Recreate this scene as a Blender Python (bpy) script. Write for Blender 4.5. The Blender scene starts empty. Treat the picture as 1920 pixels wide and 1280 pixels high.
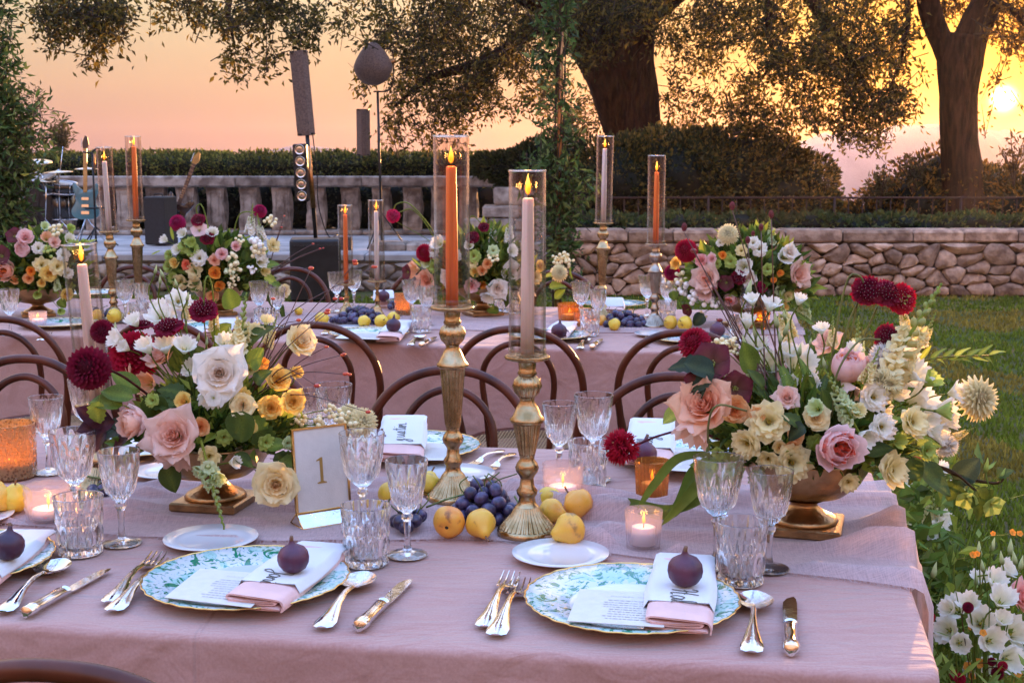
import bpy, math, random
import numpy as np
from mathutils import Vector, Matrix, Quaternion, noise
random.seed(7); np.random.seed(7)
R = math.radians
SC = bpy.context.scene
COL = SC.collection
# ---------------------------------------------------------------- camera
PITCH = math.atan(320/2400); CAMH = 1.385; FPX = 2400.0
cam = bpy.data.cameras.new('camera'); cam.lens = 45; cam.sensor_width = 36
cam.clip_start = .05; cam.clip_end = 9000
cam.dof.use_dof = True; cam.dof.focus_distance = 2.25; cam.dof.aperture_fstop = 24
camo = bpy.data.objects.new('camera', cam); COL.objects.link(camo)
camo.location = (0, 0, CAMH); camo.rotation_euler = (math.pi/2-PITCH, 0, 0)
SC.camera = camo
# ---------------------------------------------------------------- world
SUN = Vector((.384, 1.0163, .0557)).normalized()
W = bpy.data.worlds.new('World'); SC.world = W; W.use_nodes = True
nt = W.node_tree; nt.nodes.clear(); L = nt.links.new
def N(t, **k):
    n = nt.nodes.new(t)
    for a, b in k.items(): setattr(n, a, b)
    return n
out = N('ShaderNodeOutputWorld')
sky = N('ShaderNodeTexSky', sky_type='NISHITA', sun_disc=False)
sky.sun_elevation = R(3.0); sky.sun_rotation = R(20.7); sky.air_density = 1.6; sky.dust_density = 3
bg1 = N('ShaderNodeBackground'); bg1.inputs[1].default_value = .02
L(sky.outputs[0], bg1.inputs[0])
tc = N('ShaderNodeTexCoord'); sep = N('ShaderNodeSeparateXYZ'); L(tc.outputs['Generated'], sep.inputs[0])
mr = N('ShaderNodeMapRange'); mr.inputs['From Min'].default_value = -.1; mr.inputs['From Max'].default_value = .9
L(sep.outputs['Z'], mr.inputs['Value'])
rp = N('ShaderNodeValToRGB'); L(mr.outputs[0], rp.inputs[0])
el = rp.color_ramp.elements
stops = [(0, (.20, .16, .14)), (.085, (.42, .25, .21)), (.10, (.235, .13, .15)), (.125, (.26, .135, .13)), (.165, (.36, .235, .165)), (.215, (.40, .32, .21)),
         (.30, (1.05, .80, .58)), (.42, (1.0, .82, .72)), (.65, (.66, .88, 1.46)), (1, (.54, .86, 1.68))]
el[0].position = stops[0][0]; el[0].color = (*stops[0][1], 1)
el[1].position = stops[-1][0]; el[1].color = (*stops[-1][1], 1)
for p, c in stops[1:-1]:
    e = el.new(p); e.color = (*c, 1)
# warmth round the sun
dot = N('ShaderNodeVectorMath', operation='DOT_PRODUCT'); L(tc.outputs['Generated'], dot.inputs[0]); dot.inputs[1].default_value = SUN
def glow(power, strength, colr):
    m0 = N('ShaderNodeMath', operation='MAXIMUM'); L(dot.outputs['Value'], m0.inputs[0]); m0.inputs[1].default_value = 0
    m = N('ShaderNodeMath', operation='POWER'); L(m0.outputs[0], m.inputs[0]); m.inputs[1].default_value = power
    b = N('ShaderNodeBackground'); b.inputs[0].default_value = (*colr, 1)
    m2 = N('ShaderNodeMath', operation='MULTIPLY'); L(m.outputs[0], m2.inputs[0]); m2.inputs[1].default_value = strength
    L(m2.outputs[0], b.inputs[1]); return b
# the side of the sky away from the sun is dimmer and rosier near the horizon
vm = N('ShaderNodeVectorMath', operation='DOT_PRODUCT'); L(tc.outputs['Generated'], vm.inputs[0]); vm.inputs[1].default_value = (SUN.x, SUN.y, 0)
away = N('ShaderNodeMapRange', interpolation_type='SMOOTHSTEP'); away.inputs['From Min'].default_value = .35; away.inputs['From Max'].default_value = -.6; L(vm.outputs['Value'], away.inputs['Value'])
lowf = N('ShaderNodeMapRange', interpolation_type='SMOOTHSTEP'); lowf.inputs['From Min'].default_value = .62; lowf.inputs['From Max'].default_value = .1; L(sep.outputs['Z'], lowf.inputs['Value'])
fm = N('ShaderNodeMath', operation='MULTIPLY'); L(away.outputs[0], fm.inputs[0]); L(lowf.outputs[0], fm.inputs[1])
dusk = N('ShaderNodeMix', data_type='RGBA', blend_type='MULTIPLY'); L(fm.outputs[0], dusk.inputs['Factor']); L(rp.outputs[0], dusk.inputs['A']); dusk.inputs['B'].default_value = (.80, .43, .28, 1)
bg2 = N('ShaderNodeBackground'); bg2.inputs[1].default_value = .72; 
gm0 = N('ShaderNodeMath', operation='MAXIMUM'); L(dot.outputs['Value'], gm0.inputs[0]); gm0.inputs[1].default_value = 0
gm = N('ShaderNodeMath', operation='POWER'); L(gm0.outputs[0], gm.inputs[0]); gm.inputs[1].default_value = 28
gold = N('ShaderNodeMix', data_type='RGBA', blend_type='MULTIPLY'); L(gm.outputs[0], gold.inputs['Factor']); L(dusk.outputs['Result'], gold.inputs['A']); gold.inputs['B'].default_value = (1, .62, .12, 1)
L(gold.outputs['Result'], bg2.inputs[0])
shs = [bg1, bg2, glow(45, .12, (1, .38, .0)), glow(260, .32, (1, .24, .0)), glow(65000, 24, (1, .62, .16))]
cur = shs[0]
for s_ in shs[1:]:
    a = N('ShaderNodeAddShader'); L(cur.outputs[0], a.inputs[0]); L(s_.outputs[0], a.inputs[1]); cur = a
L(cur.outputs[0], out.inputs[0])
# ---------------------------------------------------------------- sun
sl = bpy.data.lights.new('sun', 'SUN'); sl.energy = 5; sl.angle = R(.6); sl.color = (1, .48, .17)
so = bpy.data.objects.new('sun', sl); COL.objects.link(so); so.location = (8, 20, 8)
so.rotation_euler = SUN.to_track_quat('Z', 'Y').to_euler()
SC.view_settings.view_transform = 'Standard'; SC.view_settings.look = 'None'
SC.view_settings.exposure = 1.26; SC.view_settings.gamma = 1
SC.render.engine = 'CYCLES'
cy = SC.cycles
cy.use_denoising = True; cy.max_bounces = 14; cy.transmission_bounces = 12; cy.transparent_max_bounces = 24
cy.diffuse_bounces = 4; cy.glossy_bounces = 5; cy.volume_bounces = 0
cy.caustics_reflective = False; cy.caustics_refractive = False; cy.sample_clamp_indirect = 4
cy.use_adaptive_sampling = True; cy.adaptive_threshold = .02

# ---------------------------------------------------------------- projection of the place's survey points
_c, _s = math.cos(PITCH), math.sin(PITCH)
def ray(x, y):
    a = (x-960)/FPX; b = (640-y)/FPX
    return Vector((a, _c+b*_s, -_s+b*_c))
def U(x, y, z=.753):                      # picture point -> point on the horizontal plane z
    d = ray(x, y); t = (z-CAMH)/d.z
    return Vector((d.x*t, d.y*t, z))
def D(x, y, Y):                           # picture point -> point at distance Y
    d = ray(x, y); t = Y/d.y
    return Vector((d.x*t, Y, CAMH+d.z*t))

# ---------------------------------------------------------------- mesh helpers
class MB:
    def __init__(s): s.v = []; s.f = []; s.m = []; s.c = []
    def add(s, vs, fs, mi=0, col=(1, 1, 1)):
        o = len(s.v); s.v += [tuple(p) for p in vs]
        s.f += [tuple(i+o for i in f) for f in fs]; s.m += [mi]*len(fs)
        if isinstance(col, list): s.c += col
        else: s.c += [col]*len(vs)
        return s
    def join(s, o, M=None, mi=None):
        vs = o.v if M is None else [tuple(M @ Vector(p)) for p in o.v]
        k = len(s.v); s.v += vs; s.f += [tuple(i+k for i in f) for f in o.f]
        s.m += o.m if mi is None else [mi]*len(o.f); s.c += o.c; return s
def box(mb, lo, hi, mi=0, col=(1, 1, 1), bev=0):
    x0, y0, z0 = lo; x1, y1, z1 = hi
    if bev <= 0:
        vs = [(x, y, z) for z in (z0, z1) for y in (y0, y1) for x in (x0, x1)]
        fs = [(0, 2, 3, 1), (4, 5, 7, 6), (0, 1, 5, 4), (2, 6, 7, 3), (0, 4, 6, 2), (1, 3, 7, 5)]
        return mb.add(vs, fs, mi, col)
    b = bev; rings = []
    for z, k in ((z0, b), (z0+b, 0), (z1-b, 0), (z1, b)):
        a0, a1, c0, c1 = x0+k, x1-k, y0+k, y1-k; e = b*.5 if k == 0 else b*.3
        rings.append([(a0+e, c0, z), (a1-e, c0, z), (a1, c0+e, z), (a1, c1-e, z), (a1-e, c1, z), (a0+e, c1, z), (a0, c1-e, z), (a0, c0+e, z)])
    return loft(mb, rings, True, True, True, mi, col)
def loft(mb, rings, closed=True, cap0=False, cap1=False, mi=0, col=(1, 1, 1)):
    n = len(rings[0]); vs = [p for r in rings for p in r]; fs = []
    for j in range(len(rings)-1):
        for i in range(n if closed else n-1):
            a = j*n+i; b = j*n+(i+1) % n
            fs.append((a, b, b+n, a+n))
    if cap0: fs.append(tuple(range(n-1, -1, -1)))
    if cap1: fs.append(tuple((len(rings)-1)*n+i for i in range(n)))
    if isinstance(col, list): col = [c for c in col for _ in range(n)]
    return mb.add(vs, fs, mi, col)
def lathe(mb, prof, n=24, mod=None, mi=0, col=(1, 1, 1), c=(0, 0, 0), cap0=False, cap1=False):
    rings = []
    for r, z in prof:
        ring = []
        for i in range(n):
            a = 2*math.pi*i/n; rr = r*(mod(a, r, z) if mod else 1)
            ring.append((c[0]+rr*math.cos(a), c[1]+rr*math.sin(a), c[2]+z))
        rings.append(ring)
    return loft(mb, rings, True, cap0, cap1, mi, col)
def smoothpath(P, sub=4):
    P = [Vector(p) for p in P]
    if len(P) < 3: return P
    Q = [P[0]*2-P[1]]+P+[P[-1]*2-P[-2]]; o = []
    for i in range(1, len(Q)-2):
        a, b, c, d = Q[i-1:i+3]
        for k in range(sub):
            t = k/sub
            o.append(.5*((2*b)+(c-a)*t+(2*a-5*b+4*c-d)*t*t+(3*b-a-3*c+d)*t**3))
    o.append(P[-1]); return o
def tube(mb, P, r, n=8, mi=0, col=(1, 1, 1), closed=False, caps=True, flat=1):
    P = [Vector(p) for p in P]; m = len(P)
    rs = r if isinstance(r, (list, tuple)) else [r]*m
    if len(rs) != m: rs = [rs[0]+(rs[-1]-rs[0])*i/(m-1) if len(rs) == 2 else np.interp(i/(m-1), np.linspace(0, 1, len(rs)), rs) for i in range(m)]
    t0 = (P[1]-P[0]).normalized(); up = Vector((0, 0, 1)) if abs(t0.z) < .9 else Vector((1, 0, 0))
    u = t0.cross(up).normalized(); rings = []
    for i in range(m):
        if closed: t = (P[(i+1) % m]-P[i-1]).normalized()
        else: t = (P[min(i+1, m-1)]-P[max(i-1, 0)]).normalized()
        u = (u-t*u.dot(t)).normalized(); w = t.cross(u)
        rings.append([tuple(P[i]+(u*math.cos(a)+w*math.sin(a)*flat)*rs[i]) for a in (2*math.pi*k/n for k in range(n))])
    if closed: rings.append(rings[0])
    return loft(mb, rings, True, caps and not closed, caps and not closed, mi, col)
def ball(mb, c, r, nu=8, nv=6, mi=0, col=(1, 1, 1), sc=(1, 1, 1)):
    vs = [(c[0], c[1], c[2]-r*sc[2])]; fs = []
    for j in range(1, nv):
        a = math.pi*j/nv
        for i in range(nu):
            b = 2*math.pi*i/nu
            vs.append((c[0]+r*sc[0]*math.sin(a)*math.cos(b), c[1]+r*sc[1]*math.sin(a)*math.sin(b), c[2]-r*sc[2]*math.cos(a)))
    vs.append((c[0], c[1], c[2]+r*sc[2]))
    for i in range(nu): fs.append((0, 1+(i+1) % nu, 1+i))
    for j in range(nv-2):
        for i in range(nu):
            a = 1+j*nu+i; b = 1+j*nu+(i+1) % nu; fs.append((a, b, b+nu, a+nu))
    k = 1+(nv-2)*nu; t = len(vs)-1
    for i in range(nu): fs.append((k+i, k+(i+1) % nu, t))
    return mb.add(vs, fs, mi, col)
def mesh(name, mb, mats, smooth=True, autosmooth=None):
    me = bpy.data.meshes.new(name)
    me.from_pydata(mb.v, [], mb.f)
    if not isinstance(mats, (list, tuple)): mats = [mats]
    for m in mats: me.materials.append(m)
    me.polygons.foreach_set('material_index', mb.m)
    me.polygons.foreach_set('use_smooth', [bool(smooth)]*len(mb.f))
    if any(c != (1, 1, 1) for c in mb.c):
        at = me.color_attributes.new('Col', 'FLOAT_COLOR', 'POINT')
        a = np.ones((len(mb.v), 4), dtype=np.float32); a[:, :3] = np.array([c[:3] for c in mb.c])
        at.data.foreach_set('color', a.ravel())
    me.validate(); me.update()
    if autosmooth and smooth: me.set_sharp_from_angle(angle=R(autosmooth))
    return me
def fastmesh(name, V, F, mat, col=None, smooth=False):     # numpy arrays, triangles or quads
    me = bpy.data.meshes.new(name); n = F.shape[1]
    me.vertices.add(len(V)); me.vertices.foreach_set('co', V.astype(np.float32).ravel())
    me.loops.add(F.size); me.loops.foreach_set('vertex_index', F.astype(np.int32).ravel())
    me.polygons.add(len(F)); me.polygons.foreach_set('loop_start', np.arange(0, F.size, n, dtype=np.int32))
    me.polygons.foreach_set('loop_total', np.full(len(F), n, dtype=np.int32))
    me.polygons.foreach_set('use_smooth', np.full(len(F), smooth))
    me.materials.append(mat)
    if col is not None:
        at = me.color_attributes.new('Col', 'FLOAT_COLOR', 'POINT')
        a = np.ones((len(V), 4), dtype=np.float32); a[:, :3] = col; at.data.foreach_set('color', a.ravel())
    me.update(calc_edges=True); me.validate(); return me
def obj(name, me, parent=None, loc=(0, 0, 0), rot=None, sc=None, **props):
    o = bpy.data.objects.new(name, me); COL.objects.link(o)
    if parent is not None: o.parent = parent
    o.location = loc
    if rot is not None:
        if isinstance(rot, Quaternion): o.rotation_mode = 'QUATERNION'; o.rotation_quaternion = rot
        else: o.rotation_euler = rot
    if sc is not None: o.scale = (sc, sc, sc) if isinstance(sc, (int, float)) else sc
    for k, v in props.items(): o[k] = v
    return o
def tag(o, label, cat, group=None):
    o['label'] = label; o['category'] = cat
    if group: o['group'] = group
    return o
def thing(name, label, cat, loc=(0, 0, 0), rz=0, group=None, rot=None, sc=None):
    o = obj(name, None, None, loc, rot if rot is not None else (0, 0, rz), sc); return tag(o, label, cat, group)
def dup(root, loc, rot=(0, 0, 0), label=None, sc=None, group=None):
    def cp(o, par):
        c = o.copy(); COL.objects.link(c); c.parent = par
        for ch in kids.get(o.name, []): cp(ch, c)
        return c
    kids = {}
    st = [root]
    while st:
        o = st.pop(); kids[o.name] = list(o.children); st += kids[o.name]
    r = cp(root, None); r.location = loc; r.rotation_euler = rot
    if sc is not None: r.scale = (sc, sc, sc) if isinstance(sc, (int, float)) else sc
    if label: r['label'] = label
    if group: r['group'] = group
    return r

# ---------------------------------------------------------------- materials
def nodes(name):
    m = bpy.data.materials.new(name); m.use_nodes = True; t = m.node_tree
    return m, t, t.nodes['Principled BSDF'], t.nodes['Material Output']
def nn(t, kind, **k):
    n = t.nodes.new(kind)
    for a, b in k.items(): setattr(n, a, b)
    return n
def mat(name, col, rough=.5, metal=0, var=.12, vscale=8, bump=0, bscale=40, col2=None, attr=False, rnd=0, spec=.5, detail=4, coord='Object', coat=0, sheen=0, stretch=None):
    m, t, b, o = nodes(name); l = t.links.new
    b.inputs['Roughness'].default_value = rough; b.inputs['Metallic'].default_value = metal
    b.inputs['Specular IOR Level'].default_value = spec
    if coat: b.inputs['Coat Weight'].default_value = coat; b.inputs['Coat Roughness'].default_value = .12
    if sheen: b.inputs['Sheen Weight'].default_value = sheen
    tc = nn(t, 'ShaderNodeTexCoord'); src = tc.outputs[coord]
    if stretch:
        mp = nn(t, 'ShaderNodeMapping'); mp.inputs['Scale'].default_value = stretch; l(src, mp.inputs[0]); src = mp.outputs[0]
    nz = nn(t, 'ShaderNodeTexNoise'); nz.inputs['Scale'].default_value = vscale; nz.inputs['Detail'].default_value = detail; l(src, nz.inputs['Vector'])
    if rnd:
        oi = nn(t, 'ShaderNodeObjectInfo'); av = nn(t, 'ShaderNodeVectorMath', operation='ADD'); l(src, av.inputs[0])
        cx = nn(t, 'ShaderNodeCombineXYZ'); ml = nn(t, 'ShaderNodeMath', operation='MULTIPLY'); ml.inputs[1].default_value = 50
        l(oi.outputs['Random'], ml.inputs[0]); l(ml.outputs[0], cx.inputs[0]); l(cx.outputs[0], av.inputs[1]); l(av.outputs[0], nz.inputs['Vector'])
    mx = nn(t, 'ShaderNodeMix', data_type='RGBA')
    c2 = col2 if col2 else tuple(min(1, c*(1-var*2)) for c in col)
    ramp = nn(t, 'ShaderNodeMapRange'); ramp.inputs['From Min'].default_value = .38; ramp.inputs['From Max'].default_value = .62
    l(nz.outputs['Fac'], ramp.inputs['Value']); l(ramp.outputs[0], mx.inputs['Factor'])
    mx.inputs['A'].default_value = (*col, 1); mx.inputs['B'].default_value = (*c2, 1)
    last = mx.outputs['Result']
    if attr:
        at = nn(t, 'ShaderNodeAttribute', attribute_name='Col'); m2 = nn(t, 'ShaderNodeMix', data_type='RGBA', blend_type='MULTIPLY'); m2.inputs['Factor'].default_value = 1
        l(last, m2.inputs['A']); l(at.outputs['Color'], m2.inputs['B']); last = m2.outputs['Result']
    if rnd:
        hs = nn(t, 'ShaderNodeHueSaturation'); mr_ = nn(t, 'ShaderNodeMapRange'); mr_.inputs['To Min'].default_value = 1-rnd; mr_.inputs['To Max'].default_value = 1+rnd
        l(oi.outputs['Random'], mr_.inputs['Value']); l(mr_.outputs[0], hs.inputs['Value']); l(last, hs.inputs['Color']); last = hs.outputs[0]
    l(last, b.inputs['Base Color'])
    if bump:
        bn = nn(t, 'ShaderNodeTexNoise'); bn.inputs['Scale'].default_value = bscale; bn.inputs['Detail'].default_value = 6; l(src, bn.inputs['Vector'])
        bp = nn(t, 'ShaderNodeBump'); bp.inputs['Strength'].default_value = bump; bp.inputs['Distance'].default_value = .02; l(bn.outputs['Fac'], bp.inputs['Height']); l(bp.outputs[0], b.inputs['Normal'])
    m['last'] = 0
    return m
def leafmat(name, rough, trans, var=.25, vscale=20, spec=.4, gain=1.0, coat=0, bump=0):
    m, t, b, o = nodes(name); l = t.links.new
    at = nn(t, 'ShaderNodeAttribute', attribute_name='Col'); nz = nn(t, 'ShaderNodeTexNoise'); nz.inputs['Scale'].default_value = vscale
    tc = nn(t, 'ShaderNodeTexCoord'); l(tc.outputs['Object'], nz.inputs['Vector'])
    mr_ = nn(t, 'ShaderNodeMapRange'); mr_.inputs['From Min'].default_value = .3; mr_.inputs['From Max'].default_value = .7
    mr_.inputs['To Min'].default_value = (1-var)*gain; mr_.inputs['To Max'].default_value = (1+var*.4)*gain; l(nz.outputs['Fac'], mr_.inputs['Value'])
    vm = nn(t, 'ShaderNodeVectorMath', operation='SCALE'); l(at.outputs['Color'], vm.inputs[0]); l(mr_.outputs[0], vm.inputs['Scale'])
    l(vm.outputs[0], b.inputs['Base Color']); b.inputs['Roughness'].default_value = rough; b.inputs['Specular IOR Level'].default_value = spec
    if coat: b.inputs['Coat Weight'].default_value = coat
    tr = nn(t, 'ShaderNodeBsdfTranslucent'); l(vm.outputs[0], tr.inputs['Color'])
    if bump:
        bn = nn(t, 'ShaderNodeTexNoise'); bn.inputs['Scale'].default_value = 6; mp = nn(t, 'ShaderNodeMapping'); l(tc.outputs['Object'], mp.inputs[0]); mp.inputs['Scale'].default_value = (14, 14, 3); l(mp.outputs[0], bn.inputs['Vector'])
        bp = nn(t, 'ShaderNodeBump'); bp.inputs['Strength'].default_value = bump; bp.inputs['Distance'].default_value = .03; l(bn.outputs['Fac'], bp.inputs['Height']); l(bp.outputs[0], b.inputs['Normal'])
    ms = nn(t, 'ShaderNodeMixShader'); ms.inputs[0].default_value = trans; l(b.outputs[0], ms.inputs[1]); l(tr.outputs[0], ms.inputs[2]); l(ms.outputs[0], o.inputs[0])
    return m
M = {}
M['petal'] = leafmat('petal', .6, .45, .08, 3, .2, gain=1.09, bump=.2)
M['leaf'] = leafmat('leaf', .5, .42, .3, 30, .22)
M['treeleaf'] = leafmat('tree_leaf', .6, .46, .35, 1.2, .3)
M['grassblade'] = leafmat('grass_blade', .7, .35, .3, 2, .08)
M['berry'] = leafmat('berry_skin', .3, 0, .15, 30, .5)
M['brass'] = mat('aged_brass', (.52, .37, .20), .27, 1, .22, 30, .12, 90, col2=(.30, .19, .08))
M['bowlbrass'] = mat('brushed_brass_bowl', (.50, .31, .14), .30, 1, .2, 25, .15, 120, col2=(.30, .19, .09))
M['silver'] = mat('polished_silver', (.80, .79, .78), .06, 1, .05, 20, .04, 60)
M['gold'] = mat('gilding', (.85, .58, .22), .2, 1, .05, 40)
M['porcelain'] = mat('porcelain', (.70, .69, .68), .12, 0, .01, 5, coat=.6)
M['paper'] = mat('menu_card', (.68, .64, .58), .8, 0, .03, 60, .05, 300)
M['ink'] = mat('ink', (.11, .11, .09), .6, 0, .05, 20)
M['fadedink'] = mat('faded_grey_ink', (.56, .52, .47), .8, 0, .05, 20)
M['goldink'] = mat('gold_ink', (.42, .26, .07), .45, .4, .05, 20)
M['linen'] = mat('white_linen', (.72, .71, .71), .85, 0, .03, 8, .12, 500, sheen=.2)
M['blushcloth'] = mat('blush_napkin', (.80, .50, .45), .85, 0, .06, 20, .12, 400, sheen=.2)
M['fig'] = mat('fig_skin', (.045, .014, .04), .45, 0, .2, 25, .15, 60, col2=(.10, .022, .045), rnd=.25, stretch=(1, 1, .25))
M['figstem'] = mat('fig_stem', (.20, .10, .05), .7, 0, .2, 30)
M['grape'] = mat('grape_skin', (.018, .010, .035), .30, 0, .2, 90, .03, 60, col2=(.075, .06, .13), rnd=.3)
M['greenstem'] = mat('green_stem', (.16, .20, .05), .6, 0, .2, 30)
M['redstem'] = mat('dark_red_stem', (.12, .03, .03), .6, 0, .2, 30)
M['wick'] = mat('wick', (.02, .015, .01), .9)
M['hoopwood'] = mat('bentwood', (.110, .026, .011), .36, 0, .3, 12, .04, 80, col2=(.045, .010, .005), coat=.05, spec=.3, stretch=(1, 1, .2))
M['steel'] = mat('chrome', (.7, .7, .72), .15, 1, .03, 8)
M['blackmetal'] = mat('black_metal', (.02, .02, .022), .4, .3, .2, 8)
M['blackbox'] = mat('black_tolex', (.015, .015, .017), .6, 0, .2, 30, .2, 200)
M['iron'] = mat('rusty_iron', (.06, .025, .015), .7, .3, .2, 20, .2, 60)
M['greycloth'] = mat('speaker_grille', (.19, .12, .095), .8, 0, .2, 60, .3, 300)
M['bark'] = mat('bark', (.08, .036, .020), .95, 0, .3, 6, 1.0, 9, col2=(.035, .018, .012), stretch=(3, 3, .6), spec=.1)
M['twig'] = mat('twig_bark', (.07, .04, .025), .9, 0, .2, 9, .3, 30)
M['stone'] = mat('weathered_stone', (.50, .32, .22), .95, 0, .2, 9, 1.0, 16, col2=(.24, .14, .095), rnd=.33, spec=.15)
M['stonegrey'] = mat('grey_limestone', (.43, .36, .30), .95, 0, .2, 6, 1.0, 16, col2=(.17, .13, .105), rnd=.22, spec=.15)
M['mortar'] = mat('earth_mortar', (.20, .14, .10), 1, 0, .2, 8, .5, 20)
M['paving'] = mat('stage_paving', (.46, .43, .42), .95, 0, .2, 2, .4, 10)
M['wax_white'] = None
def wax(name, c):
    m, t, b, o = nodes(name); b.inputs['Base Color'].default_value = (*c, 1); b.inputs['Roughness'].default_value = .45
    b.inputs['Subsurface Weight'].default_value = .35; b.inputs['Subsurface Radius'].default_value = (.02, .008, .004); b.inputs['Subsurface Scale'].default_value = .5
    n = nn(t, 'ShaderNodeTexNoise'); n.inputs['Scale'].default_value = 60; bp = nn(t, 'ShaderNodeBump'); bp.inputs['Strength'].default_value = .1; bp.inputs['Distance'].default_value = .002
    t.links.new(n.outputs[0], bp.inputs['Height']); t.links.new(bp.outputs[0], b.inputs['Normal']); return m
M['wax_blush'] = wax('blush_wax', (.88, .68, .58)); M['wax_orange'] = wax('orange_wax', (.95, .20, .02)); M['wax_white'] = wax('white_wax', (.84, .78, .76))
def flame_mat():
    m, t, b, o = nodes('flame'); t.nodes.remove(b); e = nn(t, 'ShaderNodeEmission'); tc = nn(t, 'ShaderNodeTexCoord'); sp = nn(t, 'ShaderNodeSeparateXYZ')
    t.links.new(tc.outputs['Object'], sp.inputs[0]); mr_ = nn(t, 'ShaderNodeMapRange'); mr_.inputs['From Max'].default_value = .034
    t.links.new(sp.outputs['Z'], mr_.inputs['Value']); r_ = nn(t, 'ShaderNodeValToRGB'); t.links.new(mr_.outputs[0], r_.inputs[0])
    r_.color_ramp.elements[0].color = (.9, .16, .01, 1); r_.color_ramp.elements[1].color = (1, .55, .10, 1); e_ = r_.color_ramp.elements.new(.30); e_.color = (1, .22, .01, 1)
    t.links.new(r_.outputs[0], e.inputs[0]); e.inputs[1].default_value = 2.2; lw = nn(t, 'ShaderNodeLayerWeight'); lw.inputs[0].default_value = .5; tr = nn(t, 'ShaderNodeBsdfTransparent'); ms = nn(t, 'ShaderNodeMixShader'); pf = nn(t, 'ShaderNodeMath', operation='POWER'); pf.inputs[1].default_value = 1.3; t.links.new(lw.outputs['Facing'], pf.inputs[0]); t.links.new(pf.outputs[0], ms.inputs[0]); t.links.new(e.outputs[0], ms.inputs[1]); t.links.new(tr.outputs[0], ms.inputs[2]); t.links.new(ms.outputs[0], o.inputs[0]); return m
M['flame'] = flame_mat()
def thinglass(name, tint, refl=1.0, trl=0, bumps=0, tcol=(1, .5, .1), speck=0, refl_streak=0):
    m, t, b, o = nodes(name); t.nodes.remove(b); l = t.links.new
    tr = nn(t, 'ShaderNodeBsdfTransparent'); tr.inputs[0].default_value = (*tint, 1)
    gl = nn(t, 'ShaderNodeBsdfGlossy'); gl.inputs['Roughness'].default_value = .03
    if refl_streak:  # darker bands in the tint imitate vertical reflection streaks
        tcs = nn(t, 'ShaderNodeTexCoord'); mps = nn(t, 'ShaderNodeMapping'); mps.inputs['Scale'].default_value = (95, 95, 2.2); l(tcs.outputs['Object'], mps.inputs[0]); nzs = nn(t, 'ShaderNodeTexNoise'); nzs.inputs['Scale'].default_value = 1; nzs.inputs['Detail'].default_value = 1; l(mps.outputs[0], nzs.inputs['Vector'])
        rps = nn(t, 'ShaderNodeMix', data_type='RGBA'); ms_ = nn(t, 'ShaderNodeMapRange'); ms_.inputs['From Min'].default_value = .50; ms_.inputs['From Max'].default_value = .68; l(nzs.outputs[0], ms_.inputs[0]); l(ms_.outputs[0], rps.inputs['Factor']); rps.inputs['A'].default_value = (*tint, 1); rps.inputs['B'].default_value = (tint[0]*(1-refl_streak), tint[1]*(1-refl_streak*1.15), tint[2]*(1-refl_streak*1.3), 1); l(rps.outputs['Result'], tr.inputs[0])
        bps = nn(t, 'ShaderNodeBump'); bps.inputs['Strength'].default_value = .35; bps.inputs['Distance'].default_value = .01; l(nzs.outputs[0], bps.inputs['Height']); l(bps.outputs[0], gl.inputs['Normal'])
    fr = nn(t, 'ShaderNodeLayerWeight'); fr.inputs[0].default_value = .5
    pw = nn(t, 'ShaderNodeMath', operation='POWER'); l(fr.outputs['Facing'], pw.inputs[0]); pw.inputs[1].default_value = 3.6
    ml = nn(t, 'ShaderNodeMath', operation='MULTIPLY_ADD', use_clamp=True); l(pw.outputs[0], ml.inputs[0]); ml.inputs[1].default_value = .55*refl; ml.inputs[2].default_value = .018*refl
    mx = nn(t, 'ShaderNodeMixShader'); l(ml.outputs[0], mx.inputs[0]); cur = tr
    if trl:
        tl = nn(t, 'ShaderNodeBsdfTranslucent'); tl.inputs[0].default_value = (*tcol, 1); df = nn(t, 'ShaderNodeBsdfDiffuse'); df.inputs[0].default_value = (*tcol, 1)
        m3 = nn(t, 'ShaderNodeMixShader'); m3.inputs[0].default_value = .35; l(tl.outputs[0], m3.inputs[1]); l(df.outputs[0], m3.inputs[2])
        m2 = nn(t, 'ShaderNodeMixShader'); m2.inputs[0].default_value = trl
        if speck:
            vz = nn(t, 'ShaderNodeTexVoronoi'); vz.inputs['Scale'].default_value = speck; tc2 = nn(t, 'ShaderNodeTexCoord'); l(tc2.outputs['Object'], vz.inputs['Vector']); vr = nn(t, 'ShaderNodeMapRange'); vr.inputs['From Min'].default_value = .15; vr.inputs['From Max'].default_value = .55; vr.inputs['To Min'].default_value = trl*.2; vr.inputs['To Max'].default_value = min(1, trl*1.9); l(vz.outputs['Distance'], vr.inputs[0]); l(vr.outputs[0], m2.inputs[0])
        l(tr.outputs[0], m2.inputs[1]); l(m3.outputs[0], m2.inputs[2]); cur = m2
    l(cur.outputs[0], mx.inputs[1]); l(gl.outputs[0], mx.inputs[2])
    if bumps:
        nz = nn(t, 'ShaderNodeTexVoronoi'); nz.inputs['Scale'].default_value = bumps; tc = nn(t, 'ShaderNodeTexCoord'); l(tc.outputs['Object'], nz.inputs['Vector'])
        bp = nn(t, 'ShaderNodeBump'); bp.inputs['Strength'].default_value = .6; bp.inputs['Distance'].default_value = .004; l(nz.outputs['Distance'], bp.inputs['Height'])
        for x in (gl, fr): l(bp.outputs[0], x.inputs['Normal'])
    l(mx.outputs[0], o.inputs[0]); return m
M['glass'] = thinglass('clear_chimney_glass', (.985, .97, .955), 2.0, refl_streak=.14)
M['acrylic'] = thinglass('acrylic', (.93, .93, .95), 1.0)
M['amber'] = thinglass('amber_votive_glass', (.94, .68, .36), 2.8, .16, 0, (.66, .38, .13))
M['mercury'] = thinglass('speckled_gold_glass', (.75, .5, .25), 2.4, .5, 150, (.62, .40, .20), 170)
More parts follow.
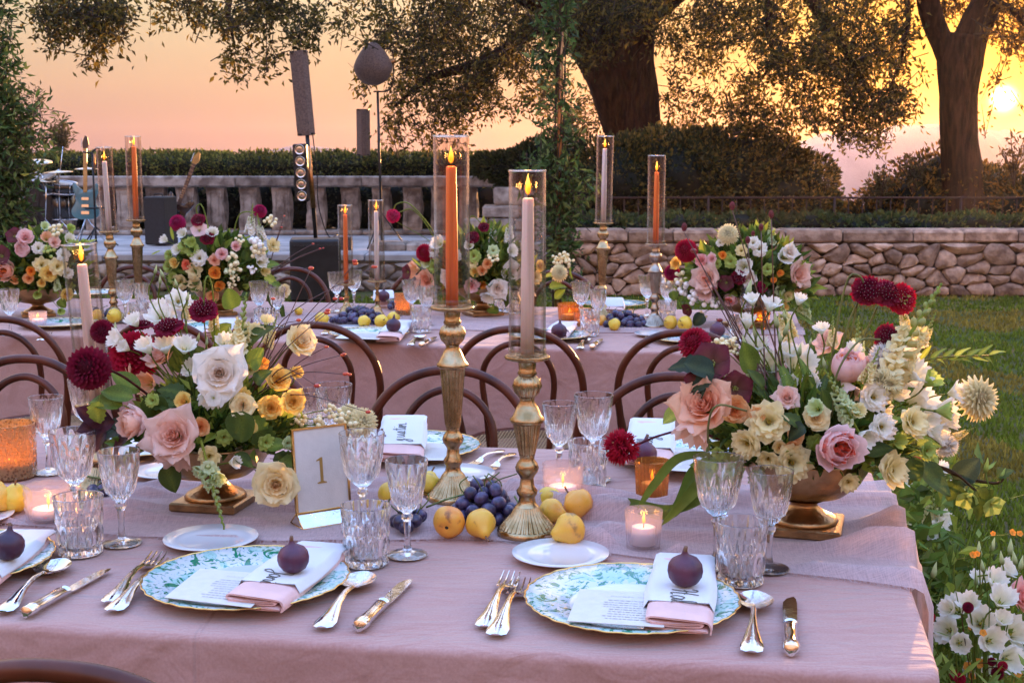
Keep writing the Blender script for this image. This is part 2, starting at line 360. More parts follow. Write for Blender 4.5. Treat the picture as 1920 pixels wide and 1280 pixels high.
M['frost'] = thinglass('clear_votive_glass', (.92, .90, .92), 1.3, .18, 0, (.95, .85, .85))
def crystal():
    m, t, b, o = nodes('cut_crystal'); l = t.links.new
    b.inputs['Base Color'].default_value = (1, 1, 1, 1); b.inputs['Roughness'].default_value = .02; b.inputs['IOR'].default_value = 1.5; b.inputs['Transmission Weight'].default_value = 1
    tr = nn(t, 'ShaderNodeBsdfTransparent'); ms = nn(t, 'ShaderNodeMixShader'); ms.inputs[0].default_value = .12
    l(b.outputs[0], ms.inputs[1]); l(tr.outputs[0], ms.inputs[2]); l(ms.outputs[0], o.inputs[0]); return m
M['crystal'] = crystal()
# ================================================================ THE GROUND AND THE FAR LAND
def struct(name, me, **k): return obj(name, me, None, kind='structure', **k)
def grid(mb, x0, x1, y0, y1, nx, ny, zf, mi=0):
    vs = [(x0+(x1-x0)*i/nx, y0+(y1-y0)*j/ny, zf(x0+(x1-x0)*i/nx, y0+(y1-y0)*j/ny)) for j in range(ny+1) for i in range(nx+1)]
    fs = [(j*(nx+1)+i, j*(nx+1)+i+1, (j+1)*(nx+1)+i+1, (j+1)*(nx+1)+i) for j in range(ny) for i in range(nx)]
    return mb.add(vs, fs, mi)
M['lawn'] = mat('lawn_turf', (.055, .075, .022), .95, 0, .3, 1.1, .8, 60, col2=(.12, .095, .04), spec=.1)
M['soil'] = mat('garden_soil', (.05, .04, .025), .95, 0, .3, 2, .8, 20)
M['sea'] = mat('far_sea', (.05, .07, .10), .35, 0, .1, .01)
M['haze'] = None
M['hill'] = mat('haze_tinted_hill', (.17, .14, .17), .9, 0, .3, .01)  # distance haze is mixed into the lavender base colour
mb = MB(); grid(mb, -16, 16, -8, 15, 64, 46, lambda x, y: .012*noise.noise(Vector((x*.7, y*.7, 0))))
struct('lawn', mesh('lawn', mb, M['lawn']))
mb = MB()
def bedz(x, y):
    t = max(0, min(1, (y-23)/9)); return .60*(1-t)-13*t*t+.06*noise.noise(Vector((x*.8, y*.8, 3)))
grid(mb, .36, 22, 14.42, 34, 24, 40, bedz); grid(mb, -22, .36, 22.9, 34, 24, 20, lambda x, y: min(.38, bedz(x, y))); struct('planted_terrace', mesh('planted_terrace', mb, M['soil']))
mb = MB(); grid(mb, -460, 460, -460, 460, 4, 4, lambda x, y: -12.5); struct('sea_and_lowland', mesh('sea_and_lowland', mb, M['sea'], False))
def ridge(name, pts, Y, depth=260, seed=0):
    # pts: (px, py) of the skyline, stands on the lowland
    xs = []; 
    mb = MB(); rows = []
    xa, xb = pts[0][0], pts[-1][0]; n = 90
    for j in range(9):
        t = j/8; row = []
        for i in range(n+1):
            px = xa+(xb-xa)*i/n; py = np.interp(px, [p[0] for p in pts], [p[1] for p in pts])
            P = D(px, py, Y); h = P.z+12.5
            prof = math.sin(math.pi*(t*.5)) if t < 1.01 else 1
            z = -12.6+h*prof+(h*.10*noise.noise(Vector((i*.22, t*5, seed)))*(1-abs(t-.5)) + h*.03*noise.noise(Vector((i*.9, t*9, seed))))
            row.append((P.x*(1+(t-1)*.0), Y-depth*(1-t), z))
        rows.append(row)
    for t in (.4, 0): rows.append([(p[0], Y+depth*(1-t)*.7, -12.6+(p[2]+12.6)*t) for p in rows[8]])
    loft(mb, rows, False); return struct(name, mesh(name, mb, M['hill']))
ridge('right_mountain', [(1380, 338), (1440, 300), (1490, 266), (1540, 252), (1600, 250), (1660, 240), (1730, 233), (1790, 237), (1860, 247), (1960, 262), (2100, 285), (2300, 330)], 400, 80, 1)
ridge('left_far_hills', [(-300, 318), (-100, 290), (60, 284), (200, 286), (300, 291), (420, 292), (500, 283), (560, 272), (610, 276), (680, 287), (800, 292), (900, 300), (1050, 305), (1250, 320)], 430, 60, 5)

# ---------------------------------------------------------------- leaves in the mass
def leafcloud(P, L_, Wd, col, down=.3, up=0, seed=0, fold=.25, dirs=None):
    rg = np.random.RandomState(seed); n = len(P)
    d = rg.normal(size=(n, 3)) if dirs is None else dirs+rg.normal(size=(n, 3))*.45
    d[:, 2] += up-down; d /= np.linalg.norm(d, axis=1)[:, None]
    q = rg.normal(size=(n, 3)); s = np.cross(d, q); s /= np.linalg.norm(s, axis=1)[:, None]; nrm = np.cross(s, d)
    Ls = (L_*rg.uniform(.65, 1.25, n))[:, None]; Ws = Ls*(Wd/L_)*rg.uniform(.8, 1.2, n)[:, None]
    a = P; m = P+d*Ls*.45; t = P+d*Ls-nrm*Ls*.12
    l = m+s*Ws*.5+nrm*Ws*fold; r = m-s*Ws*.5+nrm*Ws*fold
    V = np.stack([a, l, t, r], 1).reshape(-1, 3); k = np.arange(n)*4
    F = np.concatenate([np.stack([k, k+1, k+2], 1), np.stack([k, k+2, k+3], 1)])
    C = np.repeat(col, 4, axis=0) if len(col) == n else np.tile(col, (4*n, 1))
    return V, F, C
def leafcols(n, base, rg, vary=.35, alt=None, pa=.15):
    c = np.array(base)[None]*rg.uniform(1-vary, 1+vary, (n, 1))*rg.uniform(.9, 1.1, (n, 3))
    if alt is not None:
        k = rg.rand(n) < pa; c[k] = np.array(alt)[None]*rg.uniform(.7, 1.2, (k.sum(), 1))
    return c
def sprays(centres, rg, per=11, rad=.2, hang=.5):
    n = len(centres)
    ax = rg.normal(size=(n, 3)); ax[:, 2] -= hang*1.5; ax /= np.linalg.norm(ax, axis=1)[:, None]
    t = rg.uniform(-1, 1, (n, per)); P = centres[:, None]+ax[:, None]*t[..., None]*rad*1.4+rg.normal(size=(n, per, 3))*rad*.28
    dirs = np.repeat(ax[:, None], per, 1)+rg.normal(size=(n, per, 3))*.7
    return P.reshape(-1, 3), dirs.reshape(-1, 3), ax
def twigs(mb, centres, ax, rad, r=.006, mi=0):
    for c, a in zip(centres, ax):
        a = Vector(a); c = Vector(c); tube(mb, [c-a*rad*1.6, c+Vector((0, 0, rad*.1)), c+a*rad*1.4], [r*1.3, r*.5], 3, mi, caps=False)

# ---------------------------------------------------------------- grass
rg = np.random.RandomState(3)
n = 275000
d_ = 1.9*np.exp(rg.rand(n)*math.log(16.4/1.9)); th = rg.uniform(-.50, .72, n)
gx = d_*np.sin(th); gy = d_*np.cos(th)
keep = gy < 14.15; gx, gy, d_ = gx[keep], gy[keep], d_[keep]; n = len(gx)
h = rg.uniform(.016, .036, n)*(1+.02*d_); w = .0020*(1+.42*d_)
az = rg.uniform(0, 2*math.pi, n); ln = rg.uniform(0, .8, n)*h
b0 = np.stack([gx, gy, np.zeros(n)], 1); s = np.stack([np.cos(az), np.sin(az), np.zeros(n)], 1)*w[:, None]
tp = b0+np.stack([np.cos(az+1.3)*ln, np.sin(az+1.3)*ln, h], 1)
V = np.stack([b0-s, b0+s, tp], 1).reshape(-1, 3); F = np.arange(3*n).reshape(-1, 3)
pt = np.array([noise.noise(Vector((x*.9, y*.55, 8))) for x, y in zip(gx[::1], gy[::1])])
base = np.where(pt[:, None] > .12, np.array([[.28, .21, .035]]), np.array([[.155, .20, .02]]))*rg.uniform(.6, 1.3, (n, 1))
obj('grass', fastmesh('grass', V, F, M['grassblade'], np.repeat(base, 3, 0)), None, kind='stuff', label='short mown lawn grass around the banquet tables', category='grass')

# ================================================================ STONE WALLS
def voronoi(W_, H_, nx, ny, rg, asp=1.5, jit=.42):
    pts = []
    for j in range(ny):
        off = rg.uniform(0, 1)
        for i in range(-1, nx+1):
            pts.append(((i+off+rg.uniform(-jit, jit))*W_/nx, (j+.5+rg.uniform(-jit, jit)*.8)*H_/ny))
    cells = []
    pts = [p for p in pts if rg.rand() > .15]
    for k, p in enumerate(pts):
        poly = [(0, 0), (W_, 0), (W_, H_), (0, H_)]
        near = sorted(range(len(pts)), key=lambda q: ((pts[q][0]-p[0])/asp)**2+(pts[q][1]-p[1])**2)[1:14]
        for q in near:
            Q = pts[q]; a = ((Q[0]-p[0])/asp**2, Q[1]-p[1]); c = a[0]*(p[0]+Q[0])/2+a[1]*(p[1]+Q[1])/2
            np_ = []
            for i in range(len(poly)):
                A, B = poly[i], poly[(i+1) % len(poly)]; da = a[0]*A[0]+a[1]*A[1]-c; db = a[0]*B[0]+a[1]*B[1]-c
                if da <= 0: np_.append(A)
                if da*db < 0:
                    t = da/(da-db); np_.append((A[0]+(B[0]-A[0])*t, A[1]+(B[1]-A[1])*t))
            poly = np_
            if len(poly) < 3: break
        if len(poly) >= 3:
            ar = .5*abs(sum(poly[i][0]*poly[(i+1) % len(poly)][1]-poly[(i+1) % len(poly)][0]*poly[i][1] for i in range(len(poly))))
            if ar > W_*H_/(nx*ny)*.12: cells.append(poly)
    return cells
def stone_mesh(poly, dep, rg, gap=.012, rough=.012, soft=1):
    cx = sum(p[0] for p in poly)/len(poly); cz = sum(p[1] for p in poly)/len(poly)
    P = [(p[0]-cx, p[1]-cz) for p in poly]
    for _ in range(soft):
        Q = []
        for i in range(len(P)):
            A, B = P[i], P[(i+1) % len(P)]; k = .22
            Q += [(A[0]+(B[0]-A[0])*k, A[1]+(B[1]-A[1])*k), (A[0]+(B[0]-A[0])*(1-k), A[1]+(B[1]-A[1])*(1-k))]
        P = Q
    while len(P) > 14: P = P[::2]
    def ring(sh, y):
        o = []
        for x, z in P:
            r = math.hypot(x, z)+1e-6; k = max(.1, (r-sh)/r)
            o.append((x*k+rg.uniform(-rough, rough)*.5, y+rg.uniform(-rough, rough), z*k+rg.uniform(-rough, rough)*.5))
        return o
    r = (sum(math.hypot(x, z) for x, z in P)/len(P))
    mb = MB(); loft(mb, [ring(gap, 0), ring(gap, -dep*.72), ring(gap+r*.13, -dep*.98), ring(gap+r*.45, -dep-rough)], True, False, True)
    return mb, (cx, cz)
def face_wall(root, A, B, z0, H_, nx, ny, rg, mat_, dep=.07, asp=1.5, jit=.42, gap=.012, curve=0, rough=.012, clip=None):
    A = Vector(A); B = Vector(B); u = (B-A); Lw = u.length; u.normalize(); ang = math.atan2(u.y, u.x)
    for poly in voronoi(Lw, H_, nx, ny, rg, asp, jit):
        mb, (cx, cz) = stone_mesh(poly, dep*rg.uniform(.75, 1.25), rg, gap, rough)
        if clip and not clip(cx, cz): continue
        p = A+u*cx; obj('stone', mesh('stone', mb, mat_, True, 50), root, (p.x-root.location.x, p.y-root.location.y, z0+cz), (0, 0, ang))
rg = np.random.RandomState(11)
rw = thing('stone_wall', 'low rubble stone retaining wall with flat coping behind the lawn on the right', 'wall', (3.5, 14.3, 0))
WA, WB = (.55, 14.25, 0), (7.6, 14.15, 0)
mb = MB(); box(mb, (.5-3.5, -.0, -.05), (7.7-3.5, .5, .60)); obj('core', mesh('wall_core', mb, M['mortar'], False), rw)
face_wall(rw, WA, WB, 0, .59, 32, 5, rg, M['stone'], .055, 1.6, .5, .005, 0, .013)
x = .55
while x < 7.5:
    w_ = rg.uniform(.5, .78); mb = MB()
    rings = []
    for k_, z in ((.015, .0), (0, .02), (0, .105), (.02, .135)):
        rings.append([(k_+rg.uniform(-.006, .006), -.13+k_, z), (w_*.5, -.14+k_+rg.uniform(-.01, .01), z+rg.uniform(-.006, .006)), (w_-.015-k_, -.13+k_+rg.uniform(-.01, .01), z), (w_-.015-k_, .42, z), (k_, .42, z)])
    loft(mb, rings, True, True, True); obj('coping_stone', mesh('coping_stone', mb, M['stone'], True, 30), rw, (x-3.5, 0, .60)); x += w_
# stage -----------------------------------------------------------
mb = MB(); box(mb, (-16, 14.85, -.05), (.35, 23, .40)); struct('stage_terrace', mesh('stage_terrace', mb, M['paving'], False))
sw = thing('stage_wall', 'grey stone front of the raised stage terrace with a worn stone lip', 'wall', (-4, 14.85, 0))
face_wall(sw, (-8.5, 14.84, 0), (.35, 14.84, 0), 0, .33, 40, 3, rg, M['stonegrey'], .07, 1.8, .4)
x = -8.5
while x < .3:
    w_ = rg.uniform(.7, 1.2); mb = MB(); box(mb, (0.004, -.08, 0), (w_-.012, .5, .10), bev=.02)
    obj('lip_stone', mesh('lip_stone', mb, M['paving'], True, 40), sw, (x+4, 0, .335+rg.uniform(0, .008))); x += w_
mb = MB(); box(mb, (-12, .02, 0), (4.3, .45, .33)); obj('core', mesh('stage_core', mb, M['mortar'], False), sw)
# balustrade ------------------------------------------------------
bal = thing('balustrade', 'weathered stone balustrade with panelled square balusters along the stage', 'balustrade', (-3.5, 20, .40))
def baluster_mesh(rg):
    mb = MB(); rings = []; Hb = .66
    for k in range(12):
        t = k/11; z = t*Hb; s_ = .136+.012*math.sin(t*math.pi*2.1+.6); s2 = .09+.03*math.sin(t*math.pi)
        j = lambda: rg.uniform(-.005, .005)
        rings.append([(-s_+j(), -.12, z), (s_+j(), -.12, z), (s2+.05+j(), -.02+j(), z), (s2+.035+j(), .13, z), (-s2-.02+j(), .13, z), (-s2-.03+j(), 0, z)])
    loft(mb, rings, True, True, True)
    # recessed panel frame on the front
    for a, b in (((-.105, -.135, .05), (-.078, -.119, .61)), ((.078, -.135, .05), (.105, -.119, .61)), ((-.078, -.135, .05), (.078, -.119, .085)), ((-.078, -.135, .575), (.078, -.119, .61))): box(mb, a, b)
    box(mb, (-.052, -.131, .12), (.048, -.119, .54)); return mb
bms = [mesh('baluster', baluster_mesh(rg), M['stonegrey'], True, 40) for _ in range(4)]
for i, px in enumerate([-60, 0, 60, 122, 184, 240, 296, 352, 408, 470, 530, 594, 658, 716, 774, 826, 878]):
    p = D(px, 420, 20); obj('baluster', bms[i % 4], bal, (p.x+3.5, 0, .07), (0, 0, rg.uniform(-.04, .04)))
x = D(-90, 400, 20).x
while x < D(900, 400, 20).x:
    w_ = rg.uniform(.9, 1.6); w_ = min(w_, D(940, 400, 20).x-x)
    mb = MB(); box(mb, (0, -.22, 0), (w_-.01, .2, .17), bev=.025); obj('rail_stone', mesh('rail_stone', mb, M['stonegrey'], True, 40), bal, (x+3.5, 0, .735))
    mb = MB(); box(mb, (0, -.24, 0), (w_-.01, .2, .07), bev=.02); obj('plinth_stone', mesh('plinth_stone', mb, M['stonegrey'], True, 40), bal, (x+3.5, 0, 0)); x += w_
# stepped ashlar pier at the balustrade end
pier = thing('stepped_stone_pier', 'stepped block masonry where the balustrade ends behind the garland pole', 'wall', (0, 17.6, 0))
def ashlar(root, px0, px1, py0, py1, Y, rg, nmin=.3, nmax=.6, dep=.35):
    a = D(px0, py1, Y); b = D(px1, py0, Y); x = a.x
    while x < b.x-.05:
        w_ = min(rg.uniform(nmin, nmax), b.x-x); w_ = b.x-x if b.x-x-w_ < .12 else w_
        mb = MB(); box(mb, (0.006, -dep, .006), (w_-.006, .3, b.z-a.z-.006), bev=.022)
        for k in range(len(mb.v)): mb.v[k] = tuple(c+rg.uniform(-.006, .006) for c in mb.v[k])
        obj('block', mesh('block', mb, M['stonegrey'], True, 40), root, (x-root.location.x, Y-root.location.y+rg.uniform(-.015, .015), a.z), ); x += w_
for (a, b, c, d, Y) in [(925, 1012, 350, 384, 17.6), (905, 1015, 384, 408, 17.5), (870, 1035, 408, 432, 17.4), (860, 1075, 432, 452, 17.2), (700, 1085, 452, 474, 15.6), (860, 1095, 474, 500, 15.0), (1010, 1100, 500, 545, 14.9)]: ashlar(pier, a, b, c, d, Y, rg)
# iron fence ------------------------------------------------------
fen = thing('iron_fence', 'thin rusty iron railing on the terrace above the stone wall', 'fence', (4, 15.6, .55))
zt = D(1500, 371, 15.6).z-.55
mb = MB(); tube(mb, [(-3.2, 0, zt), (4.6, 0, zt)], .014, 6); obj('top_rail', mesh('rail', mb, M['iron']), fen)
mb = MB(); tube(mb, [(-3.2, 0, .07), (4.6, 0, .07)], .011, 6); obj('bottom_rail', mesh('rail', mb, M['iron']), fen)
mb = MB(); tube(mb, [(0, 0, 0), (0, 0, zt)], .007, 5); pk = mesh('picket', mb, M['iron'])
mb = MB(); tube(mb, [(0, 0, -.05), (0, 0, zt+.02)], .016, 6); ps = mesh('post', mb, M['iron'])
for i in range(46): obj('post' if i % 9 == 0 else 'picket', ps if i % 9 == 0 else pk, fen, (-3.15+i*.17, 0, 0))

# ================================================================ HEDGES, SHRUBS, TREES
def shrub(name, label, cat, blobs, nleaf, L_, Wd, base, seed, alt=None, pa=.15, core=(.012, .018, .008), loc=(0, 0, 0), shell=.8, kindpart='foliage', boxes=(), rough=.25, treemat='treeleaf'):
    """blobs: (x,y,z,rx,ry,rz) ellipsoids in world space; leaves through their outer shell, a solid dark core inside"""
    rg = np.random.RandomState(seed); t = thing(name, label, cat, loc); P = []; tot = sum((b[3]*b[5])+.3*b[4]*b[3] for b in blobs)+1e-9
    mb = MB(); dirs = []
    for b in blobs:
        k = int(nleaf*((b[3]*b[5])+.3*b[4]*b[3])/tot); v = rg.normal(size=(k, 3)); v /= np.linalg.norm(v, axis=1)[:, None]
        q = np.sign(v)*np.abs(v)**.8; q /= np.maximum(.001, np.linalg.norm(q, axis=1)[:, None])**.9
        lump = np.array([1+rough*noise.noise(Vector((a*2.2/ .8+b[0], bb*2.2/.8+b[1], c*2.2/.8+b[2]))) for a, bb, c in v*np.array([b[3], b[4], b[5]])])
        r = (shell+(1.06-shell)*rg.rand(k)**.6)*lump
        P.append(np.array(b[:3])+q*r[:, None]*np.array(b[3:])); dirs.append(v)
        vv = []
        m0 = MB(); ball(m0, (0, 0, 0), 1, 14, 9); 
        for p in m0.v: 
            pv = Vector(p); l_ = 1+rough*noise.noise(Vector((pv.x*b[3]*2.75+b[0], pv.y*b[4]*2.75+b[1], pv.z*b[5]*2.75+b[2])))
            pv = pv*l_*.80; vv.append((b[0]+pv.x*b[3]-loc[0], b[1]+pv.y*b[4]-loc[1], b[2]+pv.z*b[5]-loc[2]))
        mb.add(vv, m0.f, 0, core)  # solid near-black body fills the leaf shell in place of branches
    obj('dark_core', mesh(name+'_dark_core', mb, M['treeleaf'], True), t)
    P = np.concatenate(P)-np.array(loc); dv = np.concatenate(dirs)
    V, F, C = leafcloud(P, L_, Wd, leafcols(len(P), base, rg, .45, alt, pa), .1, .25, seed, dirs=dv)
    obj(kindpart, fastmesh(name, V, F, M[treemat], C), t, kind='stuff'); return t
def bl(px, py, Y, rx, ry, rz): p = D(px, py, Y); return (p.x, p.y, p.z, rx, ry, rz)
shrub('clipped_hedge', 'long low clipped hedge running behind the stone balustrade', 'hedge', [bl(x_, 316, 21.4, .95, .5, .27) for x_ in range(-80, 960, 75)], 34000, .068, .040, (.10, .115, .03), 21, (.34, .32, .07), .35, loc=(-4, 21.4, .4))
shrub('ivy_mound', 'dark ivy mound between the balustrade end and the garland pole', 'shrub', [bl(960, 318, 18.2, .35, .4, .25), bl(1010, 306, 18.0, .4, .4, .32), bl(1055, 330, 17.6, .35, .4, .5), bl(1085, 390, 17.0, .35, .4, .5), bl(960, 312, 18.4, .6, .3, .2)], 9000, .08, .04, (.05, .062, .02), 22, (.10, .10, .03), .2, loc=(.3, 18, .4))
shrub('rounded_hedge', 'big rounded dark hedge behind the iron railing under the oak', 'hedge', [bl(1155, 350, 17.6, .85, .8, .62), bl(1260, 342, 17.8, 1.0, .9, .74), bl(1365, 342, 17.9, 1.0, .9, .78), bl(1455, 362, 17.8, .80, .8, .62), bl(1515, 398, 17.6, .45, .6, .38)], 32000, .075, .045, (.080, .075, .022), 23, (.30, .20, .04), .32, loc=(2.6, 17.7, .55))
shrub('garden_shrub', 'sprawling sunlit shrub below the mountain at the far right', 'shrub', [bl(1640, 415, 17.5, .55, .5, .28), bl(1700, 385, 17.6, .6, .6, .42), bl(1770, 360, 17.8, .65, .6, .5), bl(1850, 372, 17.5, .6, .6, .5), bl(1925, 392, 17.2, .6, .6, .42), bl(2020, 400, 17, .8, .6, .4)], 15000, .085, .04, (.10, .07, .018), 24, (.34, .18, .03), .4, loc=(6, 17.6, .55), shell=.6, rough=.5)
shrub('ground_ivy', 'low green ivy creeping along the foot of the iron railing', 'ivy', [bl(x_, 424+5*math.sin(x_), 15.1, .3, .25, .13) for x_ in range(1100, 1960, 42)], 7000, .07, .045, (.07, .10, .03), 25, (.16, .17, .04), .2, loc=(4, 15.1, .55), shell=.5)
# shrubbery glimpsed through the balusters
shrub('dark_shrubbery', 'dark shrubbery seen through the gaps of the balustrade', 'shrub', [bl(x_, 385, 22.2, .8, .4, .55) for x_ in range(-60, 960, 80)], 9000, .1, .045, (.05, .06, .02), 26, (.16, .14, .06), .12, loc=(-4, 22.2, .4))
# saplings
def sapling(px, pytop, pybot, Y, label, seed, wpx=40, n=260, base=(.09, .08, .03)):
    rg = np.random.RandomState(seed); B_ = D(px, pybot, Y); T = D(px, pytop, Y); t = thing('sapling', label, 'sapling', B_, group='young saplings above the hedges')
    mb = MB(); cs = []; h_ = T.z-B_.z; wd = wpx*Y/FPX
    for k in range(9):
        az = rg.uniform(0, 6.28); s_ = rg.uniform(.2, 1)*wd; z1 = h_*rg.uniform(.6, 1)
        P = smoothpath([(0, 0, 0), (s_*.3*math.cos(az), s_*.3*math.sin(az), z1*.5), (s_*math.cos(az), s_*math.sin(az), z1)], 5); tube(mb, P, [.012, .004], 4)
        for q in P[4:]: cs.append(q)
    obj('stem', mesh('sapling_stem', mb, M['twig']), t)
    cs = np.array([tuple(c) for c in cs]); k = rg.randint(0, len(cs), n); P = cs[k]+rg.normal(size=(n, 3))*.05
    V, F, C = leafcloud(P, .10, .028, leafcols(n, base, rg, .4), -.1, .3, seed); obj('foliage', fastmesh('sapling', V, F, M['treeleaf'], C), t, kind='stuff')
sapling(115, 215, 300, 22, 'thin-leaved sapling right of the garland column above the hedge', 31, 45, 500)
sapling(50, 150, 300, 23, 'taller wispy sapling close behind the left garland column', 32, 35, 500)
sapling(1712, 285, 370, 17, 'bare twiggy sapling in front of the right mountain', 33, 30, 240)
sapling(1650, 320, 390, 17, 'short twiggy sapling left of the bare one below the mountain', 34, 25, 200)
sapling(1900, 250, 350, 16.8, 'leafy sapling right of the forked trunk under the sun', 35, 50, 130, (.12, .07, .02))
sapling(1545, 330, 385, 17.2, 'tiny twiggy sapling beside the rounded hedge', 36, 12, 60)

def tree(name, label, trunkpaths, blobs, per_px, seed, L_=.084, Wd=.034, base=(.070, .060, .016), alt=(.26, .19, .030), loc=(0, 0, 0), above=()):
    rg = np.random.RandomState(seed); t = thing(name, label, 'tree', loc); lo = Vector(loc)
    for nm, P, rr in trunkpaths:
        mb = MB(); Q = smoothpath([Vector(p)-lo for p in P], 6)
        rs = np.interp(np.linspace(0, 1, len(Q)), np.linspace(0, 1, len(rr)), rr)
        tube(mb, Q, list(rs), 18 if nm == 'trunk' else 9)
        for k in range(len(mb.v)):
            p = Vector(mb.v[k]); i = k//(18 if nm == 'trunk' else 9); c = Q[min(i, len(Q)-1)]; d = p-c; a = math.atan2(d.y, d.x)
            mb.v[k] = tuple(c+d*(1+.16*noise.noise(Vector((math.cos(a)*2.5, math.sin(a)*2.5, p.z*.8)))+.09*noise.noise(Vector((math.cos(a)*9, math.sin(a)*9, p.z*1.5)))))
        obj(nm, mesh(nm, mb, M['bark']), t)
    C_ = []
    for (px, py, rx, ry, Y, dY, dens) in blobs:
        n = int(rx*ry*per_px*dens); a = rg.uniform(0, 2*math.pi, n); r = np.sqrt(rg.rand(n))
        xs = px+rx*r*np.cos(a); ys = py+ry*r*np.sin(a); Ys = Y+dY*rg.uniform(-1, 1, n)
        for x_, y_, Y_ in zip(xs, ys, Ys):
            if noise.noise(Vector((x_/55, y_/45, seed))) > -.22+.3*(dens < .9): C_.append(tuple(D(x_, y_, Y_)))
    for (x_, y_, z_, rx, ry, rz, n) in above:
        v = rg.normal(size=(n, 3)); v /= np.linalg.norm(v, axis=1)[:, None]; v *= rg.rand(n, 1)**.33
        C_ += [tuple(p) for p in v*np.array([rx, ry, rz])+np.array([x_, y_, z_])]
    C_ = np.array(C_)-np.array(tuple(lo)); P, dv, ax = sprays(C_, rg, 11, .15, .5)
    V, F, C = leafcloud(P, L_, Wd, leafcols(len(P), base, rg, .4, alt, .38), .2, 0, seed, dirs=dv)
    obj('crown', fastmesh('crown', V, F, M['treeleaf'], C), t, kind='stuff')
    mb = MB(); k = rg.permutation(len(C_))[:2200]; twigs(mb, C_[k], ax[k], .18); obj('twigs', mesh('twigs', mb, M['twig']), t, kind='stuff'); return t
def tp(l): return [D(*q) for q in l]
b0 = D(1192, 372, 19.5)
